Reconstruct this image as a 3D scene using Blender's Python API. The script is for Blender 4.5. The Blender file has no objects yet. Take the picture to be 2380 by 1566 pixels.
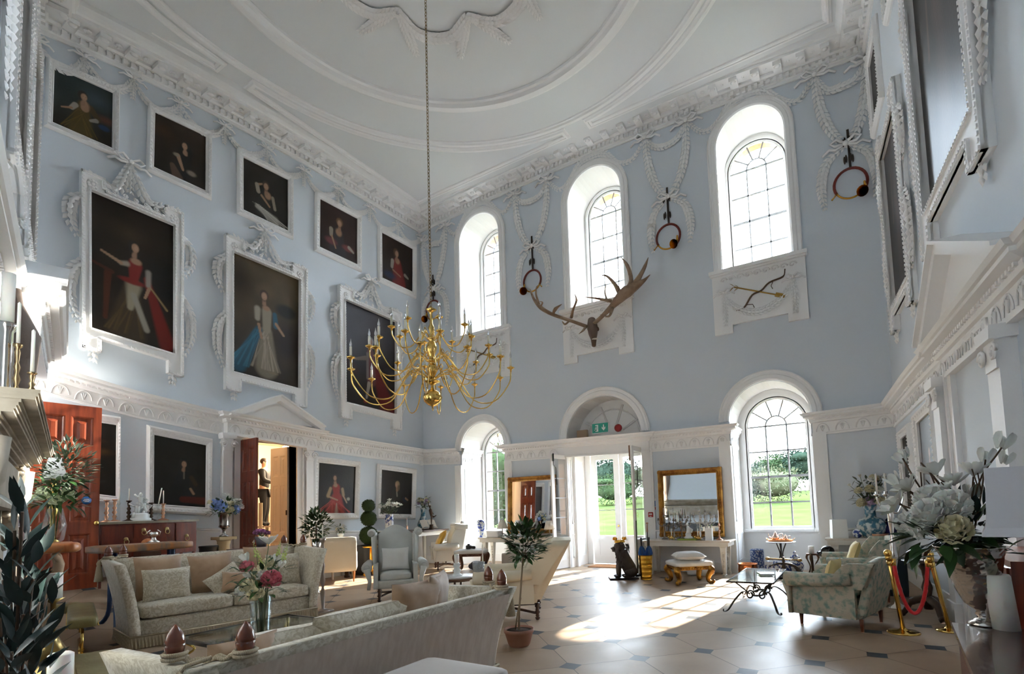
import bpy, bmesh, math, random
import numpy as np
from mathutils import Vector, Matrix, noise
from mathutils.geometry import tessellate_polygon
random.seed(7)
C = bpy.context.scene.collection
sc = bpy.context.scene
pi = math.pi
# ------------------------------------------------------------------ camera
FPX, CX, CY, EYE = 1202.3, 1266.0, 1094.1, 1.6
YAW, PITCH, ROLL = 0.53212952, 0.07179999, -0.03312391
_f = np.array([-math.sin(YAW)*math.cos(PITCH), math.cos(YAW)*math.cos(PITCH), math.sin(PITCH)])
_r = np.array([math.cos(YAW), math.sin(YAW), 0.0])
_u = np.cross(_r, _f)
_r, _u = math.cos(ROLL)*_r+math.sin(ROLL)*_u, -math.sin(ROLL)*_r+math.cos(ROLL)*_u
cam_data = bpy.data.cameras.new('camera')
cam = bpy.data.objects.new('camera', cam_data)
C.objects.link(cam)
cam.matrix_world = Matrix(((_r[0], _u[0], -_f[0], 0), (_r[1], _u[1], -_f[1], 0), (_r[2], _u[2], -_f[2], EYE), (0, 0, 0, 1)))
cam_data.sensor_width = 36
cam_data.lens = FPX*36/2380
cam_data.shift_x = (1190-CX)/2380
cam_data.shift_y = (CY-783)/2380
cam_data.clip_start = 0.05
cam_data.clip_end = 600
sc.camera = cam
# ------------------------------------------------------------------ sky, sun, exposure
world = bpy.data.worlds.new('world'); sc.world = world
world.use_nodes = True
wn = world.node_tree; wn.nodes.clear()
wo = wn.nodes.new('ShaderNodeOutputWorld'); wb = wn.nodes.new('ShaderNodeBackground')
wc = wn.nodes.new('ShaderNodeTexCoord'); ws = wn.nodes.new('ShaderNodeSeparateXYZ'); wr = wn.nodes.new('ShaderNodeValToRGB')
wr.color_ramp.elements[0].position = 0.0; wr.color_ramp.elements[0].color = (0.86, 0.93, 1.0, 1)
wr.color_ramp.elements[1].position = 0.8; wr.color_ramp.elements[1].color = (0.60, 0.78, 1.0, 1)
wn.links.new(wc.outputs['Generated'], ws.inputs[0]); wn.links.new(ws.outputs['Z'], wr.inputs[0])
wn.links.new(wr.outputs[0], wb.inputs[0]); wn.links.new(wb.outputs[0], wo.inputs[0])
wb.inputs[1].default_value = SKY = 9.0
sun_d = bpy.data.lights.new('sun', 'SUN'); sun_d.energy = 8; sun_d.angle = math.radians(0.6); sun_d.color = (1.0, 0.93, 0.82)
sun = bpy.data.objects.new('sun', sun_d); C.objects.link(sun)
sun.rotation_euler = Vector((0.169, 0.879, 0.445)).to_track_quat('Z', 'Y').to_euler()
sc.view_settings.view_transform = 'Standard'; sc.view_settings.look = 'None'
sc.view_settings.gamma = 1; sc.view_settings.use_curve_mapping = False
sc.view_settings.exposure = 2.2
sc.cycles.use_denoising = True
sc.cycles.use_adaptive_sampling = True; sc.cycles.adaptive_threshold = 0.06
sc.cycles.max_bounces = 9; sc.cycles.diffuse_bounces = 5; sc.cycles.glossy_bounces = 3
sc.cycles.transmission_bounces = 4; sc.cycles.transparent_max_bounces = 12
sc.cycles.sample_clamp_indirect = 6
sc.cycles.caustics_reflective = False; sc.cycles.caustics_refractive = False
# ------------------------------------------------------------------ measured sight lines (photo position -> point in the room)
def ray(x, y):
    return (x-CX)/FPX*_r - (y-CY)/FPX*_u + _f
def fl(x, y, z=0.0):
    d = ray(x, y); t = (z-EYE)/d[2]
    return (d[0]*t, d[1]*t, z)
def aty(x, y, Y):
    d = ray(x, y); t = Y/d[1]
    return (d[0]*t, Y, EYE+d[2]*t)
def atx(x, y, X):
    d = ray(x, y); t = X/d[0]
    return (X, d[1]*t, EYE+d[2]*t)
def hz(x, y, p):
    d = ray(x, y); t = (d[0]*p[0]+d[1]*p[1])/(d[0]**2+d[1]**2)
    return EYE+d[2]*t
# ------------------------------------------------------------------ materials
MATS = {}
def mat(name, col, rough=0.6, metal=0.0, col2=None, scale=8.0, bump=0.0, bscale=None, kind='noise', spec=0.5, trans=0.0, detail=4, stretch=None, lo=0.35, hi=0.65, sheen=0.0, coat=0.0, alpha=1.0, sub=0.0, coords='Object'):
    if name in MATS: return MATS[name]
    m = bpy.data.materials.new(name); m.use_nodes = True
    nt = m.node_tree; b = nt.nodes['Principled BSDF']
    b.inputs['Base Color'].default_value = (*col, 1); b.inputs['Roughness'].default_value = rough
    b.inputs['Metallic'].default_value = metal; b.inputs['Specular IOR Level'].default_value = spec
    b.inputs['Transmission Weight'].default_value = trans; b.inputs['Sheen Weight'].default_value = sheen
    b.inputs['Coat Weight'].default_value = coat; b.inputs['Alpha'].default_value = alpha
    if sub: b.inputs['Subsurface Weight'].default_value = sub
    if col2 is not None or bump:
        tc = nt.nodes.new('ShaderNodeTexCoord'); mp = nt.nodes.new('ShaderNodeMapping')
        nt.links.new(tc.outputs[coords], mp.inputs[0])
        if stretch: mp.inputs['Scale'].default_value = stretch
        def tex(k, s):
            if k == 'voronoi':
                t = nt.nodes.new('ShaderNodeTexVoronoi'); t.inputs['Scale'].default_value = s; out = t.outputs['Distance']
            elif k == 'wave':
                t = nt.nodes.new('ShaderNodeTexWave'); t.inputs['Scale'].default_value = s; t.inputs['Distortion'].default_value = 9; t.inputs['Detail'].default_value = 3; out = t.outputs['Fac']
            else:
                t = nt.nodes.new('ShaderNodeTexNoise'); t.inputs['Scale'].default_value = s; t.inputs['Detail'].default_value = detail; out = t.outputs['Fac']
                if k == 'damask': t.inputs['Distortion'].default_value = 2.2
            nt.links.new(mp.outputs[0], t.inputs['Vector']); return out
        o = tex(kind, scale)
        if col2 is not None:
            r = nt.nodes.new('ShaderNodeValToRGB'); r.color_ramp.elements[0].position = lo; r.color_ramp.elements[1].position = hi
            r.color_ramp.elements[0].color = (*col, 1); r.color_ramp.elements[1].color = (*col2, 1)
            nt.links.new(o, r.inputs[0]); nt.links.new(r.outputs[0], b.inputs['Base Color'])
        if bump:
            bo = tex(kind if kind != 'damask' else 'damask', bscale or scale); bn = nt.nodes.new('ShaderNodeBump')
            bn.inputs['Strength'].default_value = bump; bn.inputs['Distance'].default_value = 0.02
            nt.links.new(bo, bn.inputs['Height']); nt.links.new(bn.outputs[0], b.inputs['Normal'])
    MATS[name] = m; return m
def glass(name, tint=(0.93, 0.97, 0.96), refl=0.12, k=0.5):
    if name in MATS: return MATS[name]
    m = bpy.data.materials.new(name); m.use_nodes = True; nt = m.node_tree; nt.nodes.clear()
    o = nt.nodes.new('ShaderNodeOutputMaterial'); t = nt.nodes.new('ShaderNodeBsdfTransparent'); g = nt.nodes.new('ShaderNodeBsdfGlossy')
    mx = nt.nodes.new('ShaderNodeMixShader'); fr = nt.nodes.new('ShaderNodeLayerWeight'); fr.inputs[0].default_value = 0.35
    mm = nt.nodes.new('ShaderNodeMath'); mm.operation = 'MULTIPLY_ADD'; mm.inputs[1].default_value = k; mm.inputs[2].default_value = refl*0.4
    t.inputs[0].default_value = (*tint, 1); g.inputs['Roughness'].default_value = 0.02
    nt.links.new(fr.outputs['Fresnel'], mm.inputs[0]); nt.links.new(mm.outputs[0], mx.inputs[0])
    nt.links.new(t.outputs[0], mx.inputs[1]); nt.links.new(g.outputs[0], mx.inputs[2]); nt.links.new(mx.outputs[0], o.inputs[0])
    MATS[name] = m; return m
def emis(name, col, s):
    m = bpy.data.materials.new(name); m.use_nodes = True; b = m.node_tree.nodes['Principled BSDF']
    b.inputs['Base Color'].default_value = (*col, 1); b.inputs['Emission Color'].default_value = (*col, 1); b.inputs['Emission Strength'].default_value = s
    MATS[name] = m; return m
# ------------------------------------------------------------------ mesh accumulator
def V3(a): return np.array(a, float)
def unit(v):
    n = np.linalg.norm(v); return v/n if n > 1e-12 else v
class MB:
    def __init__(s): s.v = []; s.f = []; s.sm = []; s.mi = []; s.cur = 0
    def add(s, vs, fs, smooth=False, M=None):
        b = len(s.v)
        for p in vs:
            if M is not None: p = M(*p)
            s.v.append((float(p[0]), float(p[1]), float(p[2])))
        for f in fs: s.f.append([b+i for i in f]); s.sm.append(smooth); s.mi.append(s.cur)
        return s
    def box(s, c, d, rz=0.0, M=None, taper=1.0, tilt=None):
        cx, cy, cz = c; hx, hy, hzz = d[0]/2, d[1]/2, d[2]/2
        vs = []
        for z in (-1, 1):
            k = taper if z > 0 else 1.0
            for x, y in ((-1, -1), (1, -1), (1, 1), (-1, 1)):
                vx, vy = x*hx*k, y*hy*k
                vs.append((cx+vx*math.cos(rz)-vy*math.sin(rz), cy+vx*math.sin(rz)+vy*math.cos(rz), cz+z*hzz))
        if tilt is not None: vs = [tuple(np.array(tilt@Vector(np.array(v)-np.array(c)))+np.array(c)) for v in vs]
        return s.add(vs, [(0, 3, 2, 1), (4, 5, 6, 7), (0, 1, 5, 4), (1, 2, 6, 5), (2, 3, 7, 6), (3, 0, 4, 7)], False, M)
    def rbox(s, c, d, r=0.02, n=3, rz=0.0, M=None, puff=0.0, fx=None):
        # rounded box made of a subdivided cube pushed to a rounded shape
        N = max(2, n*2+2); P = {}; vs = []; fs = []
        h = np.array(d)/2; r = min(r, h.min()*0.999); core = h-r
        def tvals(k): 
            a = [-1+2*i/(N-1) for i in range(N)]; return a
        def vert(p):
            key = tuple(round(q, 5) for q in p)
            if key in P: return P[key]
            q = np.array(p)
            # snap parameters: map [-1,1] so that outer samples fall inside the corner arcs
            w = np.array([math.copysign(min(1, abs(t)**0.6), t) for t in q])*h
            cc = np.clip(w, -core, core); dd = w-cc; L = np.linalg.norm(dd)
            if L > 1e-9: w = cc+dd/L*r if (np.abs(np.abs(w)-h) < 1e-9).any() else w
            if puff:
                e = (1-(w[0]/h[0])**2)*(1-(w[1]/h[1])**2)
                w = w+np.array([0, 0, math.copysign(1, w[2])*puff*max(0, e)*(abs(w[2])/h[2])])
            if fx: w = np.array(fx(*w))
            x = c[0]+w[0]*math.cos(rz)-w[1]*math.sin(rz); y = c[1]+w[0]*math.sin(rz)+w[1]*math.cos(rz)
            vs.append((x, y, c[2]+w[2])); P[key] = len(vs)-1; return P[key]
        a = tvals(0)
        for ax in range(3):
            for sg in (-1, 1):
                for i in range(N-1):
                    for j in range(N-1):
                        q = []
                        for (ii, jj) in ((i, j), (i+1, j), (i+1, j+1), (i, j+1)):
                            p = [0, 0, 0]; p[ax] = sg; p[(ax+1) % 3] = a[ii]; p[(ax+2) % 3] = a[jj]; q.append(vert(p))
                        fs.append(q if sg > 0 else q[::-1])
        return s.add(vs, fs, True, M)
    def lathe(s, prof, c=(0, 0, 0), n=20, M=None, smooth=True, sx=1.0, sy=1.0, caps=True, rot=None, lean=(0, 0), a0=0.0):
        vs = []; fs = []
        for r, z in prof:
            for k in range(n):
                a = 2*pi*k/n+a0
                p = np.array([r*math.cos(a)*sx+lean[0]*z, r*math.sin(a)*sy+lean[1]*z, z])
                if rot is not None: p = np.array(rot@Vector(p))
                vs.append(tuple(p+np.array(c)))
        for i in range(len(prof)-1):
            for k in range(n):
                fs.append((i*n+k, i*n+(k+1) % n, (i+1)*n+(k+1) % n, (i+1)*n+k))
        if caps:
            if prof[0][0] > 1e-6: fs.append(tuple(range(n))[::-1])
            if prof[-1][0] > 1e-6: fs.append(tuple((len(prof)-1)*n+k for k in range(n)))
        return s.add(vs, fs, smooth, M)
    def tube(s, path, r, n=8, M=None, closed=False, flat=1.0, caps=True, up=None):
        P = [V3(p) for p in path]; m = len(P); vs = []; fs = []
        rr = r if hasattr(r, '__len__') else [r]*m
        T = []
        for i in range(m):
            if closed: t = P[(i+1) % m]-P[(i-1) % m]
            else: t = P[min(i+1, m-1)]-P[max(i-1, 0)]
            T.append(unit(t))
        u = V3(up) if up is not None else (V3((0, 0, 1)) if abs(T[0][2]) < 0.9 else V3((1, 0, 0)))
        u = unit(u-T[0]*np.dot(u, T[0]))
        for i in range(m):
            u = u-T[i]*np.dot(u, T[i]); u = unit(u); w = np.cross(T[i], u)
            for k in range(n):
                a = 2*pi*k/n
                vs.append(tuple(P[i]+rr[i]*(math.cos(a)*u*flat+math.sin(a)*w)))
        for i in range(m if closed else m-1):
            j = (i+1) % m
            for k in range(n): fs.append((i*n+k, i*n+(k+1) % n, j*n+(k+1) % n, j*n+k))
        if caps and not closed: fs.append(tuple(range(n))[::-1]); fs.append(tuple((m-1)*n+k for k in range(n)))
        return s.add(vs, fs, True, M)
    def ell(s, c, r, n=8, m=6, rot=None, M=None):
        vs = []; fs = []
        for i in range(m+1):
            th = pi*i/m
            for k in range(n):
                a = 2*pi*k/n
                p = np.array([r[0]*math.sin(th)*math.cos(a), r[1]*math.sin(th)*math.sin(a), r[2]*math.cos(th)])
                if rot is not None: p = np.array(rot@Vector(p))
                vs.append(tuple(p+np.array(c)))
        for i in range(m):
            for k in range(n): fs.append((i*n+k, (i+1)*n+k, (i+1)*n+(k+1) % n, i*n+(k+1) % n))
        return s.add(vs, fs, True, M)
    def sweep(s, prof, path, M=None, closed=False, smooth=False):
        # prof: (a,b) pairs; path: function frames list [(origin, da, db)] -> rings joined
        vs = []; fs = []; n = len(prof); m = len(path)
        for o, da, db in path:
            for a, b in prof: vs.append(tuple(V3(o)+a*V3(da)+b*V3(db)))
        for i in range(m if closed else m-1):
            j = (i+1) % m
            for k in range(n-1): fs.append((i*n+k, i*n+k+1, j*n+k+1, j*n+k))
        return s.add(vs, fs, smooth, M)
    def prism(s, poly, h0, h1, M=None, holes=(), cap0=True, smooth=False):
        # polygon in (a,b), extruded along h from h0 to h1: vertices (a,b,h)
        loops = [list(poly)]+[list(h) for h in holes]
        tri = tessellate_polygon([[Vector((p[0], p[1], 0)) for p in l] for l in loops])
        flat = [p for l in loops for p in l]; N = len(flat)
        vs = [(p[0], p[1], h0) for p in flat]+[(p[0], p[1], h1) for p in flat]; fs = []
        for t in tri:
            fs.append((t[0]+N, t[1]+N, t[2]+N))
            if cap0: fs.append((t[2], t[1], t[0]))
        b = 0
        for l in loops:
            n = len(l)
            for k in range(n): fs.append((b+k, b+(k+1) % n, N+b+(k+1) % n, N+b+k))
            b += n
        return s.add(vs, fs, smooth, M)
    def grid(s, fn, nu, nv, M=None, smooth=True, closeu=False):
        vs = [fn(i/(nu if closeu else nu-1), j/(nv-1)) for i in range(nu) for j in range(nv)]; fs = []
        for i in range(nu if closeu else nu-1):
            for j in range(nv-1):
                a = (i+1) % nu
                fs.append((i*nv+j, a*nv+j, a*nv+j+1, i*nv+j+1))
        return s.add(vs, fs, smooth, M)
    def leaf(s, p, d, L, W, up=(0, 0, 1), curl=0.15, n=3, M=None):
        p = V3(p); d = unit(V3(d)); u = V3(up); w = np.cross(d, u); 
        if np.linalg.norm(w) < 1e-3: w = np.cross(d, V3((1, 0, 0)))
        w = unit(w); nn = np.cross(w, d); vs = [tuple(p)]; fs = []
        for i in range(1, n+1):
            t = i/(n+1); wd = W*0.5*math.sin(pi*t**0.8)
            c = p+d*L*t-nn*curl*L*t*t
            vs += [tuple(c-w*wd+nn*wd*0.25), tuple(c), tuple(c+w*wd+nn*wd*0.25)]
        vs.append(tuple(p+d*L-nn*curl*L))
        fs += [(0, 2, 1), (0, 3, 2)]
        for i in range(n-1):
            a = 1+i*3; fs += [(a, a+1, a+4, a+3), (a+1, a+2, a+5, a+4)]
        a = 1+(n-1)*3; e = len(vs)-1; fs += [(a, a+1, e), (a+1, a+2, e)]
        return s.add(vs, fs, True, M)
    def petal(s, p, d, L, W, up=(0, 0, 1), cup=0.3, M=None):
        p = V3(p); d = unit(V3(d)); w = np.cross(d, V3(up)); w = unit(w) if np.linalg.norm(w) > 1e-3 else unit(np.cross(d, V3((1, .3, 0)))); nn = np.cross(w, d); vs = []; fs = []
        for i, (t, k) in enumerate(((0, .22), (.35, .75), (.7, 1.0), (.93, .72), (1.0, .3))):
            for x in (-1, -.4, .4, 1): vs.append(tuple(p+d*L*t+w*x*k*W*.5+nn*(cup*W*(x*x-.3)*k+cup*L*.5*(t-.5)**2)))
        for i in range(4):
            for j in range(3): fs.append((i*4+j, i*4+j+1, i*4+j+5, i*4+j+4))
        return s.add(vs, fs, True, M)
    def mesh(s, name):
        me = bpy.data.meshes.new(name); me.from_pydata(s.v, [], s.f)
        me.polygons.foreach_set('use_smooth', s.sm)
        if any(s.mi): me.polygons.foreach_set('material_index', s.mi)
        me.update(); return me
    def build(s, name, m, parent=None, loc=None, rz=0.0, fixn=True):
        me = s.mesh(name)
        if fixn:
            bm = bmesh.new(); bm.from_mesh(me)
            bmesh.ops.remove_doubles(bm, verts=bm.verts, dist=1e-6)
            bmesh.ops.recalc_face_normals(bm, faces=bm.faces); bm.to_mesh(me); bm.free()
        for mm in (m if isinstance(m, (list, tuple)) else [m]): me.materials.append(mm)
        o = bpy.data.objects.new(name, me); C.objects.link(o)
        if parent is not None: o.parent = parent
        if loc is not None: o.location = loc
        o.rotation_euler = (0, 0, rz)
        return o
def thing(name, label, cat, loc=(0, 0, 0), rz=0.0, group=None, tilt=None):
    o = bpy.data.objects.new(name, None); C.objects.link(o); o.empty_display_size = 0.1
    o.location = loc; o.rotation_euler = (0, 0, rz)
    if tilt: o.rotation_euler = (tilt[0], tilt[1], rz)
    return tag(o, label, cat, group)
def tag(o, label, cat, group=None, kind=None):
    o['label'] = label; o['category'] = cat
    if group: o['group'] = group
    if kind: o['kind'] = kind
    return o
def struct(o):
    o['kind'] = 'structure'; return o
def dup(root, loc, rz=None, label=None, group=None, rot=None):
    r = root.copy(); C.objects.link(r); r.location = loc
    if rz is not None: r.rotation_euler = (root.rotation_euler[0], root.rotation_euler[1], rz)
    if rot is not None: r.rotation_euler = rot
    if label: r['label'] = label
    if group: r['group'] = group
    def rec(src, dst):
        for ch in list(KIDS.get(src.name, [])):
            c = ch.copy(); C.objects.link(c); c.parent = dst; rec(ch, c)
    rec(root, r); return r
KIDS = {}
def index_kids():
    KIDS.clear()
    for o in C.objects:
        if o.parent: KIDS.setdefault(o.parent.name, []).append(o)
def smooth_path(pts, k=6, closed=False):
    P = [V3(p) for p in pts]; out = []; n = len(P)
    for i in range(n if closed else n-1):
        p0 = P[(i-1) % n] if (closed or i > 0) else 2*P[0]-P[1]
        p1 = P[i]; p2 = P[(i+1) % n]; p3 = P[(i+2) % n] if (closed or i+2 < n) else 2*P[n-1]-P[n-2]
        for j in range(k):
            t = j/k
            out.append(0.5*((2*p1)+(-p0+p2)*t+(2*p0-5*p1+4*p2-p3)*t*t+(-p0+3*p1-3*p2+p3)*t**3))
    if not closed: out.append(P[-1])
    return out
# ------------------------------------------------------------------ shared materials
WALL = mat('wall_paint_blue', (0.67, 0.72, 0.775), 0.75, col2=(0.64, 0.695, 0.75), scale=0.5, lo=0.3, hi=0.7)
WHITE = mat('white_plaster', (0.88, 0.875, 0.87), 0.6, bump=0.08, bscale=14)
WHITEG = mat('white_gloss_paint', (0.88, 0.88, 0.87), 0.35)
CEIL = mat('ceiling_paint', (0.74, 0.755, 0.76), 0.8)
GBAR = mat('backlit_bar_grey', (0.36, 0.37, 0.39), 0.5)  # backlit tone put into the bars' colour so they show against the sky
SOFTW = mat('reveal_paint', (0.86, 0.85, 0.83), 0.7)
STONE_OUT = mat('terracotta_stone', (0.72, 0.42, 0.26), 0.8, col2=(0.55, 0.30, 0.18), scale=6)
GLASS = glass('window_glass', (0.96, 0.98, 0.98), 0.05)
MAHOG = mat('mahogany', (0.20, 0.035, 0.015), 0.28, col2=(0.11, 0.018, 0.01), scale=3, stretch=(6, 6, 0.6), coat=0.4)
MAHOGR = mat('red_mahogany', (0.36, 0.07, 0.025), 0.28, col2=(0.20, 0.035, 0.015), scale=3, stretch=(6, 6, 0.6), coat=0.5)
DARKWOOD = mat('dark_wood', (0.07, 0.03, 0.018), 0.3, coat=0.4)
BRASS = mat('polished_brass', (0.83, 0.55, 0.16), 0.14, 1.0)
GOLD = mat('bright_gold', (0.95, 0.55, 0.08), 0.16, 1.0)
GILT = mat('antique_gilt', (0.55, 0.30, 0.06), 0.38, 1.0, col2=(0.16, 0.06, 0.02), scale=9, bump=0.4, bscale=30)
GILTF = mat('gilt_frame', (0.62, 0.33, 0.07), 0.35, 0.8, col2=(0.30, 0.12, 0.03), scale=7, bump=0.6, bscale=40)
SILVER = mat('silver', (0.72, 0.69, 0.66), 0.14, 1.0)
WAX = mat('candle_wax', (0.86, 0.84, 0.78), 0.45, sub=0.1)
BLACKP = mat('black_plastic', (0.012, 0.012, 0.014), 0.4)
CREAM = mat('cream_paint', (0.72, 0.60, 0.46), 0.5)
XA, D = -11.75, 12.3
def MA(s, z, h=0.0): return (XA+h, s, z)
def MW(s, z, h=0.0): return (s, D-h, z)
_cn = 1/math.hypot(1, .08)
def MC(s, z, h=0.0): return (.85+.08*(D-s)-h*_cn, s-h*.08*_cn, z)
_dd = unit(np.array([5.75, -1.75])); 
def MD(s, z, h=0.0): return (XA+_dd[0]*s-_dd[1]*h, 2.9+_dd[1]*s+_dd[0]*h, z)
def onC(x, y):
    d = ray(x, y); t = 1.834/(d[0]+.08*d[1]); return (d[1]*t, EYE+d[2]*t)
def onA(x, y): p = atx(x, y, XA); return (p[1], p[2])
def onW(x, y): p = aty(x, y, D); return (p[0], p[2])
def lerp_tab(tab, s):
    if s <= tab[0][0]: return tab[0][1]
    for (a, va), (b, vb) in zip(tab, tab[1:]):
        if s <= b: return va+(vb-va)*(s-a)/(b-a)
    return tab[-1][1]
def ceilz(x, y):
    return 11.3-0.62*max(0, min(1, (6.5-y)/3.6))**1.5*max(0, min(1, (-8.5-x)/3.2))
# ------------------------------------------------------------------ floor
fm = bpy.data.materials.new('floor_tiles'); fm.use_nodes = True; nt = fm.node_tree; fb = nt.nodes['Principled BSDF']
def N(t, **k):
    n = nt.nodes.new(t)
    for a, v in k.items(): setattr(n, a, v)
    return n
def MT(op, a, b=None, c=None):
    n = nt.nodes.new('ShaderNodeMath'); n.operation = op
    for i, v in enumerate((a, b, c)):
        if v is None: continue
        if isinstance(v, (int, float)): n.inputs[i].default_value = v
        else: nt.links.new(v, n.inputs[i])
    return n.outputs[0]
tc = N('ShaderNodeTexCoord'); sp = N('ShaderNodeSeparateXYZ'); nt.links.new(tc.outputs['Object'], sp.inputs[0])
PITCHT = 0.757; A0 = fl(1684, 1462.3)
s45 = math.sqrt(.5)/PITCHT
u = MT('ADD', MT('MULTIPLY', MT('SUBTRACT', sp.outputs[0], A0[0]), s45), MT('MULTIPLY', MT('SUBTRACT', sp.outputs[1], A0[1]), s45))
v = MT('SUBTRACT', MT('MULTIPLY', MT('SUBTRACT', sp.outputs[0], A0[0]), s45), MT('MULTIPLY', MT('SUBTRACT', sp.outputs[1], A0[1]), s45))
du = MT('SUBTRACT', u, MT('ROUND', u)); dv = MT('SUBTRACT', v, MT('ROUND', v))
au = MT('ABSOLUTE', du); av = MT('ABSOLUTE', dv)
dia = MT('LESS_THAN', MT('ADD', au, av), 0.165)
jn = MT('LESS_THAN', MT('MINIMUM', au, av), 0.0055)
cell = N('ShaderNodeCombineXYZ'); nt.links.new(MT('FLOOR', u), cell.inputs[0]); nt.links.new(MT('FLOOR', v), cell.inputs[1])
wn_ = N('ShaderNodeTexWhiteNoise'); nt.links.new(cell.outputs[0], wn_.inputs['Vector'])
nz = N('ShaderNodeTexNoise'); nz.inputs['Scale'].default_value = 1.6; nz.inputs['Detail'].default_value = 5; nz.inputs['Roughness'].default_value = 0.6; nt.links.new(tc.outputs['Object'], nz.inputs['Vector'])
tone = MT('ADD', MT('MULTIPLY', wn_.outputs['Value'], 0.30), MT('MULTIPLY', nz.outputs['Fac'], 0.70))
cr = N('ShaderNodeValToRGB'); cr.color_ramp.elements[0].position = 0.2; cr.color_ramp.elements[0].color = (0.30, 0.205, 0.13, 1)
cr.color_ramp.elements[1].position = 0.9; cr.color_ramp.elements[1].color = (0.50, 0.385, 0.28, 1); nt.links.new(tone, cr.inputs[0])
def mixc(f, a, b):
    n = N('ShaderNodeMix', data_type='RGBA'); nt.links.new(f, n.inputs[0])
    for i, q in ((6, a), (7, b)):
        if isinstance(q, tuple): n.inputs[i].default_value = (*q, 1)
        else: nt.links.new(q, n.inputs[i])
    return n.outputs[2]
c1 = mixc(jn, cr.outputs[0], (0.10, 0.075, 0.06)); c2 = mixc(dia, c1, (0.055, 0.062, 0.075)); nt.links.new(c2, fb.inputs["Base Color"]); fb.inputs["Specular IOR Level"].default_value = 0.22
nt.links.new(MT('MULTIPLY_ADD', nz.outputs['Fac'], 0.25, 0.33), fb.inputs['Roughness'])
def floorz(x, y):
    return .62*max(0, min(1, (-8.9-x)/2.6))**1.2*max(0, min(1, (6.3-y)/2.0))
fl_mb = MB(); fl_mb.grid(lambda u, v: (-13.2+16.2*u, -2.5+16.7*v, floorz(-13.2+16.2*u, -2.5+16.7*v)), 90, 90)
struct(fl_mb.build('floor', fm))
# ------------------------------------------------------------------ walls
def arch(c, r, zb, zs, n=20):
    return [(c-r, zb)]+[(c+r*math.cos(a), zs+r*math.sin(a)) for a in [pi-pi*i/n for i in range(n+1)]]+[(c+r, zb)]
UPW = [(-9.3, .745), (-5.43, .77), (-1.49, .73)]
LOW = [(-9.37, .80), (-5.45, 1.05), (-1.455, .83)]
SP_L = 3.42
uph = [arch(c, r, 6.97, 9.93) for c, r in UPW]
out = [(XA, 0)]
for c, r in LOW: out += arch(c, r, 0, SP_L)
out += [(.85, 0), (.85, 11.6), (XA, 11.6)]
wb_ = MB()
loops = [out]+uph; flat = [p for l in loops for p in l]
tri = tessellate_polygon([[Vector((a, b, 0)) for a, b in l] for l in loops])
wb_.add([MW(a, b) for a, b in flat], [tuple(t) for t in tri])
struct(wb_.build('wall_back', WALL))
rv = MB()
GP = 1.0
for l in uph+[arch(c, r, 0, SP_L) for c, r in LOW]:
    hole_up = l[0][1] > 5
    m = len(l)
    for i in range(m if hole_up else m-1):
        a, b = l[i], l[(i+1) % m]; rv.add([MW(*a), MW(*b), MW(*b, -GP-.02), MW(*a, -GP-.02)], [(0, 1, 2, 3)])
struct(rv.build('trim_1', SOFTW))
rvp = rv
# inner lining panels and outer masonry with the glazed holes
GL = [(-9.3, .60, 7.2, 9.95), (-5.43, .62, 7.2, 9.95), (-1.49, .66, 7.2, 9.83)]
GLL = [(-9.37, .66, .98, 3.42), (-1.43, .67, .95, 3.38)]
DOORH = (-6.33, -4.62, 0.0, 3.12)
lin = MB(); ext = MB()
for (c, r), g in list(zip(UPW, GL))+[(LOW[0], GLL[0]), (LOW[2], GLL[1])]:
    o_ = arch(c, r+.05, 6.9 if g[2] > 5 else 0, 9.93 if g[2] > 5 else SP_L); h_ = arch(*g)
    lin.prism(o_, -GP-.10, -GP, M=MW, holes=[h_])
lin.prism(arch(-5.45, 1.1, 0, SP_L), -GP-.10, -GP, M=MW, holes=[[(DOORH[0], .001), (DOORH[0], DOORH[3]), (DOORH[1], DOORH[3]), (DOORH[1], .001)]])
struct(lin.build('trim_2', SOFTW))
o_ = [(XA-1, -.2), (2.5, -.2), (2.5, 12.2), (XA-1, 12.2)]
hs = [arch(g[0], g[1]+.04, g[2]-.04, g[3]) for g in GL+GLL]+[[(DOORH[0], 0), (DOORH[0], DOORH[3]), (DOORH[1], DOORH[3]), (DOORH[1], 0)]]
ext.prism(o_, -GP-.42, -GP-.101, M=MW, holes=hs)
struct(ext.build('wall_outer', STONE_OUT))
# other walls
wa = MB()
DA = (6.50, 7.86, 3.38)
wa.prism([(2.9, 0), (DA[0], 0), (DA[0], DA[2]), (DA[1], DA[2]), (DA[1], 0), (12.35, 0), (12.35, 11.6), (2.9, 11.6)], -.3, 0, M=MA)
struct(wa.build('wall_left', WALL))
wc_ = MB(); wc_.prism([(-1.6, 0), (12.4, 0), (12.4, 11.6), (-1.6, 11.6)], -.3, 0, M=MC)
struct(wc_.build('wall_right', WALL))
wd_ = MB(); wd_.prism([(-.2, 0), (14.6, 0), (14.6, 11.6), (-.2, 11.6)], -.3, 0, M=MD)
struct(wd_.build('wall_front', WALL))
cl = MB(); cl.grid(lambda u, v: (XA-.3+(2.7-XA)*u, -1.8+14.2*v, ceilz(XA-.3+(2.7-XA)*u, -1.8+14.2*v)), 40, 40)
cl.box((-4.6, 5.4, 11.75), (15.5, 15.5, .1))
struct(cl.build('ceiling', CEIL))
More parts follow.
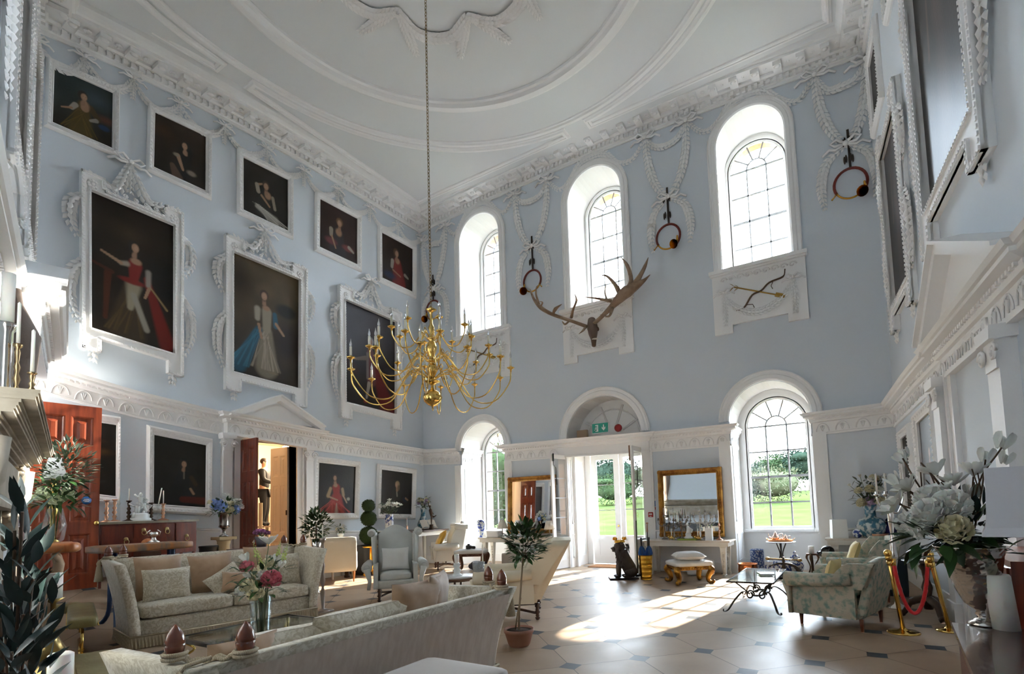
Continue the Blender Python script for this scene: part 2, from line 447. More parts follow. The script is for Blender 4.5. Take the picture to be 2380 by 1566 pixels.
# ------------------------------------------------------------------ ornament helpers on a wall map M(s, z, h)
def on_map(M): return lambda a, b, h: M(a, b, h)
def leafchain(mb, pts, M, w0, w1, h=0.05, step=None, seed=1, fat=1.0):
    rnd = random.Random(seed); P = smooth_path(pts, 8); L = [0]
    for a, b in zip(P, P[1:]): L.append(L[-1]+np.linalg.norm(b-a))
    T = L[-1]; step = step or (w0+w1)*0.34; n = max(3, int(T/step)); j = 0
    for k in range(n+1):
        t = T*k/n
        while j < len(L)-2 and L[j+1] < t: j += 1
        f = (t-L[j])/max(1e-6, L[j+1]-L[j]); p = P[j]+(P[j+1]-P[j])*f; d = unit(P[j+1]-P[j]); nn = np.array([-d[1], d[0]])
        w = w0+(w1-w0)*math.sin(pi*k/n)
        for sg in (-1, 0, 1):
            c = p+nn*sg*w*0.33; ang = math.atan2(d[1], d[0])+sg*0.5+rnd.uniform(-.2, .2)
            ca, sa = math.cos(ang), math.sin(ang); vs = []
            ln, wd, th = w*0.50*fat, w*0.24*fat, w*0.28
            for (x, y, z) in ((-ln, 0, 0), (0, -wd, 0), (ln, 0, 0.25), (0, wd, 0), (0, 0, 1)):
                vs.append((c[0]+x*ca-y*sa, c[1]+x*sa+y*ca, h*(0.5+(0.35 if sg == 0 else 0))+z*th))
            mb.add(vs, [(0, 1, 4), (1, 2, 4), (2, 3, 4), (3, 0, 4)], True, M)
    mb.add([], [])
def ribbon_bow(mb, s, z, M, w=0.3, r=0.018):
    for sg in (-1, 1):
        mb.tube([(s, z, .06), (s+sg*w*.3, z+w*.22, .1), (s+sg*w*.5, z+w*.12, .08), (s+sg*w*.35, z-.02*w, .08), (s, z, .06)], r, 6, M=M)
        mb.tube([(s, z, .05), (s+sg*w*.35, z-w*.15, .08), (s+sg*w*.55, z-w*.05, .05), (s+sg*w*.8, z-w*.22, .04)], r*.9, 6, M=M)
    mb.ell((s, z, .08), (w*.11, w*.11, .05), 8, 5, M=M)
def rosette(mb, s, z, M, r=.07, h=.02):
    for k in range(8):
        a = k*pi/4; mb.ell((s+r*.6*math.cos(a), z+r*.6*math.sin(a), h), (r*.34, r*.34, r*.3), 6, 4, M=M)
    mb.ell((s, z, h+.01), (r*.35, r*.35, r*.4), 6, 4, M=M)
# ------------------------------------------------------------------ main cornice
CORN = [(0, 0), (.035, 0), (.035, .07), (.07, .085), (.07, .19), (.13, .20), (.16, .235), (.16, .29), (.46, .29), (.46, .35), (.50, .37), (.53, .43), (.55, .50), (.55, .80)]
def cornice(name, M, stab, s0, s1, dstep=.13, mstep=.46):
    mb = MB(); n = max(2, int((s1-s0)/.5)); path = []
    for i in range(n+1):
        s = s0+(s1-s0)*i/n; z = lerp_tab(stab, s); path.append([(s, z+b, a) for a, b in CORN])
    vs = [M(*p) for ring in path for p in ring]; k = len(CORN)
    mb.add(vs, [(i*k+j, i*k+j+1, (i+1)*k+j+1, (i+1)*k+j) for i in range(n) for j in range(k-1)])
    s = s0+.05
    while s < s1:
        z = lerp_tab(stab, s); mb.prism([(s, z+.09), (s+dstep*.58, z+.09), (s+dstep*.58, z+.185), (s, z+.185)], .07, .125, M=M); s += dstep
    s = s0+.3
    while s < s1-.2:
        z = lerp_tab(stab, s)
        mb.prism([(s, z+.2), (s+.17, z+.2), (s+.17, z+.29), (s, z+.29)], .14, .42, M=M)
        mb.ell((s+.085, z+.2, .36), (.07, .035, .06), 6, 4, M=M)
        rosette(mb, s+mstep*.5+.085, z+.285, lambda a, b, h, zz=z: M(a, zz+.285-h, .3+(b-zz-.285)), .07, .0)
        s += mstep
    return struct(mb.build(name, WHITE))
TA = [(2.9, 10.21), (3.96, 10.40), (5, 10.546), (6.5, 10.68), (8.0, 10.76), (12.3, 10.82)]
TW = [(XA, 10.82), (-8.4, 10.97), (-5.4, 11.05), (-2.4, 10.98), (.85, 10.77)]
cornice('trim_3', MA, TA, 2.9, 12.3); cornice('trim_4', MW, TW, XA, .85)
cornice('trim_5', MC, [(-1, 10.77), (12.3, 10.77)], -1, 12.3); cornice('trim_6', MD, [(0, 10.21), (4, 10.6), (14, 10.77)], 0, 14)
# ------------------------------------------------------------------ entablature at door height (frieze with guilloche)
DADO = [(0, -.47), (.035, -.47), (.035, -.43), (.02, -.42), (.02, -.2), (.06, -.19), (.08, -.15), (.08, -.12), (.19, -.09), (.19, -.05), (.22, -.04), (.25, 0), (0, .03)]
def entab(mb, M, stab, s0, s1, off=0.0, orn=True, returns=(False, False)):
    n = max(2, int((s1-s0)/.4)); k = len(DADO)
    ring = lambda s, e=0.0: [(s, lerp_tab(stab, s)+b, a+off if a > 0 else 0) for a, b in DADO]
    rings = []
    if returns[0]: rings.append([(s0, lerp_tab(stab, s0)+b, 0) for a, b in DADO]); s0r = s0
    for i in range(n+1):
        s = s0+(s1-s0)*i/n; rr = ring(s)
        if returns[0] and i == 0: rr = [(p[0]-max(0, DADO[j][0]-.02), p[1], p[2]) for j, p in enumerate(rr)]; rings[0] = [(q[0], q[1], 0) for q in rr]
        if returns[1] and i == n: rr = [(p[0]+max(0, DADO[j][0]-.02), p[1], p[2]) for j, p in enumerate(rr)]
        rings.append(rr)
    if returns[1]: rings.append([(q[0], q[1], 0) for q in rings[-1]])
    vs = [M(*p) for r_ in rings for p in r_]
    mb.add(vs, [(i*k+j, i*k+j+1, (i+1)*k+j+1, (i+1)*k+j) for i in range(len(rings)-1) for j in range(k-1)])
    if orn:
        m = max(1, int((s1-s0)/.31)); st = (s1-s0)/m
        for i in range(m):
            s = s0+st*(i+.5); z = lerp_tab(stab, s)-.31
            arc = [(s+.12*math.cos(a), z-.09+.17*math.sin(a), off+.03) for a in [pi*j/8 for j in range(9)]]
            mb.tube(arc, .011, 4, M=M, caps=False)
            for a in (.35, .5, .65): mb.tube([(s, z-.08, off+.025), (s+.075*math.cos(pi*a), z-.08+.12*math.sin(pi*a), off+.035)], .012, 4, M=M)
        s = s0+.02
        while s < s1-.02:
            z = lerp_tab(stab, s); mb.prism([(s, z-.15), (s+.04, z-.15), (s+.04, z-.11), (s, z-.11)], off+.07, off+.11, M=M); s += .08
def adj(t, Dd, h=.25): return [(s, 1.6+(z-1.6)*(1-h/Dd)) for s, z in t]
EA = adj([(2.9, 4.42), (3.13, 4.366), (4.43, 4.124), (5.95, 3.956), (8.4, 3.779), (10, 3.70), (12.26, 3.628)], 11.75)
EW = adj([(XA, 3.628), (-10.4, 3.545), (-8.7, 3.49), (-7, 3.46), (-4.3, 3.40), (-2.3, 3.39), (-.4, 3.45), (.85, 3.49)], 12.3)
EC = [(-1.5, 3.6), (5.5, 3.56), (9.8, 3.52), (12.3, 3.43)]
mb = MB()
entab(mb, MA, EA, 2.9, 6.12); entab(mb, MA, EA, 8.3, 12.3); entab(mb, MA, EA, 6.12, 8.3, off=.16, returns=(True, True))
struct(mb.build('trim_7', WHITE))
mb = MB()
for a, b, rt in ((XA, LOW[0][0]-LOW[0][1]-.02, (False, False)), (LOW[0][0]+LOW[0][1]+.02, -6.75, (True, False)), (-4.2, LOW[2][0]-LOW[2][1]-.02, (False, True)), (LOW[2][0]+LOW[2][1]+.02, .85, (True, False))):
    entab(mb, MW, EW, a, b, returns=rt)
entab(mb, MW, EW, -6.75, -4.2, orn=False, off=.05, returns=(True, True))
# returns of the entablature along the window recesses
for xw, sg in ((LOW[0][0]-LOW[0][1], 1), (LOW[0][0]+LOW[0][1], -1), (LOW[2][0]-LOW[2][1], 1), (LOW[2][0]+LOW[2][1], -1)):
    entab(mb, lambda s, z, h, xw=xw, sg=sg: (xw+sg*h*.45, D+s, z), [(0, lerp_tab(EW, xw)), (1, lerp_tab(EW, xw))], -.0, .98)
struct(mb.build('trim_8', WHITE))
mb = MB(); entab(mb, MC, EC, -1.5, 5.4); entab(mb, MC, EC, 8.3, 12.3); entab(mb, MC, EC, 5.4, 8.3, off=.05, returns=(True, True))
struct(mb.build('trim_9', WHITE))
ED = adj([(0, 4.42), (1.2, 4.4), (14, 4.2)], 9)
mb = MB(); entab(mb, MD, ED, 0, .9); entab(mb, MD, ED, .9, 3.9, off=.3, returns=(True, True)); entab(mb, MD, ED, 3.9, 14)
struct(mb.build('trim_10', WHITE))
def pediment(M, s0, s1, z0, zp, h, th=.15, sm=None):
    mb = MB(); sm = sm or (s0+s1)/2
    mb.prism([(s0, z0), (s1, z0), (sm, zp)], 0, h-.16, M=M)
    for (a, b) in (((s0, z0), (sm, zp)), ((sm, zp), (s1, z0))):
        d = unit(np.array(b)-np.array(a)); n = np.array([-d[1], d[0]])*(1 if (np.cross(d, [0, 1]) if False else 1) else 1)
        if n[1] < 0: n = -n
        A_, B_ = np.array(a), np.array(b); 
        mb.prism([tuple(A_), tuple(B_), tuple(B_-[0, th]), tuple(A_+[th*1.6*(1 if b[0] > a[0] and a[0] == s0 else 0), 0]) if a[0] == s0 else tuple(A_-[0, th])], 0, h, M=M)
        mb.prism([tuple(A_), tuple(B_), tuple(B_+[0, .04]), tuple(A_+[0, .04])], 0, h+.06, M=M)
    return mb
struct(pediment(MA, 6.05, 8.38, lerp_tab(EA, 7.2)+.0, 4.42, .40, .11, 7.2).build('trim_11', WHITE))
struct(pediment(MC, 5.3, 8.42, 3.57, 4.45, .27, .13, 7.2).build('trim_12', WHITE))
struct(pediment(MD, .8, 4.0, 4.38, 5.15, .5, .16).build('trim_13', WHITE))
# ------------------------------------------------------------------ architraves round the arches
ARC = [(0, 0), (0, .05), (.03, .07), (.10, .07), (.12, .045), (.16, .045), (.18, .07), (.20, .06), (.20, 0)]
def archi(c, r, zb, zs, w=.20, M=MW, h=1.0):
    mb = MB(); P = []
    P.append((c-r, zb, -1, 0))
    n = 24
    for i in range(n+1):
        a = pi-pi*i/n; P.append((c+r*math.cos(a), zs+r*math.sin(a), math.cos(a), math.sin(a)))
    P.append((c+r, zb, 1, 0)); k = len(ARC)
    vs = [M(x+a*w/.2*nx, z+a*w/.2*nz, b*h) for x, z, nx, nz in P for a, b in ARC]
    mb.add(vs, [(i*k+j, i*k+j+1, (i+1)*k+j+1, (i+1)*k+j) for i in range(len(P)-1) for j in range(k-1)])
    return mb
ti = 14
for c, r in UPW: struct(archi(c, r, 7.0, 9.93, .21).build('trim_%d' % ti, WHITE)); ti += 1
for c, r in LOW: struct(archi(c, r, 3.44, SP_L+.01, .23).build('trim_%d' % ti, WHITE)); ti += 1
# tympanum over the door
mb = MB(); mb.prism(arch(-5.45, 1.05, 3.42, SP_L), -.75, -.68, M=MW)
for a in (.18, .39, .61, .82):
    mb.tube([(-5.45+.35*math.cos(pi*a), 3.45+.35*math.sin(pi*a), -.67), (-5.45+.95*math.cos(pi*a), 3.42+.95*math.sin(pi*a), -.67)], .03, 4, M=MW)
mb.tube([(-5.45+.8*math.cos(pi*t/16), 3.42+.8*math.sin(pi*t/16), -.67) for t in range(17)], .02, 4, M=MW)
mb.box((-5.45, D+.36, 3.27), (2.2, 0.8, .30))
struct(mb.build('trim_20', SOFTW))
# ------------------------------------------------------------------ windows
def sash(name, g, rows, y=GP+.03, tilt=False):
    c, r, zb, zs = g; mb = MB(); M = lambda a, b, h: (a, D+y-h, b)
    o_ = arch(c, r+.03, zb-.03, zs); i_ = arch(c, r-.05, zb+.05, zs)
    mb.prism(o_, -.03, .03, M=M, holes=[i_])
    root = struct(mb.build(name, WHITEG))
    b = MB(); wbar = .036
    cx_ = r*.34
    for sx in (-cx_, cx_): b.box((c+sx, D+y, (zb+zs)/2), (wbar, .035, zs-zb))
    for k in range(1, rows+1):
        z = zb+(zs-zb)*k/rows; b.box((c, D+y, z), (2*r, .035, wbar if k != rows//2 else .055))
    for sx in (-1, 1): pass
    pts = [(c+cx_*math.cos(pi*t/12), zs+cx_*math.sin(pi*t/12), 0) for t in range(13)]
    b.tube(pts, .02, 4, M=M)
    for k in range(1, 5):
        a = pi*k/5; b.tube([(c+cx_*math.cos(a), zs+cx_*math.sin(a), 0), (c+(r-.03)*math.cos(a), zs+(r-.03)*math.sin(a), 0)], .019, 4, M=M)
    b.build('glazing_bars', GBAR, root)
    p = MB(); l = arch(c, r-.02, zb, zs); n = len(l)
    tri = tessellate_polygon([[Vector((a, b_, 0)) for a, b_ in l]]); p.add([(a, D+y, b_) for a, b_ in l], [tuple(t) for t in tri])
    p.build('pane', GLASS, root)
    # raised moulding inside the recess
    return root
for i, g in enumerate(GL):
    w_ = sash('window_%d' % (i+1), g, 4)
    hb = MB(); xx = g[0]-g[1]*.3+.02; hb.tube([(xx, D+.98, 8.9), (xx+.03, D+.72, 9.3), (xx+.38, D+.72, 9.3), (xx+.38, D+.98, 8.9)], .008, 4)
    hb.build('tilted_vent_pane', WHITEG, w_)
for i, g in enumerate(GLL): sash('window_%d' % (i+4), g, 4)
mb = MB()
for g in GL+GLL:
    c, r, zb, zs = g; l = arch(c, r+.05, zb-.02, zs)
    mb.prism(arch(c, r+.09, zb-.06, zs), -GP, -GP+.04, M=MW, holes=[arch(c, r+.02, zb-.0, zs)])
for g in GLL: mb.box((g[0], D+GP-.06, g[2]-.05), (1.58, .12, .05))
for c, r in UPW: mb.prism([(c-r, 6.95), (c+r, 6.95), (c+r, 7.0), (c-r, 7.0)], -1.0, .05, M=MW)
struct(mb.build('trim_21', WHITEG))
# aprons under the upper windows
def apron(c, half, name, seed):
    mb = MB()
    mb.prism([(c-half, 5.47), (c-half+.4, 5.47), (c-half+.4, 5.66), (c+half-.4, 5.66), (c+half-.4, 5.47), (c+half, 5.47), (c+half, 6.86), (c-half, 6.86)], 0, .06, M=MW)
    mb.prism([(c-half-.05, 6.88), (c+half+.05, 6.88), (c+half+.05, 6.96), (c-half-.05, 6.96)], 0, .16, M=MW)
    mb.prism([(c-half-.02, 6.84), (c+half+.02, 6.84), (c+half+.02, 6.88), (c-half-.02, 6.88)], 0, .11, M=MW)
    Mh = lambda a, b, h: MW(a, b, h+.06)
    for k in range(9):
        x = c-half+.25+(2*half-.5)*k/8; mb.tube([(x+.09*math.cos(t*.8)*(1-t/9), 6.72+.07*math.sin(t*.8)*(1-t/9), .02) for t in range(9)], .016, 4, M=Mh)
    leafchain(mb, [(c-half+.25, 6.35), (c-half+.55, 5.98), (c, 5.82), (c+half-.55, 5.98), (c+half-.25, 6.35)], Mh, .08, .16, seed=seed)
    for sg in (-1, 1):
        x = c+sg*(half-.25); ribbon_bow(mb, x, 6.42, Mh, .3); leafchain(mb, [(x, 6.36), (x+.01, 6.0), (x, 5.65)], Mh, .09, .12, seed=seed+sg)
    return struct(mb.build(name, WHITE))
apron(-9.25, 1.0, 'trim_22', 3); apron(-5.48, 1.0, 'trim_23', 5); apron(-1.5, .98, 'trim_24', 9)
# pilaster strips beside the lower openings, chair rail, skirting
mb = MB()
for a, b in ((-10.42, -10.17), (-8.57, -8.32), (-6.78, -6.51), (-4.41, -4.14), (-2.55, -2.29), (-.62, -.36)):
    mb.prism([(a, 0), (b, 0), (b, 2.99), (a, 2.99)], 0, .045, M=MW)
    mb.prism([(a+.05, 1.15), (b-.05, 1.15), (b-.05, 2.9), (a+.05, 2.9)], .045, .055, M=MW)
for c, r in LOW:
    for sg in (-1, 1):
        x = c+sg*r
        for z0, z1 in ((.25, .85), (1.15, 2.85)):
            M = lambda a, b, h, x=x, sg=sg: (x-sg*h, D+a, b)
            for q in ([(.12, z0), (.88, z0), (.88, z0+.03), (.12, z0+.03)], [(.12, z1), (.88, z1), (.88, z1+.03), (.12, z1+.03)], [(.12, z0), (.15, z0), (.15, z1), (.12, z1)], [(.85, z0), (.88, z0), (.88, z1), (.85, z1)]): mb.prism(q, 0, .015, M=M)
struct(mb.build('trim_25', WHITEG))
CR = [(0, 0), (.02, 0), (.02, .03), (.05, .05), (.05, .08), (0, .09)]
def rail(M, z, s0, s1, prof=CR):
    mb = MB(); k = len(prof); z = z if callable(z) else (lambda s, z=z: z)
    ss = [s0+(s1-s0)*i/8 for i in range(9)]; mb.add([M(s, z(s)+b, a) for s in ss for a, b in prof], [(i*k+j, i*k+j+1, (i+1)*k+j+1, (i+1)*k+j) for i in range(8) for j in range(k-1)]); return mb
mb = MB(); mb2 = MB(); mb3 = MB()
zA = lambda s: lerp_tab([(2.9, 1.5), (5.7, 1.33), (8.5, 1.13), (12.3, .92)], s)
for a, b in ((2.9, DA[0]-.3), (DA[1]+.3, D)):
    r_ = rail(MA, zA, a, b); mb.add(r_.v, r_.f); mb2.prism([(a, 0), (b, 0), (b, zA(b)), (a, zA(a))], 0, .012, M=MA)
    mb3.prism([(a, 0), (b, 0), (b, .22), (a, .22)], .0, .035, M=MA)
struct(mb.build('trim_26', WHITEG)); struct(mb2.build('trim_27', mat('dado_paint_white', (0.82, 0.82, 0.84), .6)))
mb = MB(); mb2 = MB(); mb4 = MB()
for a, b in ((XA, -10.42), (-8.32, -6.78), (-4.14, -2.55), (-.36, .85)):
    r_ = rail(MW, .9, a, b); mb.add(r_.v, r_.f); mb2.prism([(a, 0), (b, 0), (b, .9), (a, .9)], 0, .012, M=MW); mb4.prism([(a, 0), (b, 0), (b, .22), (a, .22)], 0, .035, M=MW)
struct(mb.build('trim_28', WHITEG)); struct(mb2.build('trim_29', MATS['dado_paint_white']))
struct(mb3.build('baseboard_left', WHITEG)); struct(mb4.build('baseboard_back', WHITEG))
mb = MB(); mb2 = MB(); r_ = rail(MC, .95, 8.6, D); mb.add(r_.v, r_.f); mb2.prism([(-1.5, 0), (6.4, 0), (6.4, .22), (-1.5, .22)], 0, .03, M=MC); mb2.prism([(8.2, 0), (D, 0), (D, .22), (8.2, .22)], 0, .03, M=MC)
struct(mb.build('trim_30', WHITEG)); struct(mb2.build('baseboard_right', WHITEG))
for c, r in (LOW[0], LOW[2]):
    mb = MB(); mb.box((c, D+GP-.03, .9), (2*r, .06, .07)); mb.box((c, D+GP-.02, .12), (2*r, .04, .24)); struct(mb.build('trim_%d' % (31 if c < -5 else 32), WHITEG))
# ------------------------------------------------------------------ ceiling mouldings
CM = [(-1, 0), (-.85, .35), (-.5, .55), (-.2, .55), (-.1, .8), (.35, .8), (.6, .4), (.9, .3), (1, 0)]
ccx, ccy = -5.45, 5.9
def cmould(mb, pts, w, d, closed=False):
    P = [np.array(p, float) for p in pts]; n = len(P); rings = []
    for i in range(n):
        if closed: t0, t1 = unit(P[i]-P[i-1]), unit(P[(i+1) % n]-P[i])
        else: t0 = unit(P[i]-P[i-1]) if i else unit(P[1]-P[0]); t1 = unit(P[i+1]-P[i]) if i < n-1 else t0
        n0, n1 = np.array([-t0[1], t0[0]]), np.array([-t1[1], t1[0]]); nn = unit(n0+n1); nn = nn/max(.3, float(np.dot(nn, n0)))
        rings.append([(*(P[i]+nn*a*w), ceilz(*P[i])-b*d) for a, b in CM])
    k = len(CM); mb.add([p for r_ in rings for p in r_], [(i*k+j, ((i+1) % n)*k+j, ((i+1) % n)*k+j+1, i*k+j+1) for i in range(n if closed else n-1) for j in range(k-1)], False)
circ = lambda r, a0, a1, n: [(ccx+r*math.cos(a0+(a1-a0)*i/n), ccy+r*math.sin(a0+(a1-a0)*i/n)) for i in range(n+1)]
mb = MB(); cmould(mb, circ(3.9, 0, 2*pi, 96)[:-1], .19, .16, True); struct(mb.build('trim_33', WHITE))
mb = MB(); cmould(mb, circ(5.22, 0, 2*pi, 110)[:-1], .10, .09, True); struct(mb.build('trim_34', WHITE))
mb = MB()
for q in range(4):
    a0 = q*pi/2; rr = 5.44; e = .35; Lq = 5.66; st = math.asin(e/rr)
    rot = lambda p, a=a0: (ccx+p[0]*math.cos(a)-p[1]*math.sin(a), ccy+p[0]*math.sin(a)+p[1]*math.cos(a))
    arc = [(rr*math.cos(t), rr*math.sin(t)) for t in [st+(pi/2-2*st)*i/36 for i in range(37)]]
    loop = arc+[(e, Lq), (Lq, Lq), (Lq, e)]
    cmould(mb, [rot(p) for p in loop], .085, .08, True)
struct(mb.build('trim_35', WHITE))
mb = MB()
for k in range(8):
    a = math.radians(150-46.4*k if k < 2 else 150-45*k); b = a-math.radians(45)
    P_ = lambda r_, t: (ccx+r_*math.cos(t), ccy+r_*math.sin(t))
    Mz = lambda x, y, h: (x, y, ceilz(x, y)-h)
    leafchain(mb, [P_(1.72, a), P_(2.02, a-.2), P_(2.1, (a+b)/2), P_(2.02, b+.2), P_(1.72, b)], Mz, .17, .24, seed=k, step=.085)
    for dt in (-.17, .17): leafchain(mb, [P_(1.72, a), P_(2.1, a+dt*.8), P_(2.55, a+dt*1.3)], Mz, .12, .2, seed=k+20, step=.085)
struct(mb.build('trim_36', WHITE))
# ------------------------------------------------------------------ plaster garlands on the walls
mb = MB(); g = []
tops = [(0, 0)]
knots = [onA(x, y) for x, y in ((82, 88), (195, 130), (308, 180), (417, 238), (520, 290), (618, 342), (705, 394), (783, 438), (857, 480), (923, 520), (976, 548))]
for i, (s, z) in enumerate(knots):
    ribbon_bow(mb, s, z-.03, MA, .3)
    if i+1 < len(knots):
        s2, z2 = knots[i+1]; dz = .42
        leafchain(mb, [(s, z-.05), (s+(s2-s)*.25, (z+z2)/2-dz*.85), (s+(s2-s)*.55, (z+z2)/2-dz), (s+(s2-s)*.85, (z+z2)/2-dz*.6), (s2, z2-.05)], MA, .07, .15, seed=i)
    leafchain(mb, [(s, z-.08), (s, z-.27), (s, z-.45)], MA, .08, .1, seed=i+40)
struct(mb.build('trim_37', WHITE))
mb = MB()
kw = [onW(x, y) for x, y in ((1036, 524), (1197, 452), (1272, 418), (1500, 322), (1595, 283), (1893, 178), (2012, 142))]
def swag(a, b, dz, w=.17, seed=1, M=MW):
    leafchain(mb, [a, (a[0]+(b[0]-a[0])*.2, min(a[1], b[1])-dz*.75), ((a[0]+b[0])/2, (a[1]+b[1])/2-dz), (a[0]+(b[0]-a[0])*.8, min(a[1], b[1])-dz*.75), b], M, .09, w, seed=seed)
c0 = onW(984, 560)
ribbon_bow(mb, *c0, MW, .4); swag(c0, kw[0], .35, seed=2)
for i, (a, b) in enumerate(((c0, kw[0]), (kw[1], kw[2]), (kw[3], kw[4]), (kw[5], kw[6]))):
    if i: swag(a, b, .42, seed=i+3)
    m_ = ((a[0]+b[0])/2, a[1]-1.78)
    leafchain(mb, [a, (a[0]+.05, a[1]-.7), (a[0]+.22, a[1]-1.35), m_], MW, .12, .2, seed=i+9)
    leafchain(mb, [b, (b[0]-.05, b[1]-.7), (b[0]-.22, b[1]-1.35), m_], MW, .12, .2, seed=i+14)
    ribbon_bow(mb, m_[0], m_[1]+.02, MW, .55, .03); ribbon_bow(mb, a[0], a[1], MW, .5, .028); ribbon_bow(mb, b[0], b[1], MW, .5, .028)
    for sg in (-1, 1): leafchain(mb, [m_, (m_[0]+sg*.38, m_[1]-.28), (m_[0]+sg*.5, m_[1]-.8), (m_[0]+sg*.46, m_[1]-1.25)], MW, .09, .19, seed=i+sg+30)
for (a, b), (c, r) in zip(((kw[0], kw[1]), (kw[2], kw[3]), (kw[4], kw[5])), UPW):
    zt = 9.93+r+.27
    leafchain(mb, [a, (a[0]+.35, a[1]-.42), (c-r*.95, 10.55), (c-r*.5, zt-.02), (c, zt+.06), (c+r*.5, zt-.02), (c+r*.95, 10.55), (b[0]-.35, b[1]-.42), b], MW, .09, .17, seed=77)
struct(mb.build('trim_38', WHITE))
# ------------------------------------------------------------------ painted canvases (flat paint strokes on a fine grid)
def canvas_mat(name='oil_paint'):
    if name in MATS: return MATS[name]
    m = bpy.data.materials.new(name); m.use_nodes = True; nt = m.node_tree; b = nt.nodes['Principled BSDF']
    a = nt.nodes.new('ShaderNodeVertexColor'); a.layer_name = 'paint'; nt.links.new(a.outputs[0], b.inputs['Base Color'])
    b.inputs['Roughness'].default_value = 0.42; b.inputs['Specular IOR Level'].default_value = 0.35
    tc = nt.nodes.new('ShaderNodeTexCoord'); t = nt.nodes.new('ShaderNodeTexNoise'); t.inputs['Scale'].default_value = 25; bn = nt.nodes.new('ShaderNodeBump'); bn.inputs['Strength'].default_value = .15; bn.inputs['Distance'].default_value = .01
    nt.links.new(tc.outputs['Object'], t.inputs['Vector']); nt.links.new(t.outputs[0], bn.inputs['Height']); nt.links.new(bn.outputs[0], b.inputs['Normal'])
    MATS[name] = m; return m
OIL = canvas_mat()
def paint(ops, asp, nx=84, seed=0):
    ny = int(nx*asp); U, V = np.meshgrid(np.linspace(0, 1, nx), np.linspace(0, asp, ny), indexing='ij')
    rs = np.random.RandomState(seed); img = np.zeros((nx, ny, 3))
    nzf = sum(np.sin(U*k*rs.uniform(3, 9)+rs.uniform(0, 6))*np.cos(V*k*rs.uniform(3, 9)+rs.uniform(0, 6))/k for k in (1, 2, 3, 5))
    def blend(al, c): img[:] = img*(1-al[..., None])+np.array(c)*al[..., None]
    SK = (.42, .25, .16)
    def cap(p0, p1, r0, r1, c, so=.25):
        p0 = np.array(p0, float)*[1, asp]; p1 = np.array(p1, float)*[1, asp]; d = p1-p0; L = max(1e-9, d@d)
        t = np.clip(((U-p0[0])*d[0]+(V-p0[1])*d[1])/L, 0, 1); r = r0+(r1-r0)*t
        q = np.hypot(U-p0[0]-t*d[0], V-p0[1]-t*d[1])/r; blend(np.clip((1-q)/so, 0, 1), np.array(c)*1.0)
    def ell_(c, rx, ry, col, so=.3, an=0):
        x = U-c[0]; y = V-c[1]*asp; ca, sa = math.cos(an), math.sin(an); x, y = x*ca+y*sa, -x*sa+y*ca
        blend(np.clip((1-np.sqrt((x/rx)**2+(y/ry)**2))/so, 0, 1), col)
    for o in ops:
        k = o[0]
        if k == 'head': o = (k, o[1], o[2]*1.18, *o[3:])
        if k == 'bg':
            f = (V/asp)[..., None]; img[:] = np.array(o[1])*(1-f)+np.array(o[2])*f; img *= (1+.18*nzf[..., None])
        elif k == 'cap': cap(*o[1:])
        elif k == 'ell': ell_(*o[1:])
        elif k == 'head':
            (x, y), r, hair, turn = o[1], o[2], o[3], o[4]
            cap((x, y), (x-turn*r*.2, y-r*1.9/asp), r*.42, r*.6, (.34, .2, .13), .4); ell_((x-turn*r*.3, y+r*.35/asp), r*1.25, r*1.35, np.array(hair)*1.6+.012, .3); ell_((x-turn*r*.7, y-r*.3/asp), r*.6, r*1.2, np.array(hair)*1.6+.012, .5); ell_((x, y), r*.78, r*1.08, SK, .25)
            ell_((x+turn*r*.15, y), r*.5, r*.8, (.5, .31, .21), .6)
            for e in (-.28, .28): ell_((x+turn*r*.15+e*r, y+r*.12/asp), r*.13, r*.07, (.06, .03, .02), .8)
            ell_((x+turn*r*.2, y-r*.5/asp), r*.2, r*.08, (.32, .07, .05), .8); cap((x+turn*r*.2, y+r*.1/asp), (x+turn*r*.25, y-r*.2/asp), r*.07, r*.1, (.36, .2, .12), .9)
        elif k == 'folds':
            (x0, y0), (x1, y1), w, c, n = o[1:]
            for i in range(n):
                a = rs.uniform(-w, w); b = rs.uniform(-w, w)*1.6; cap((x0+a*.5, y0), (x1+b, y1), .006, .018, np.array(c)*rs.uniform(.55, 1.5), .9)
    return np.clip(img, 0, 1)*.8, nx, ny
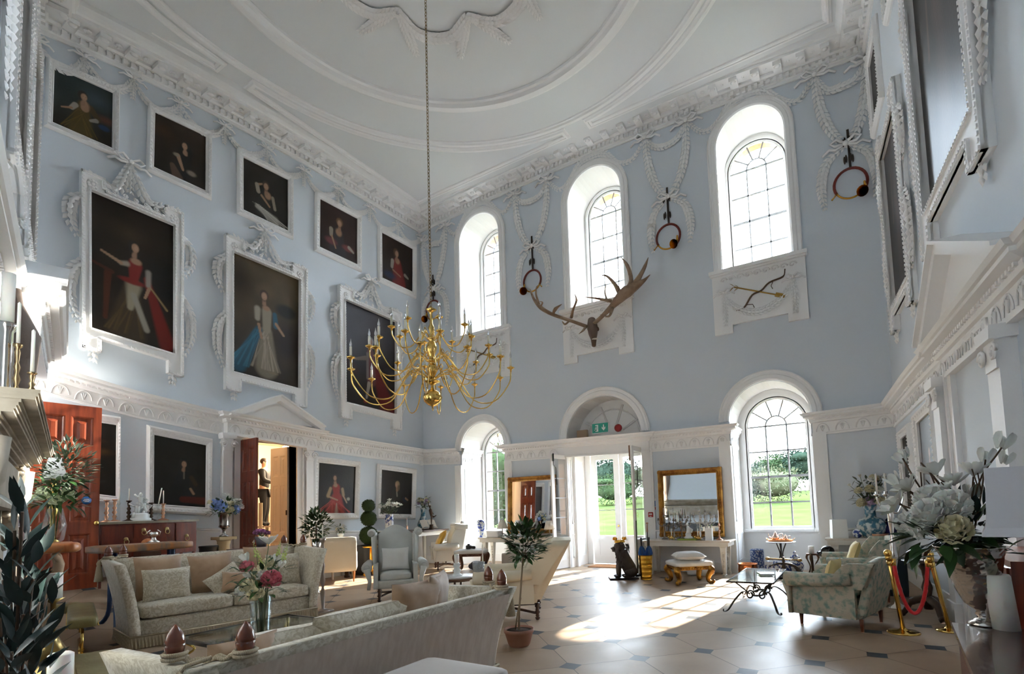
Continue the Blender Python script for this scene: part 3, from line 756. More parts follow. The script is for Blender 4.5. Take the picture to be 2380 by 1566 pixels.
def picture(quad, M, ops, label, group=None, style='carved', inner=(.1, .1, .9, .9), seed=1, h=.09, name='framed_portrait', canvas_label=None, cat='painting'):
    # quad: (s,z) TL TR BR BL of the outer frame on the wall
    TL, TR, BR, BL = [np.array(q, float) for q in quad]; W = np.linalg.norm(TR-TL); Hh = np.linalg.norm(TL-BL)
    def Q(u, v): 
        p = (TL*(1-u)+TR*u)*v+(BL*(1-u)+BR*u)*(1-v); return p
    base = V3(M(*((BL+BR)/2), 0)); 
    def ML(u, v, hh=0): p = Q(u, v); return tuple(V3(M(p[0], p[1], hh))-base)
    T = thing(name, label, cat, tuple(base), 0, group)
    u0, v0, u1, v1 = inner; fr = MB()
    ins = [(0, .0), (.0, .35), (.12, .75), (.25, 1.0), (.6, .8), (.8, .45), (.88, .6), (1, .5), (1, .12)]
    def ring(t):
        a, b, c, d = t*u0, t*v0, 1-t*(1-u1), 1-t*(1-v1); return [(a, b), (c, b), (c, d), (a, d)]
    if style == 'carved':
        vs = []
        for t, k in ins: vs += [ML(p[0], p[1], k*h) for p in ring(t)]
        fr.add(vs, [(i*4+j, i*4+(j+1) % 4, (i+1)*4+(j+1) % 4, (i+1)*4+j) for i in range(len(ins)-1) for j in range(4)])
        rnd = random.Random(seed); um, vm = u0*.45, v0*.45; fw = min(u0*W, v0*Hh)
        cs = [(um, vm), (1-um, vm), (1-um, 1-vm), (um, 1-vm)]
        for j in range(4):
            a, b = np.array(cs[j]), np.array(cs[(j+1) % 4]); L = np.linalg.norm((b-a)*[W, Hh]); n = max(4, int(L/(fw*.55)))
            for i in range(n):
                p = a+(b-a)*i/n; d = (b-a)*[W, Hh]/L; an = math.atan2(d[1], d[0])+(.7 if i % 2 else -.7)
                ca, sa = math.cos(an), math.sin(an); l, w_ = fw*.42, fw*.17; vs = []
                for (x, y, z) in ((-l, 0, .3), (0, -w_, .5), (l, 0, .6), (0, w_, .5), (0, 0, 1.5)):
                    vs.append(ML(p[0]+(x*ca-y*sa)/W, p[1]+(x*sa+y*ca)/Hh, h*(.65+.35*z)))
                fr.add(vs, [(0, 1, 4), (1, 2, 4), (2, 3, 4), (3, 0, 4)], True)
    else:
        outp = [(0, 1), (.21, 1), (.21, .935), (.79, .935), (.79, 1), (1, 1), (1, 0), (.83, 0), (.83, .075), (.17, .075), (.17, 0), (0, 0)]
        fr.prism(outp, 0, h*.7, M=ML, holes=[[(u0, v0), (u1, v0), (u1, v1), (u0, v1)]])
        def edge(loop, w, hh, M=ML):
            n = len(loop)
            for i in range(n):
                a, b = np.array(loop[i])*[W, Hh], np.array(loop[(i+1) % n])*[W, Hh]; d = unit(b-a); nn = np.array([d[1], -d[0]])
                fr.prism([((a)[0]/W, a[1]/Hh), (b[0]/W, b[1]/Hh), ((b+nn*w)[0]/W, (b+nn*w)[1]/Hh), ((a+nn*w)[0]/W, (a+nn*w)[1]/Hh)], h*.5, hh, M=M)
                L = np.linalg.norm(b-a); m = int(L/.07)
                for q in range(m):
                    p = a+(b-a)*(q+.5)/m+nn*w*.5; x0, x1 = p-d*.018, p+d*.018
                    fr.prism([((x0-nn*w*.3)[0]/W, (x0-nn*w*.3)[1]/Hh), ((x1-nn*w*.3)[0]/W, (x1-nn*w*.3)[1]/Hh), ((x1+nn*w*.3)[0]/W, (x1+nn*w*.3)[1]/Hh), ((x0+nn*w*.3)[0]/W, (x0+nn*w*.3)[1]/Hh)], hh, hh+.015, M=M)
        edge(outp, .05, h*.95); edge([(u0, v1), (u1, v1), (u1, v0), (u0, v0)], -.03, h*.9)
        for k in range(7): a = .2+.1*k; rosette(fr, a, 1-(1-v1)*.45-.02, lambda x, y, q, a=a: ML(a+(x-a)/W*1.0, (1-(1-v1)*.5)+(y-(1-(1-v1)*.45-.02))/Hh, q), .05, h*.7)
        for a in (.1, .9): rosette(fr, a, .94, lambda x, y, q, a=a: ML(a+(x-a)/W, .94+(y-.94)/Hh, q), .1, h*.7)
        Ml = lambda x, y, q: ML(x/W, y/Hh, q)
        for sg, e in ((-1, 0), (1, W)):
            i_ = e-sg*.09
            g_ = MB(); leafchain(g_, [(i_, Hh*.93), (i_+sg*.03, Hh*.86), (e+sg*.13, Hh*.80), (e+sg*.15, Hh*.7), (e+sg*.05, Hh*.62)], Ml, .09, .2, h=.1, seed=seed)
            g_.build('side_garland', WHITE, T); g_ = MB(); leafchain(g_, [(i_, Hh*.60), (i_+sg*.03, Hh*.5), (e+sg*.13, Hh*.40), (e+sg*.16, Hh*.26), (e+sg*.04, Hh*.14)], Ml, .09, .2, h=.1, seed=seed+3)
            g_.build('side_garland', WHITE, T); g_ = MB(); x = e-sg*W*.085; leafchain(g_, [(x-sg*.04, .12), (x-sg*.04, -.02), (x-sg*.04, -.16)], Ml, .12, .14, h=.07, seed=seed+5); g_.build('leaf_drop', WHITE, T)
    fr.build('frame', WHITE, T)
    asp = (v1-v0)*Hh/((u1-u0)*W); img, nx, ny = paint(ops, asp, seed=seed)
    cv = MB(); cv.grid(lambda a, b: ML(u0+(u1-u0)*a, v0+(v1-v0)*b, h*.12), nx, ny)
    o = cv.build('canvas', OIL, T, fixn=False)
    if canvas_label: o['label'] = canvas_label
    ca = o.data.color_attributes.new('paint', 'FLOAT_COLOR', 'POINT')
    col = np.ones((nx*ny, 4)); col[:, :3] = img.reshape(-1, 3); ca.data.foreach_set('color', col.ravel())
    return T
SKN = (.40, .24, .15); DK = (.018, .013, .010)
def qA(*p): return [onA(x, y) for x, y in p]
picture(qA((107, 132.5), (277, 208), (274.6, 368.8), (101, 293.7)), MA, [('bg', (.02, .015, .01), (.03, .05, .055)), ('ell', (.75, .75), .4, .25, (.07, .10, .12), 1), ('ell', (.9, .45), .25, .12, (.16, .06, .04), 1), ('cap', (.5, .55), (.45, .05), .13, .27, (.09, .06, .015), .4), ('folds', (.48, .45), (.45, .05), .2, (.12, .08, .02), 12), ('cap', (.62, .55), (.75, .4), .07, .06, (.08, .05, .02)), ('ell', (.52, .55), .1, .13, SKN, .5), ('cap', (.52, .62), (.52, .5), .035, .08, SKN), ('cap', (.36, .5), (.3, .42), .06, .05, (.4, .36, .3)), ('cap', (.3, .42), (.14, .36), .026, .018, SKN), ('cap', (.72, .37), (.62, .33), .05, .03, (.35, .33, .3)), ('ell', (.86, .3), .12, .07, (.03, .06, .16), .4), ('head', (.5, .7), .068, (.012, .008, .006), 1)],
    'top-row portrait of a dark-haired lady in a golden-brown gown, nearest the left corner', seed=1)
picture(qA((343, 238), (490.7, 308), (490, 466.8), (338.4, 397.5)), MA, [('bg', (.012, .008, .006), (.03, .016, .01)), ('ell', (.15, .75), .25, .2, (.06, .03, .015), 1), ('cap', (.6, .55), (.55, .2), .16, .2, (.01, .008, .008), .3), ('ell', (.6, .52), .07, .07, SKN, .4), ('cap', (.45, .42), (.55, .2), .05, .03, SKN), ('ell', (.42, .42), .08, .05, (.3, .25, .2), .5), ('ell', (.72, .2), .12, .07, (.3, .24, .2), .5), ('cap', (.35, .2), (.45, .02), .06, .12, (.13, .08, .06)), ('head', (.58, .64), .065, (.006, .004, .004), -1), ('ell', (.68, .52), .06, .16, (.006, .004, .004), .5)],
    'top-row portrait of a sitter with long black curls, second from the left', seed=2)
picture(qA((549.4, 344), (680, 410), (680, 558), (549.4, 496.7)), MA, [('bg', (.010, .007, .005), (.014, .010, .008)), ('cap', (.5, .5), (.45, .2), .12, .2, (.02, .018, .016)), ('cap', (.3, .2), (.7, .08), .06, .12, (.36, .33, .28), .6), ('folds', (.3, .25), (.8, .03), .2, (.4, .37, .32), 14), ('cap', (.3, .62), (.42, .68), .03, .02, SKN), ('cap', (.3, .62), (.33, .5), .05, .05, (.38, .33, .26)), ('ell', (.54, .5), .09, .1, SKN, .4), ('cap', (.65, .5), (.7, .3), .04, .04, (.3, .26, .2)), ('cap', (.4, .45), (.58, .3), .03, .022, SKN), ('head', (.5, .66), .065, (.03, .015, .008), 0)],
    'top-row portrait of a lady in white satin with one hand raised to her head', seed=3)
picture(qA((730.5, 442), (838.8, 500.9), (838.8, 633.3), (729.2, 582.8)), MA, [('bg', (.02, .008, .007), (.03, .010, .008)), ('cap', (.5, .5), (.48, .1), .13, .26, (.03, .025, .03)), ('ell', (.3, .25), .2, .1, (.16, .04, .05), .5), ('ell', (.75, .25), .2, .09, (.2, .05, .05), .5), ('ell', (.5, .5), .1, .11, SKN, .4), ('cap', (.3, .5), (.3, .38), .06, .05, (.34, .3, .24)), ('cap', (.32, .36), (.42, .14), .028, .02, SKN), ('cap', (.78, .28), (.9, .22), .05, .03, (.4, .36, .3)), ('head', (.52, .7), .07, (.10, .05, .02), 0)],
    'top-row portrait of a lady in grey with a rose-red shawl, fourth from the left', seed=4)
picture(qA((876, 522), (966.3, 571.2), (965.6, 694.8), (877.5, 654.8)), MA, [('bg', (.018, .008, .006), (.028, .012, .008)), ('cap', (.5, .5), (.55, .05), .14, .25, (.20, .02, .018)), ('ell', (.25, .15), .25, .12, (.02, .03, .08), .6), ('ell', (.5, .54), .09, .09, SKN, .4), ('cap', (.34, .5), (.32, .36), .06, .05, (.36, .33, .28)), ('cap', (.35, .3), (.6, .22), .024, .02, SKN), ('cap', (.75, .3), (.85, .26), .05, .03, (.38, .34, .28)), ('head', (.48, .7), .068, (.06, .03, .015), 1)],
    'top-row portrait of a lady in a crimson gown, closest to the room corner', seed=5)
L_in = (.085, .125, .905, .905)
picture(qA((183.6, 396), (421.5, 499), (420.8, 878), (185, 809)), MA, [('bg', (.020, .013, .008), (.018, .010, .006)), ('ell', (.45, .8), .3, .2, (.05, .03, .015), 1), ('ell', (.9, .5), .35, .5, (.008, .008, .01), .7), ('cap', (.2, .45), (.17, .12), .05, .03, (.08, .02, .008)), ('cap', (.02, .5), (.25, .47), .02, .03, (.07, .02, .01)), ('cap', (.48, .42), (.42, .06), .11, .27, (.055, .035, .018), .3), ('folds', (.48, .4), (.45, .05), .2, (.08, .05, .02), 12), ('cap', (.5, .42), (.46, .25), .12, .05, (.33, .29, .2), .5), ('cap', (.5, .35), (.66, .12), .05, .05, (.34, .31, .25), .5), ('cap', (.66, .5), (.92, .06), .05, .13, (.20, .015, .01), .4), ('cap', (.66, .48), (.92, .32), .012, .02, (.36, .26, .12), .5), ('ell', (.48, .45), .19, .05, (.22, .018, .014), .4), ('cap', (.52, .58), (.5, .46), .1, .06, (.24, .02, .016), .3), ('ell', (.53, .61), .085, .055, SKN, .4), ('cap', (.42, .57), (.35, .56), .05, .04, (.36, .31, .25), .6), ('cap', (.35, .56), (.13, .6), .028, .018, SKN), ('cap', (.68, .56), (.68, .46), .05, .045, (.34, .3, .26), .6), ('cap', (.69, .44), (.64, .36), .026, .02, SKN), ('head', (.52, .71), .055, (.008, .005, .004), 1)],
    'full-length portrait of a lady in red robes pointing left, in a white frame', 'full-length portraits in eared white frames on the left wall', style='eared', inner=L_in, seed=6, h=.13)
picture(qA((519.5, 545), (709, 628), (707.5, 949), (519, 905)), MA, [('bg', (.022, .014, .008), (.10, .07, .035)), ('ell', (.1, .8), .25, .35, (.03, .018, .008), .8), ('ell', (.8, .66), .2, .12, (.012, .012, .008), .4), ('ell', (.85, .4), .3, .35, (.022, .012, .01), .6), ('ell', (.5, .78), .2, .14, (.13, .09, .045), 1), ('cap', (.5, .42), (.5, .12), .1, .2, (.24, .2, .14), .3), ('folds', (.5, .42), (.5, .1), .16, (.34, .29, .22), 16), ('cap', (.38, .42), (.1, .08), .07, .13, (.02, .09, .14), .4), ('folds', (.36, .42), (.1, .08), .12, (.03, .13, .2), 12), ('cap', (.5, .6), (.5, .45), .085, .07, (.34, .3, .22), .3), ('cap', (.36, .6), (.36, .52), .06, .05, (.4, .36, .28), .5), ('cap', (.38, .47), (.42, .36), .026, .02, SKN), ('cap', (.62, .6), (.64, .5), .04, .05, (.03, .12, .18), .4), ('cap', (.64, .52), (.76, .44), .026, .02, SKN), ('ell', (.49, .63), .07, .045, SKN, .4), ('head', (.46, .73), .052, (.03, .012, .006), 0), ('ell', (.6, .08), .1, .02, (.28, .22, .14), .6)],
    'full-length portrait of a lady in cream satin and blue cloak, in the middle eared frame', 'full-length portraits in eared white frames on the left wall', style='eared', inner=L_in, seed=7, h=.13)
picture(qA((783.5, 662), (929, 729), (928, 1001), (786, 970)), MA, [('bg', (.022, .014, .012), (.03, .028, .04)), ('ell', (.5, .8), .4, .2, (.035, .032, .045), 1), ('cap', (.06, .4), (.2, .35), .12, .1, (.04, .015, .01), .5), ('cap', (.6, .4), (.85, .05), .08, .2, (.15, .012, .014), .4), ('cap', (.5, .56), (.52, .28), .085, .1, (.14, .04, .045), .3), ('cap', (.44, .55), (.44, .3), .03, .025, (.2, .16, .15)), ('cap', (.47, .25), (.42, .1), .04, .022, (.36, .32, .28)), ('ell', (.4, .06), .05, .03, (.25, .02, .02)), ('cap', (.4, .5), (.22, .46), .04, .022, (.2, .15, .12)), ('ell', (.18, .46), .05, .02, SKN, .6), ('head', (.49, .68), .045, (.2, .18, .17), -1)],
    'full-length portrait of a man in crimson robes, half behind the brass chandelier', 'full-length portraits in eared white frames on the left wall', style='eared', inner=L_in, seed=8, h=.13)
picture(qA((340, 987), (492, 1020), (490, 1198), (338, 1190)), MA, [('bg', (.010, .008, .007), (.014, .014, .012)), ('cap', (.55, .5), (.5, .1), .1, .3, (.008, .009, .011), .3), ('cap', (.72, .45), (.8, .35), .06, .06, (.05, .03, .012), .6), ('cap', (.55, .1), (1, .1), .08, .1, (.10, .015, .006), .4), ('cap', (.57, .55), (.57, .42), .02, .02, (.2, .17, .14), .5), ('cap', (.7, .27), (.76, .2), .03, .03, SKN), ('head', (.57, .64), .06, (.006, .006, .006), 1), ('ell', (.57, .72), .07, .035, (.005, .005, .005), .2)],
    'portrait of a seated man in a black cap above the mahogany sideboard', seed=9)
picture(qA((190, 955), (278, 969), (276, 1175), (190, 1165)), MA, [('bg', (.012, .009, .006), (.02, .016, .012)), ('ell', (.6, .6), .4, .2, (.09, .05, .02), 1), ('ell', (.5, .75), .3, .12, (.05, .03, .02), 1), ('ell', (.5, .3), .5, .2, (.015, .012, .006), 1)],
    'dark landscape painting half hidden by the open mahogany door', seed=10, name='framed_landscape')
picture(qA((728, 1059), (836, 1073), (832, 1206), (724.5, 1207)), MA, [('bg', (.014, .010, .008), (.02, .016, .012)), ('ell', (.85, .75), .25, .3, (.025, .022, .015), .8), ('cap', (.5, .3), (.48, .02), .17, .32, (.30, .035, .03), .3), ('folds', (.48, .25), (.45, .02), .3, (.38, .06, .045), 16), ('cap', (.5, .02), (.5, .2), .07, .02, (.4, .28, .22), .8), ('cap', (.48, .52), (.5, .36), .12, .09, (.30, .03, .022), .3), ('cap', (.33, .5), (.27, .35), .05, .06, (.38, .26, .14), .5), ('cap', (.3, .33), (.52, .27), .024, .018, SKN), ('cap', (.65, .5), (.68, .38), .05, .05, (.34, .24, .14), .5), ('cap', (.68, .36), (.78, .22), .024, .018, SKN), ('ell', (.46, .57), .07, .05, SKN, .4), ('cap', (.45, .66), (.46, .58), .03, .035, SKN), ('head', (.44, .72), .052, (.02, .01, .008), 0), ('ell', (.82, .3), .06, .05, (.3, .27, .2), .5)],
    'portrait of a seated lady in a bright red dress, right of the left-wall doorway', seed=11)
picture(qA((876, 1077), (966, 1090), (963, 1207), (872, 1206)), MA, [('bg', (.012, .009, .008), (.016, .013, .012)), ('cap', (.5, .5), (.5, .1), .17, .24, (.022, .02, .018), .3), ('cap', (.5, .56), (.52, .42), .02, .025, (.36, .33, .27), .5), ('ell', (.78, .35), .12, .09, (.02, .025, .05), .5), ('cap', (.8, .38), (.87, .34), .03, .025, SKN), ('head', (.5, .68), .058, (.2, .14, .07), -1), ('ell', (.56, .62), .05, .09, (.16, .11, .06), .5)],
    'portrait of a man in a long grey wig behind the tall blue and white vase', seed=12)
# wreaths hanging over the three full-length portraits (plaster, fixed to the wall)
mb = MB()
for i, (k, a, b) in enumerate((((300, 385), (207, 405), (410, 490)), ((612, 541), (540, 549), (700, 622)), ((860, 655), (800, 664), (920, 722)))):
    K, A_, B_ = onA(*k), onA(*a), onA(*b); ribbon_bow(mb, K[0], K[1]+.05, MA, .45, .025)
    for q in (A_, B_): leafchain(mb, [K, (K[0]+(q[0]-K[0])*.35, min(K[1], q[1])-.1), (K[0]+(q[0]-K[0])*.75, min(K[1], q[1])-.06), q], MA, .1, .19, h=.1, seed=i)
    leafchain(mb, [K, (K[0], K[1]-.25), (K[0], K[1]-.55)], MA, .12, .14, h=.08, seed=i+7)
struct(mb.build('trim_39', WHITE))
# ------------------------------------------------------------------ pictures on the right wall
def qC(*p): return [onC(x, y) for x, y in p]
dim = [('bg', (.02, .016, .015), (.03, .026, .026)), ('cap', (.5, .55), (.45, .1), .1, .2, (.06, .04, .035), .7), ('ell', (.45, .6), .12, .2, (.08, .05, .04), .8), ('cap', (.3, .8), (.25, .5), .02, .03, (.14, .10, .07), .9)]
picture([(9.97, 9.3), (7.70, 9.3), (7.70, 4.75), (9.97, 4.75)][::1], MC, dim, 'dark full-length portrait in a white carved frame, farther one high on the right wall', 'full-length portraits on the right wall', style='eared', inner=L_in, seed=13, h=.12) if False else None
def rectC(s0, s1, z0, z1): return [(s0, z1), (s1, z1), (s1, z0), (s0, z0)]
picture(rectC(11.3, 9.45, 4.55, 8.15), MC, dim, 'dark full-length portrait in an eared white frame, farther one high on the right wall', style='eared', inner=L_in, seed=13, h=.12)
picture(rectC(8.5, 6.0, 4.75, 9.2), MC, dim, 'huge dark full-length portrait high on the right wall at the picture edge', style='eared', inner=L_in, seed=14, h=.13)
picture(rectC(11.9, 10.7, 8.7, 10.3), MC, dim, 'small dark portrait in a white frame beside the cornice, at the far right corner', seed=15)
picture(rectC(9.9, 8.7, 9.35, 10.6), MC, dim, 'small dark portrait in a white frame under the cornice, second on the right wall', seed=16)
picture([(11.75, 2.82), (10.72, 2.86), (10.72, 1.25), (11.75, 1.25)], MC, [('bg', (.02, .014, .01), (.03, .025, .02)), ('cap', (.6, .4), (.5, .1), .1, .2, (.12, .05, .03), .5), ('head', (.55, .62), .06, (.02, .01, .008), 1)], 'dark portrait in a ribbon-carved white frame, nearer the window on the right wall', seed=17)
picture([(10.28, 2.92), (8.95, 3.0), (8.95, 1.25), (10.28, 1.25)], MC, [('bg', (.03, .025, .02), (.06, .055, .05)), ('cap', (.5, .4), (.5, .05), .1, .16, (.2, .12, .08), .5), ('head', (.5, .6), .06, (.03, .02, .01), 1)], 'grey-brown portrait in a ribbon-carved white frame beside the right-hand door', seed=18)
# ------------------------------------------------------------------ pictures on the fireplace wall (seen almost edge-on)
picture([(.55, 9.3), (2.35, 9.2), (2.35, 5.4), (.55, 5.25)], MD, dim, 'dark full-length portrait seen edge-on beside the left corner', style='eared', inner=L_in, seed=19, h=.14)
picture([(2.9, 9.4), (4.7, 9.4), (4.7, 5.45), (2.9, 5.4)], MD, dim, 'dark full-length portrait seen edge-on above the fireplace', style='eared', inner=L_in, seed=20, h=.14)
# ------------------------------------------------------------------ brass chandelier
CHP = aty(1004, 850, 5.94)
cx_, cy_ = CHP[0], CHP[1]; zb = hz(1006.8, 956, CHP); zt = hz(1003, 712, CHP); Hc = zt-zb
ch = thing('chandelier', 'large polished brass chandelier with three tiers of candle arms on a long chain', 'chandelier', (cx_, cy_, zb))
k = Hc
b = MB(); b.lathe([(0, 0), (.012, .02*k), (.012, .045*k), (.03, .05*k), (.07, .06*k), (.125, .09*k), (.15, .13*k), (.125, .17*k), (.07, .195*k), (.03, .205*k)], n=28); b.build('bottom_ball', BRASS, ch)
b = MB(); b.lathe([(.03, .205*k), (.02, .24*k), (.05, .26*k), (.12, .275*k), (.12, .285*k), (.05, .30*k), (.03, .33*k), (.06, .36*k), (.085, .40*k), (.06, .44*k), (.03, .455*k), (.06, .465*k), (.10, .475*k), (.05, .49*k), (.03, .52*k), (.06, .55*k), (.085, .60*k), (.06, .65*k), (.03, .67*k), (.07, .68*k), (.07, .69*k), (.025, .71*k), (.03, .76*k), (.05, .79*k), (.025, .83*k), (.02, .93*k), (.04, .95*k), (.09, .965*k), (.04, .98*k), (.015, 1.0*k)], n=20); b.build('stem', BRASS, ch)
BULB = mat('clear_bulb', (.95, .95, .93), .05, trans=.6); IVORY = mat('ivory_candle_tube', (.72, .68, .55), .4)
def pan(b, c, r=.062):
    b.lathe([(.012, -.05), (.015, -.02), (.03, -.01), (r*.8, 0), (r, .012), (r*.85, .015), (.02, .01), (.022, .035)], c=c, n=12)
def arm_mesh(R, z0, zlow, zend):
    b = MB(); P = smooth_path([(.05, 0, z0), (.16*R+.05, 0, z0+.10), (.32*R, 0, z0+.02), (.52*R, 0, zlow), (.78*R, 0, zlow-.02), (.97*R, 0, (zlow+zend)/2), (R, 0, zend-.05)], 5)
    b.tube(P, .0095, 6); b.tube([(R*.2, 0, z0+.09), (R*.28, 0, z0+.15), (R*.33, 0, z0+.09), (R*.29, 0, z0+.06)], .007, 5)
    b.ell((R*.26, 0, z0+.07), (.02, .02, .02), 6, 4); pan(b, (R, 0, zend)); return b
tiers = ((12, 1.22, .31*k, .10*k, .40*k, 0.1), (12, .92, .47*k, .34*k, .57*k, .35), (8, .60, .68*k, .60*k, .76*k, .15))
for n, R, z0, zl, ze, ph in tiers:
    am = None
    for i in range(n):
        a = 2*pi*i/n+ph
        if am is None:
            am = arm_mesh(R, z0, zl, ze).build('arm', BRASS, ch); cd = MB(); cd.lathe([(.017, .02), (.017, .165)], c=(R, 0, ze), n=10); cd = cd.build('candle', IVORY, am)
            bu = MB(); bu.lathe([(.010, .165), (.018, .19), (.016, .215), (.007, .245), (.002, .28)], c=(R, 0, ze), n=8); bu = bu.build('bulb', BULB, cd); am.rotation_euler = (0, 0, a)
        else:
            o = am.copy(); C.objects.link(o); o.parent = ch; o.rotation_euler = (0, 0, a)
            o2 = cd.copy(); C.objects.link(o2); o2.parent = o; o3 = bu.copy(); C.objects.link(o3); o3.parent = o2
b = MB(); z = k; i = 0
ztop = ceilz(cx_, cy_)-zb
while z < ztop:
    pts = [(math.cos(t)*.018*(i % 2), math.cos(t)*.018*(1-i % 2), z+.028+math.sin(t)*.036) for t in [2*pi*q/8 for q in range(8)]]
    b.tube(pts, .0055, 4, closed=True); z += .056; i += 1
b.build('chain', mat('aged_brass', (.30, .22, .10), .35, 1.0), ch)
# ------------------------------------------------------------------ hunting horns on leather straps
HRED = mat('horn_red_wrap', (.16, .02, .015), .4); STRAP = mat('dark_leather', (.035, .025, .022), .6)
HB = mat('horn_brass', (.60, .33, .06), .22, 1.0)
def horn(top, ring, r, flip, label):
    t0 = onW(*top); c = onW(*ring)
    T = thing('hunting_horn', label, 'horn', MW(c[0], c[1], .06), 0, 'hunting horns on the window wall')
    s = 1 if not flip else -1
    rm = r; b = MB(); a0, a1 = (-.35*pi if s > 0 else 1.35*pi), 0
    arc = [(s*rm*math.cos(t), -.02*i_/20, rm*1.08*math.sin(t)) for i_, t in enumerate([-.25*pi+(1.42*pi)*q/20 for q in range(21)])]
    b.tube(arc, .028, 8, flat=1); b.build('wrapped_coil', HRED, T)
    arc = [(s*rm*math.cos(t), -.03, rm*1.08*math.sin(t)) for t in [1.15*pi+(.62*pi)*q/12 for q in range(13)]]
    b = MB(); b.tube(arc, .02, 8); b.tube([(-s*rm*.85, -.04, -rm*.5), (-s*rm*1.05, -.07, -rm*.8), (-s*rm*1.2, -.08, -rm*.95)], [.02, .012, .018], 6)
    b.tube([(s*rm*.8, -.05, -rm*.2), (s*rm*.82, -.08, -rm*.6), (s*rm*.72, -.12, -rm*.95), (s*rm*.62, -.22, -rm*1.12)], [.02, .03, .05, .11], 14, caps=False)
    b.build('brass_bell', HB, T)
    b = MB(); L = t0[1]-c[1]-rm*1.05; z0 = rm*1.05; dx = t0[0]-c[0]
    b.box((dx*.5, .02, z0+L/2), (.045, .02, L)); 
    for z in (z0+L*.28, z0+L*.72):
        for e in (-1, 1):
            for w in (0, .03): b.ell((e*(.045+w), 0, z-w), (.022, .02, .09), 6, 5)
    b.build('strap', STRAP, T); return T
horn((1572, 303), (1572, 565), .3, False, 'x') if False else None
horn((1972, 303), (1977, 430), .30, False, 'red-wrapped brass hunting horn hanging right of the tallest-looking window')
horn((1553, 437), (1555, 553), .29, False, 'red-wrapped brass hunting horn hanging between the middle and right upper windows')
horn((1238, 550), (1240, 655), .29, True, 'red-wrapped brass hunting horn hanging above the left antler tip')
horn((1007, 640), (1010, 722), .29, True, 'brass hunting horn in the corner just behind the top of the chandelier')
# ------------------------------------------------------------------ great antlers with skull
ANT = mat('antler_bone', (.20, .12, .07), .5, col2=(.33, .23, .15), scale=5, bump=.3, bscale=20)
SK = thing('antlered_skull', 'huge old antlers on a brown deer skull fixed below the middle window', 'trophy', MW(-5.42, 6.2, 0))
ob = V3(MW(-5.42, 6.2, 0))
def cpt(x, y, d): return tuple(V3(aty(980+x/2.847, 350+y/2.847, D-d))-ob)
b = MB()
b.tube([cpt(1125, 1120, .2), cpt(1130, 1165, .3), cpt(1133, 1205, .45), cpt(1138, 1245, .62), cpt(1140, 1290, .72)], [.10, .14, .12, .075, .05], 12)
for x in (1108, 1162): b.ell(cpt(x, 1180, .34), (.05, .06, .06), 8, 6)
b.build('skull', mat('old_bone', (.12, .07, .045), .6, bump=.3, bscale=18), SK)
b = MB(); b.ell(cpt(1146, 1245, .70), (.085, .05, .016), 10, 5); b.build('teeth_band', mat('pale_bone', (.6, .55, .48), .5), SK)
def beam(lst):
    b = MB()
    for pts, r in lst: b.tube(smooth_path([cpt(*p) for p in pts], 4), np.interp(np.linspace(0, 1, (len(pts)-1)*4+1), np.linspace(0, 1, len(r)), r), 8, flat=.8)
    return b
beam([([(1095, 1165, .35), (1000, 1130, .5), (870, 1085, .6), (790, 1040, .6), (745, 985, .55), (722, 930, .5), (716, 915, .5)], [.06, .055, .06, .07, .05, .03, .01]),
      ([(775, 1015, .6), (757, 950, .6), (760, 905, .6), (772, 890, .6)], [.045, .03, .02, .004]), ([(868, 1086, .6), (885, 1048, .7), (928, 1015, .75)], [.03, .055, .006]),
      ([(990, 1105, .5), (1003, 1050, .7), (1025, 990, .8), (1012, 945, .85)], [.04, .03, .03, .004]), ([(1020, 1000, .8), (1037, 982, .85)], [.02, .004]),
      ([(985, 1118, .5), (950, 1148, .65), (930, 1130, .75)], [.03, .03, .012]), ([(1085, 1165, .35), (1068, 1190, .5), (1040, 1213, .6)], [.04, .03, .006]), ([(785, 1035, .6), (800, 1005, .7), (780, 997, .7)], [.03, .02, .005])]).build('antler', ANT, SK)
beam([([(1140, 1145, .35), (1195, 1095, .5), (1255, 1035, .6), (1310, 975, .65), (1360, 930, .65), (1420, 890, .6), (1470, 860, .6), (1512, 820, .6)], [.06, .055, .08, .14, .17, .12, .05, .008]),
      ([(1310, 940, .65), (1275, 880, .7), (1225, 830, .75), (1180, 822, .8)], [.09, .06, .035, .005]), ([(1372, 915, .65), (1385, 850, .7), (1360, 760, .75), (1317, 702, .8)], [.1, .06, .05, .005]),
      ([(1400, 900, .6), (1450, 820, .65), (1480, 760, .65), (1500, 706, .7)], [.1, .06, .045, .005]), ([(1255, 995, .6), (1160, 978, .7), (1077, 968, .8)], [.06, .035, .005]),
      ([(1232, 1000, .6), (1213, 940, .5), (1222, 880, .4)], [.03, .025, .004]), ([(1262, 1030, .6), (1245, 1090, .7), (1215, 1098, .75)], [.07, .03, .02]), ([(1215, 1090, .7), (1180, 1085, .7)], [.03, .006])]).build('antler', ANT, SK)
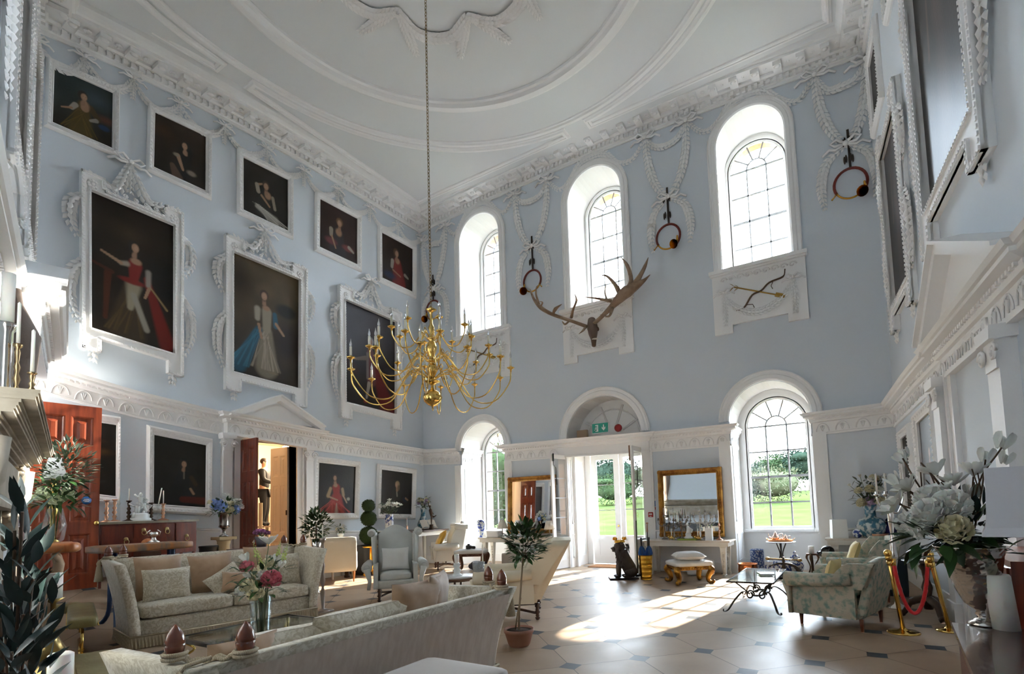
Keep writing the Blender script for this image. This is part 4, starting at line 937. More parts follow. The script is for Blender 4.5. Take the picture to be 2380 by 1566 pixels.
# ------------------------------------------------------------------ bows and arrows on the aprons
def bowarrow(c, z, label, gilt):
    T = thing('bow_and_arrow', label, 'ornament', MW(c, z, .1)); m1 = mat('gilt_arrow', (.45, .27, .06), .35, .9); m2 = mat('dark_bow', (.10, .055, .03), .5)
    b = MB(); A = np.array([-.52, 0, .22]); B_ = np.array([.5, 0, -.24]); b.tube([A, B_], .016, 6)
    for e in (-1, 1): b.leaf(A, (-.3, 0, .12+e*.3), .14, .06); b.leaf(A+[.1, 0, -.04], (-.5, 0, .22+e*.4), .13, .05)
    b.box((.42, 0, -.2), (.2, .02, .09), tilt=Matrix.Rotation(.42, 3, 'Y')); b.build('arrow', m1, T)
    b = MB(); b.tube(smooth_path([(.55, 0, .36), (.5, 0, .2), (.22, 0, .14), (.05, 0, 0), (-.15, 0, -.06), (-.33, 0, -.3), (-.5, 0, -.34)], 4), [.012]*4+[.02]*17+[.012]*4, 6)
    b.tube([(.3, 0, .16), (.25, 0, .05), (.28, 0, -.02)], .008, 5); b.tube([(-.3, 0, -.25), (-.15, 0, -.27), (-.12, 0, -.35)], .008, 5); b.build('bow', m2, T)
bowarrow(-1.47, 6.28, 'carved bow crossed with a gilt arrow on the right window apron', 1)
bowarrow(-9.22, 6.28, 'carved bow and arrow on the left window apron behind the chandelier', 0)
# ------------------------------------------------------------------ exit sign, fire alarm, notices, detector
p = aty(1396, 998, 12.12); T = thing('exit_sign', 'green emergency exit sign with running man and down arrow', 'sign', (p[0], p[1], 3.47))
GRN = mat('exit_green', (.005, .30, .22), .4); WP = mat('sign_white', (.85, .87, .86), .5)
b = MB(); b.box((0, 0, .135), (.47, .05, .27)); b.build('housing', WP, T); b = MB(); b.box((0, -.03, .135), (.44, .012, .24)); b.build('green_panel', GRN, T)
def glyph(polys, tube=()):
    g_ = MB()
    for q in polys: g_.prism(q, 0, .004, M=lambda a, b_, h: (a, -.036-h, .135+b_))
    return g_
glyph([[(.085, .08), (.115, .08), (.115, -.01), (.15, .03), (.15, -.02), (.1, -.075), (.05, -.02), (.05, .03), (.085, -.01)]]).build('down_arrow', WP, T)
g_ = glyph([[(-.13, .085), (-.05, .085), (-.05, -.09), (-.08, -.09), (-.08, .06), (-.13, .06)], [(-.13, -.07), (-.08, -.07), (-.08, -.09), (-.13, -.09)]])
g_.build('doorway_symbol', WP, T)
g_ = MB(); g_.tube([(-.105, -.04, .17), (-.11, -.04, .125), (-.085, -.04, .10), (-.09, -.04, .065)], .009, 5); g_.tube([(-.11, -.04, .125), (-.135, -.04, .095), (-.16, -.04, .085)], .008, 5); g_.tube([(-.145, -.04, .13), (-.11, -.04, .16), (-.075, -.04, .13)], .007, 5); g_.ell((-.098, -.04, .195), (.013, .005, .013), 8, 5); g_.build('running_man', WP, T)
p = aty(1437, 1003, 12.2); T = thing('alarm_bell', 'round red fire alarm bell on the ledge beside the exit sign', 'alarm', (p[0], 12.2, 3.47))
b = MB(); b.lathe([(.0, .05), (.05, .045), (.09, .03), (.1, 0), (.1, -.02)], c=(0, 0, .1), n=20, rot=Matrix.Rotation(pi/2, 3, 'X')); b.build('bell', mat('alarm_red', (.35, .01, .015), .35), T)
b = MB(); b.box((0, .03, .05), (.12, .05, .1)); b.build('bracket', WP, T)
b = MB(); b.box((0, 0, .13), (.30, .1, .26)); tag(b.build('cardboard_box', mat('card', (.42, .30, .20), .8), None, (aty(1352, 1005, 12.55)[0], 12.6, 3.42)), 'brown box at the left end of the ledge over the door', 'box')
a1, a2 = onW(1516, 1167), onW(1517, 1186)
T = thing('fire_notice', 'blue and white fire action notice with a red foot on the wall', 'notice', MW(a1[0], a1[1]-.13, .01))
BLU = mat('notice_blue', (.01, .13, .42), .4); REDP = mat('notice_red', (.42, .02, .015), .4)
b = MB(); b.box((0, 0, .08), (.19, .008, .28)); b.build('card', WP, T); b = MB(); b.box((0, -.006, .095), (.17, .004, .14)); b.build('blue_field', BLU, T); b = MB(); b.box((0, -.006, -.02), (.17, .004, .07)); b.build('red_field', REDP, T)
b = MB()
for i in range(5): b.box((.01*(i % 2), -.010, .14-.024*i), (.12-.02*(i % 2), .002, .008))
b.build('printed_lines', WP, T)
T = thing('fire_call_point', 'red fire alarm call point beside the mirror', 'alarm', MW(a2[0]-.04, a2[1]-.1, .03))
b = MB(); b.rbox((0, 0, 0), (.13, .06, .13), .015, 2); b.build('case', REDP, T); b = MB(); b.box((0, -.032, .012), (.08, .004, .035)); b.box((0, -.032, -.04), (.05, .004, .012)); b.build('white_window', WP, T)
p = onA(981, 1076); T = thing('motion_sensor', 'small white motion sensor in the wall corner under the cornice', 'sensor', (XA+.06, p[0]-.1, p[1]-.07))
b = MB(); b.rbox((0, 0, .05), (.09, .09, .13), .02, 2); b.build('case', WHITEG, T); b = MB(); b.ell((.04, 0, .04), (.02, .03, .035), 8, 6); b.build('lens', WP, T)
# ------------------------------------------------------------------ mirrors
MIR = mat('mirror_silvering', (.86, .88, .88), .01, 1.0)
def mirror(name, x0, x1, z0, z1, y, label, lean=.0, fw=.13):
    T = thing(name, label, 'mirror', ((x0+x1)/2, y, z0)); W, Hh = x1-x0, z1-z0
    T.rotation_euler = (-lean, 0, 0); b = MB(); prof = [(0, 0), (0, .05), (.02, .085), (.05, .07), (.08, .055), (.1, .07), (.12, .05), (.13, .03), (.13, .02)]
    prof = [(a*fw/.13, c_) for a, c_ in prof]; kk = len(prof)
    cs = lambda t: [(-W/2+t, 0+t), (W/2-t, t), (W/2-t, Hh-t), (-W/2+t, Hh-t)]
    vs = [(p[0], -h_, p[1]) for t, h_ in prof for p in cs(t)]
    b.add(vs, [(i*4+j, i*4+(j+1) % 4, (i+1)*4+(j+1) % 4, (i+1)*4+j) for i in range(kk-1) for j in range(4)]); b.box((0, .0, Hh/2), (W-.02, .01, Hh-.02))
    for j in range(4):
        a_, b_ = np.array(cs(fw*.45)[j]), np.array(cs(fw*.45)[(j+1) % 4]); n = int(np.linalg.norm(b_-a_)/.045)
        for i in range(n): q = a_+(b_-a_)*i/n; b.ell((q[0], -.07, q[1]), (.016, .014, .016), 6, 4)
        b.ell((cs(fw*.4)[j][0], -.075, cs(fw*.4)[j][1]), (fw*.45, .03, fw*.45), 8, 5)
    b.build('gilt_frame', GILTF, T); b = MB(); q = cs(fw-.004); b.add([(p[0], -.022, p[1]) for p in q], [(0, 1, 2, 3)]); b.build('mirror_glass', MIR, T); return T
mirror('gilt_mirror', -4.0, -2.50, .82, 2.41, 12.17, 'gilt-framed mirror standing on the long white console behind the candelabra', .03)
mirror('gilt_mirror', -8.40, -6.85, .92, 2.50, 12.15, 'gilt-framed mirror left of the open garden doors, beside the white lampshade', .05)
# ------------------------------------------------------------------ garden outside
GRASS = mat('lawn_grass', (.026, .036, .0105), .9, col2=(.033, .044, .014), scale=.6, bump=.3, bscale=40, spec=0.0)
def hillz(x, y): return -.25+3.1*min(1, max(0, (y-16)/62))**1.1+.0*x-.012*min(0, x+20)*min(1, (y-16)/60)
mb = MB(); mb.grid(lambda u, v: (-130+190*u, 13.75+160*v, hillz(-130+190*u, 13.75+160*v)), 40, 60)
struct(mb.build('ground_lawn', GRASS))
mb = MB(); mb.box((-5.45, 14.3, -.14), (8, 1.2, .22)); struct(mb.build('ground_step', mat('pale_step', (.5, .45, .38), .8)))
def foliage(b, c, r, n, ls, rnd, sq=1.0, lw=.5):
    for _ in range(n):
        v = Vector((rnd.gauss(0, 1), rnd.gauss(0, 1), rnd.gauss(0, 1))).normalized(); q = rnd.uniform(.55, 1.0)**.5
        lump = 1+.18*noise.noise(v*2.3+Vector(c)); p = (c[0]+v.x*r[0]*q*lump, c[1]+v.y*r[1]*q*lump, c[2]+v.z*r[2]*q*lump)
        d = (v.x+rnd.uniform(-.8, .8), v.y+rnd.uniform(-.8, .8), v.z+rnd.uniform(-.8, .8)); L = ls*rnd.uniform(.7, 1.3)
        b.leaf(p, d, L, L*lw, up=(rnd.uniform(-1, 1), rnd.uniform(-1, 1), 1), n=1)
TRUNK = mat('bark', (.10, .07, .05), .9)
TL = [mat('tree_leaves_dark', (.008, .014, .010), .7, col2=(.015, .023, .015), scale=1.2, spec=0.0), mat('tree_leaves_mid', (.012, .021, .010), .7, col2=(.023, .034, .014), scale=1.2, spec=0.0), mat('shrub_leaves_pale', (.032, .040, .02), .7, col2=(.055, .056, .034), scale=2, spec=0.0)]
def tree(x, y, h, w, m, label, seed, kind='tree', group=None, lo=.25, ls=None, n=1500):
    rnd = random.Random(seed); z0 = hillz(x, y); T = thing('garden_'+kind, label, kind, (x, y, z0-.05), 0, group); b = MB()
    for k in range(7):
        a = rnd.uniform(0, 6.28); f = rnd.uniform(0, .5); zz = h*(lo+(1-lo)*rnd.uniform(.3, .75)); rr = w*rnd.uniform(.24, .36)
        foliage(b, (math.cos(a)*w*.5*f, math.sin(a)*w*.5*f, zz), (rr*1.3, rr*1.3, h*.2), n//7, (ls or h*.07), rnd)
        b.ell((math.cos(a)*w*.5*f, math.sin(a)*w*.5*f, zz), (rr*.8, rr*.8, h*.11), 7, 5)
    b.ell((0, 0, h*(lo+1)/2), (w*.34, w*.34, h*(1-lo)*.36), 8, 6); foliage(b, (0, 0, h*(lo+1)/2), (w*.48, w*.48, h*(1-lo)*.52), n//2, (ls or h*.07), rnd); b.build('crown', TL[m], T, fixn=False)
    b = MB(); b.lathe([(w*.05, 0), (w*.035, h*lo*1.5)], n=8); b.build('trunk', TRUNK, T)
specs = [(-.150, .070, 0), (-.118, .080, 1), (-.088, .084, 0), (-.058, .088, 0), (-.025, .075, 1), (-.18, .06, 0), (-.395, .085, 0), (-.43, .10, 0), (-.475, .095, 0), (-.35, .08, 1), (-.52, .07, 1), (-.56, .06, 0), (-.30, .07, 0), (-.24, .06, 0), (.02, .07, 0)]
for i, (ax, az, m) in enumerate(specs):
    Y = 80+9*(i % 3); z0 = hillz(ax*Y, Y); h = 1.6+az*Y-z0
    tree(ax*Y, Y, h, h*1.15, m, 'leafy tree in the belt of trees beyond the lawn', 100+i, group='belt of trees beyond the lawn')
tree(-.118*52, 52, 3.4, 6.4, 2, 'pale bushy shrub on the lawn slope, in front of the distant trees', 130, 'shrub', lo=.02, ls=.25)
tree(-.165*50, 50, 2.9, 2.6, 0, 'dark rounded shrub at the left edge of the lawn seen through the right window', 131, 'shrub', lo=.02, ls=.2)
tree(-.42*56, 56, 3.6, 7.5, 1, 'sunlit bank of bushes on the lawn seen through the open doors', 132, 'shrub', lo=.02, ls=.25)
tree(-15.2, 20.5, 5.6, 3.6, 1, 'sunlit tall bush close outside the left window', 133, 'shrub', lo=.02, ls=.16, n=2600)
tree(-12.9, 21.5, 5.0, 3.0, 1, 'second sunlit bush outside the left window, nearer the doors', 134, 'shrub', lo=.02, ls=.16, n=2200)
# ------------------------------------------------------------------ french doors
def solve_leaf(h, w, px, sgn):
    best = None
    for i in range(720):
        a = i*pi/360; e = (h[0]+w*math.cos(a), h[1]+w*math.sin(a))
        if e[1] > h[1]+.05: continue
        dd = np.array([e[0], e[1], 0.0]); cam_ = np.array([_r@dd, _f@dd]); q = CX+FPX*cam_[0]/cam_[1]
        # evaluate the real projection at mid height
        P = np.array([e[0], e[1], 1.7-EYE]); x = CX+FPX*(_r@P)/(_f@P)
        s = abs(x-px)+(0 if sgn*(math.cos(a)) >= 0 else 500)
        if best is None or s < best[0]: best = (s, a)
    return best[1]
def glazed_leaf(name, hinge, ang, w, h, zg, rows=3, st=.1, th=.045, label=None, root=None):
    R_ = Matrix.Rotation(ang, 3, 'Z'); M = lambda a, b, hh: tuple(V3(hinge)+V3(R_@Vector((a, hh, b))))
    mb = MB(); mb.prism([(0, .015), (w, .015), (w, h), (0, h)], -th/2, th/2, M=M, holes=[[(st, zg), (w-st, zg), (w-st, h-st), (st, h-st)]])
    for q in ([(st, .2), (w-st, .2), (w-st, .23), (st, .23)], [(st, zg-.13), (w-st, zg-.13), (w-st, zg-.1), (st, zg-.1)], [(st, .2), (st+.03, .2), (st+.03, zg-.1), (st, zg-.1)], [(w-st-.03, .2), (w-st, .2), (w-st, zg-.1), (w-st-.03, zg-.1)]):
        for e in (1, -1): mb.prism(q, e*th/2, e*(th/2+.012), M=M)
    o = struct(mb.build(name, WHITEG)) if root is None else mb.build(name, WHITEG, root)
    mb = MB()
    for i in range(1, rows): z = zg+(h-st-zg)*i/rows; mb.prism([(st, z-.012), (w-st, z-.012), (w-st, z+.012), (st, z+.012)], -.012, .012, M=M)
    mb.build('glazing_bars', GBAR, o)
    mb = MB(); mb.add([M(st, zg, 0), M(w-st, zg, 0), M(w-st, h-st, 0), M(st, h-st, 0)], [(0, 1, 2, 3)]); mb.build('pane', GLASS, o)
    return o, M
o, M = glazed_leaf('door_1', (-6.31, D+1.04, 0), 0, .84, 3.06, .78, 3, .16)
b = MB(); b.ell(M(.78, 1.05, -.05), (.03, .03, .03), 8, 6); b.build('door_knob', BRASS, o)
glazed_leaf('door_2', (-5.46, D+1.04, 0), 0, .83, 3.06, .78, 3, .13)
hl = (-6.49, 12.62, 0); al = solve_leaf(hl, .95, 1283, -1); oL, M = glazed_leaf('door_3', hl, al, .95, 3.0, .82, 4, .11)
b = MB(); b.box(M(.9, 2.92, .05), (.03, .03, .2)); b.tube([M(.88, 3.0, .04), M(.88, 2.72, .04), M(.8, 2.64, .04), M(.78, 2.2, .04)], .009, 5); b.build('hook_bar', mat('black_iron', (.02, .02, .022), .5, .6), oL)
hr = (-4.43, 12.55, 0); ar = solve_leaf(hr, .98, 1447, 1); oR, M = glazed_leaf('door_4', hr, ar, .98, 3.02, .80, 3, .12)
b = MB(); b.box(M(.94, 2.85, -.04), (.05, .05, .35)); b.build('bolt_plate', mat('rusty_plate', (.2, .09, .04), .6, .3), oR)
b = MB(); b.tube([M(.93, 2.7, .06), M(.93, 2.55, .1), M(.9, 2.5, .1), M(.88, 2.05, .1)], .010, 5); b.build('hook_bar', MATS['black_iron'], oR)
mb = MB(); mb.box((-5.46, 12.62, 3.09), (2.08, .14, .1)); mb.box((-6.47, 12.62, 1.5), (.09, .14, 3.0)); mb.box((-4.44, 12.62, 1.5), (.09, .14, 3.0)); struct(mb.build('trim_40', WHITEG))
b = MB(); b.box((-5.52, 12.52, 3.06), (.26, .06, .05)); tag(b.build('door_closer', mat('brown_metal', (.16, .10, .06), .5, .4), None), 'small brown door closer fixed under the door lintel', 'door closer')
b = MB(); b.rbox((0, 0, .012), (1.35, .62, .024), .01, 1); tag(b.build('doormat', mat('coir', (.42, .19, .07), .95, col2=(.30, .13, .05), scale=40, bump=.5, bscale=80), None, (-5.45, 12.78, 0.0)), 'brown coir doormat just inside the open garden doors', 'doormat')
# ------------------------------------------------------------------ panelled doors
def panel_leaf(name, hinge, ang, w, h, m, rows=((.08, .30), (.36, .72), (.78, .94)), th=.05, root=None, parts=False):
    R_ = Matrix.Rotation(ang, 3, 'Z'); M = lambda a, b, hh: tuple(V3(hinge)+V3(R_@Vector((a, hh, b))))
    mb = MB(); mb.prism([(0, .01), (w, .01), (w, h), (0, h)], -th/2, th/2, M=M, holes=[[(x0*w, a*h), (x1*w, a*h), (x1*w, b*h), (x0*w, b*h)] for a, b in rows for x0, x1 in ((.12, .46), (.54, .88))])
    o = struct(mb.build(name, m)) if root is None else mb.build(name, m, root)
    for a, b in rows:
        for x0, x1 in ((.12, .46), (.54, .88)):
            pm = MB(); X0, X1, Z0, Z1 = x0*w, x1*w, a*h, b*h
            for e in (1, -1):
                lv = [(0, th/2), (.02, th/2-.004), (.035, th/2-.018), (.08, th/2-.018), (.12, th/2-.003), (.12, th/2-.003)]
                vs = [M(X0+t, Z0+t, e*q) for t, q in lv]; vs = []
                for t, q in lv: vs += [M(X0+t, Z0+t, e*q), M(X1-t, Z0+t, e*q), M(X1-t, Z1-t, e*q), M(X0+t, Z1-t, e*q)]
                n = len(lv); fs = [(i*4+j, i*4+(j+1) % 4, (i+1)*4+(j+1) % 4, (i+1)*4+j) for i in range(n-1) for j in range(4)]+[((n-1)*4, (n-1)*4+1, (n-1)*4+2, (n-1)*4+3)]
                pm.add(vs, fs)
            pm.build('door_panel', m, o)
    return o, M
# right-wall door in its surround
hp = MC(6.62, 0, -.05); o, M = panel_leaf('door_5', hp, math.atan2(_cn, -.08*_cn), 1.32, 3.12, MAHOG)
b = MB(); b.lathe([(.0, 0), (.03, .01), (.018, .03), (.035, .06), (.02, .08), (0, .085)], c=M(.08, 1.35, .03), n=12, rot=Matrix.Rotation(-pi/2, 3, 'Y')); b.build('door_knob', BRASS, o)
mb = MB()
for q in ([(6.42, 0), (6.62, 0), (6.62, 3.3), (6.42, 3.3)], [(7.94, 0), (8.14, 0), (8.14, 3.3), (7.94, 3.3)], [(6.62, 3.13), (7.94, 3.13), (7.94, 3.3), (6.62, 3.3)]):
    mb.prism(q, 0, .06, M=MC)
for q in ([(6.42, 0), (6.47, 0), (6.47, 3.3), (6.42, 3.3)], [(8.09, 0), (8.14, 0), (8.14, 3.3), (8.09, 3.3)], [(6.42, 3.25), (8.14, 3.25), (8.14, 3.3), (6.42, 3.3)]): mb.prism(q, .06, .09, M=MC)
def pilaster(mb, M, s, zt_, w=.3, h=.14):
    mb.prism([(s-w/2, .25), (s+w/2, .25), (s+w/2, zt_-.38), (s-w/2, zt_-.38)], 0, h, M=M); mb.prism([(s-w/2-.03, 0), (s+w/2+.03, 0), (s+w/2+.03, .25), (s-w/2-.03, .25)], 0, h+.03, M=M)
    mb.prism([(s-w/2-.04, zt_-.12), (s+w/2+.04, zt_-.12), (s+w/2+.06, zt_), (s-w/2-.06, zt_)], 0, h+.07, M=M); mb.prism([(s-w/2, zt_-.38), (s+w/2, zt_-.38), (s+w/2, zt_-.12), (s-w/2, zt_-.12)], 0, h+.02, M=M)
    for e in (-1, 1):
        c = s+e*(w/2+.01); mb.tube([(c+.085*(1-t/22)*math.cos(t*.6)*e, zt_-.24+.085*(1-t/22)*math.sin(t*.6), h+.04) for t in range(22)], .017, 5, M=M); mb.ell((c, zt_-.24, h+.04), (.025, .025, .03), 6, 4, M=M)
pilaster(mb, MC, 6.15, 3.1); pilaster(mb, MC, 8.36, 3.1); struct(mb.build('trim_41', WHITE))
# left-wall doorway surround, corridor behind, its two leaves
mb = MB()
for a in (DA[0]-.17, DA[1]): mb.prism([(a, 0), (a+.17, 0), (a+.17, 3.42), (a, 3.42)], 0, .05, M=MA); mb.prism([(a+(.12 if a > 7 else 0), 0), (a+(.17 if a > 7 else .05), 0), (a+(.17 if a > 7 else .05), 3.42), (a+(.12 if a > 7 else 0), 3.42)], .05, .08, M=MA)
mb.prism([(DA[0]-.17, 3.38), (DA[1]+.17, 3.38), (DA[1]+.17, 3.5), (DA[0]-.17, 3.5)], 0, .06, M=MA)
pilaster(mb, MA, DA[0]-.33, 3.46, .2, .12); pilaster(mb, MA, DA[1]+.30, 3.36, .2, .12); struct(mb.build('trim_42', WHITE))
CORR = mat('corridor_wall', (.50, .40, .30), .8)
mb = MB(); x0, x1, y0, y1 = XA-.3-2.6, XA-.3, 5.6, 9.6
mb.add([(x0, y0, 0), (x0, y1, 0), (x0, y1, 3.7), (x0, y0, 3.7), (x1, y0, 0), (x1, y1, 0), (x1, y1, 3.7), (x1, y0, 3.7)], [(0, 1, 2, 3), (0, 3, 7, 4), (1, 5, 6, 2), (3, 2, 6, 7)]); struct(mb.build('wall_corridor', CORR))
mb = MB(); mb.box(((x0+x1)/2, 7.6, -.05), (3.2, 4.2, .1)); struct(mb.build('floor_corridor', mat('corridor_floor', (.30, .20, .12), .5)))
mb = MB(); mb.prism([(DA[0], 0), (DA[0]+.001, 0), (DA[0]+.001, DA[2]), (DA[0], DA[2])], -.3, 0, M=MA); mb.prism([(DA[1], 0), (DA[1]+.001, 0), (DA[1]+.001, DA[2]), (DA[1], DA[2])], -.3, 0, M=MA); mb.prism([(DA[0], DA[2]), (DA[1], DA[2]), (DA[1], DA[2]+.001), (DA[0], DA[2]+.001)], -.3, 0, M=MA); struct(mb.build('trim_43', CREAM))
T = thing('corridor_lamp', 'glowing round ceiling lamp inside the corridor behind the left doorway', 'lamp', (XA-1.3, 8.5, 3.45)); b = MB(); b.ell((0, 0, 0), (.16, .16, .09), 14, 8); b.build('globe', emis('lamp_glow', (1, .8, .55), 3), T)
ld = bpy.data.lights.new('corridor_light', 'POINT'); ld.energy = 90; ld.color = (1, .78, .52); ld.shadow_soft_size = .2; lo_ = bpy.data.objects.new('corridor_light', ld); C.objects.link(lo_); lo_.parent = T; lo_.location = (0, 0, -.2)
# leaves: dark one opens into the hall on the left jamb, cream one folds back into the corridor on the right jamb
def leaf_px(h, w, px, into):
    best = None
    for i in range(720):
        a = i*pi/360; e = (h[0]+w*math.cos(a), h[1]+w*math.sin(a))
        if (e[0]-h[0])*into < 0: continue
        P = np.array([e[0], e[1], 2.0-EYE]); x = CX+FPX*(_r@P)/(_f@P); s = abs(x-px)
        if best is None or s < best[0]: best = (s, a)
    return best[1]
hA = (XA+.03, DA[0]+.0, 0); o, M = panel_leaf('door_6', hA, leaf_px(hA, .68, 597, 1), .68, 3.34, MAHOG); b = MB(); b.ell(M(.62, 1.2, .06), (.03, .03, .03), 8, 6); b.build('door_knob', BRASS, o)
hB = (XA-.28, DA[1]-.03, 0); o, M = panel_leaf('door_7', hB, leaf_px(hB, .68, 631, -1), .68, 3.34, CREAM)
for z in (.5, 1.7): b = MB(); b.box(M(.02, z, .03), (.03, .03, .12)); b.build('hinge', mat('dark_hinge', (.08, .04, .02), .5, .5), o)
# big red-brown door standing open at the far left
pe, ph_ = (-10.55, 3.30), (-11.05, 2.45)
L_ = math.hypot(pe[0]-ph_[0], pe[1]-ph_[1])
def sc_at(x, y, dist, z=2.6):
    # point on the sight line at given ground distance
    d = ray(x, y); t = dist/math.hypot(d[0], d[1]); return np.array([d[0]*t, d[1]*t])
fe = sc_at(229, 1198, 11.6); he = sc_at(66, 1150, 11.4)
an = math.atan2(fe[1]-he[1], fe[0]-he[0]); W_ = float(np.hypot(*(fe-he)))
o, M = panel_leaf('door_8', (he[0], he[1], .52), an, W_, hz(231, 948, fe)-.52, MAHOGR)
b = MB()
for e in (-1, 1): b.tube([M(W_*.93, 1.08, e*.02), M(W_*.93, 1.08, e*.09)], .014, 8); b.ell(M(W_*.93, 1.08, e*.11), (.04, .04, .04), 10, 8)
b.build('door_knob', BRASS, o)
b = MB(); b.lathe([(.065, 0), (.065, .006), (0, .007)], c=M(W_*.80, 1.46, -.03), n=20, rot=Matrix.Rotation(an, 3, 'Z')@Matrix.Rotation(pi/2, 3, 'X')); q = b.build('round_sticker', BLU, o)
b = MB()
for z, w_ in ((.02, .07), (.0, .09), (-.02, .07)): b.prism([(W_*.80-w_/2, 1.455+z), (W_*.80+w_/2, 1.455+z), (W_*.80+w_/2, 1.465+z), (W_*.80-w_/2, 1.465+z)], -.041, -.040, M=lambda a, b_, hh: M(a, b_, hh))
b.build('sticker_lines', WP, q)
# ------------------------------------------------------------------ fabrics
DAM = mat('beige_damask', (.46, .40, .29), .7, col2=(.64, .59, .48), scale=16, kind='damask', bump=.15, lo=.42, hi=.58, sheen=.3)
DAMB = mat('silver_beige_velvet', (.54, .45, .37), .75, col2=(.62, .54, .46), scale=3, sheen=.5, stretch=(8, 8, 1))
FRINGE = mat('bullion_fringe', (.52, .44, .31), .8, col2=(.32, .26, .17), scale=1, kind='wave', stretch=(60, 60, .1))
TAN = mat('tan_velvet', (.36, .22, .12), .6, col2=(.46, .31, .19), scale=6, sheen=.8)
LEAG = mat('grey_white_leather', (.52, .53, .50), .38, col2=(.56, .57, .54), scale=5, bump=.1, bscale=60)
LINEN = mat('white_linen', (.66, .65, .62), .8, bump=.25, bscale=9)
CALICO = mat('cream_calico', (.70, .60, .44), .8, col2=(.74, .65, .50), scale=2)
TOILE = mat('green_toile', (.50, .46, .36), .85, col2=(.20, .30, .25), scale=13, lo=.46, hi=.64, bump=.3, bscale=60, detail=6)
YELL = mat('yellow_silk', (.72, .42, .05), .4, sheen=.3); PALEY = mat('pale_yellow_cotton', (.66, .52, .25), .8)
ROPE = mat('cream_rope', (.50, .42, .30), .85, col2=(.36, .29, .19), scale=50, kind='wave')
FIN = mat('turned_finial', (.16, .045, .02), .22, coat=.6)
TURN = mat('turned_dark_wood', (.055, .022, .012), .3, coat=.3)
def pillow(name, label, w, h, th, loc, R_, m, group=None, cat='cushion', seed=0, piping=None):
    b = MB(); rnd = random.Random(seed); n = 13
    def f(sg):
        def g(u, v):
            x, y = 2*u-1, 2*v-1; e = max(0, (1-x**4)*(1-y**4))**.55
            pin = 1-.10*(1-abs(x))*abs(y)**4-.0; pin2 = 1-.10*(1-abs(y))*abs(x)**4
            wob = .06*noise.noise(Vector((x*2+seed, y*2, sg)))
            return (x*w/2*(1-.07*(1-y*y)), y*h/2*(1-.07*(1-x*x)), sg*th/2*(e*(1+wob*3)+.02))
        return g
    b.grid(f(1), n, n); b.grid(f(-1), n, n)
    o = b.build(name, m, None); o.matrix_world = Matrix.Translation(loc)@R_.to_4x4(); tag(o, label, cat, group); return o
def RZ(a): return Matrix.Rotation(a, 3, 'Z')
def RX(a): return Matrix.Rotation(a, 3, 'X')
def RY(a): return Matrix.Rotation(a, 3, 'Y')
def slabpoly(b, pts, th, curve=0.0, rot=None, c=(0, 0, 0)): pass
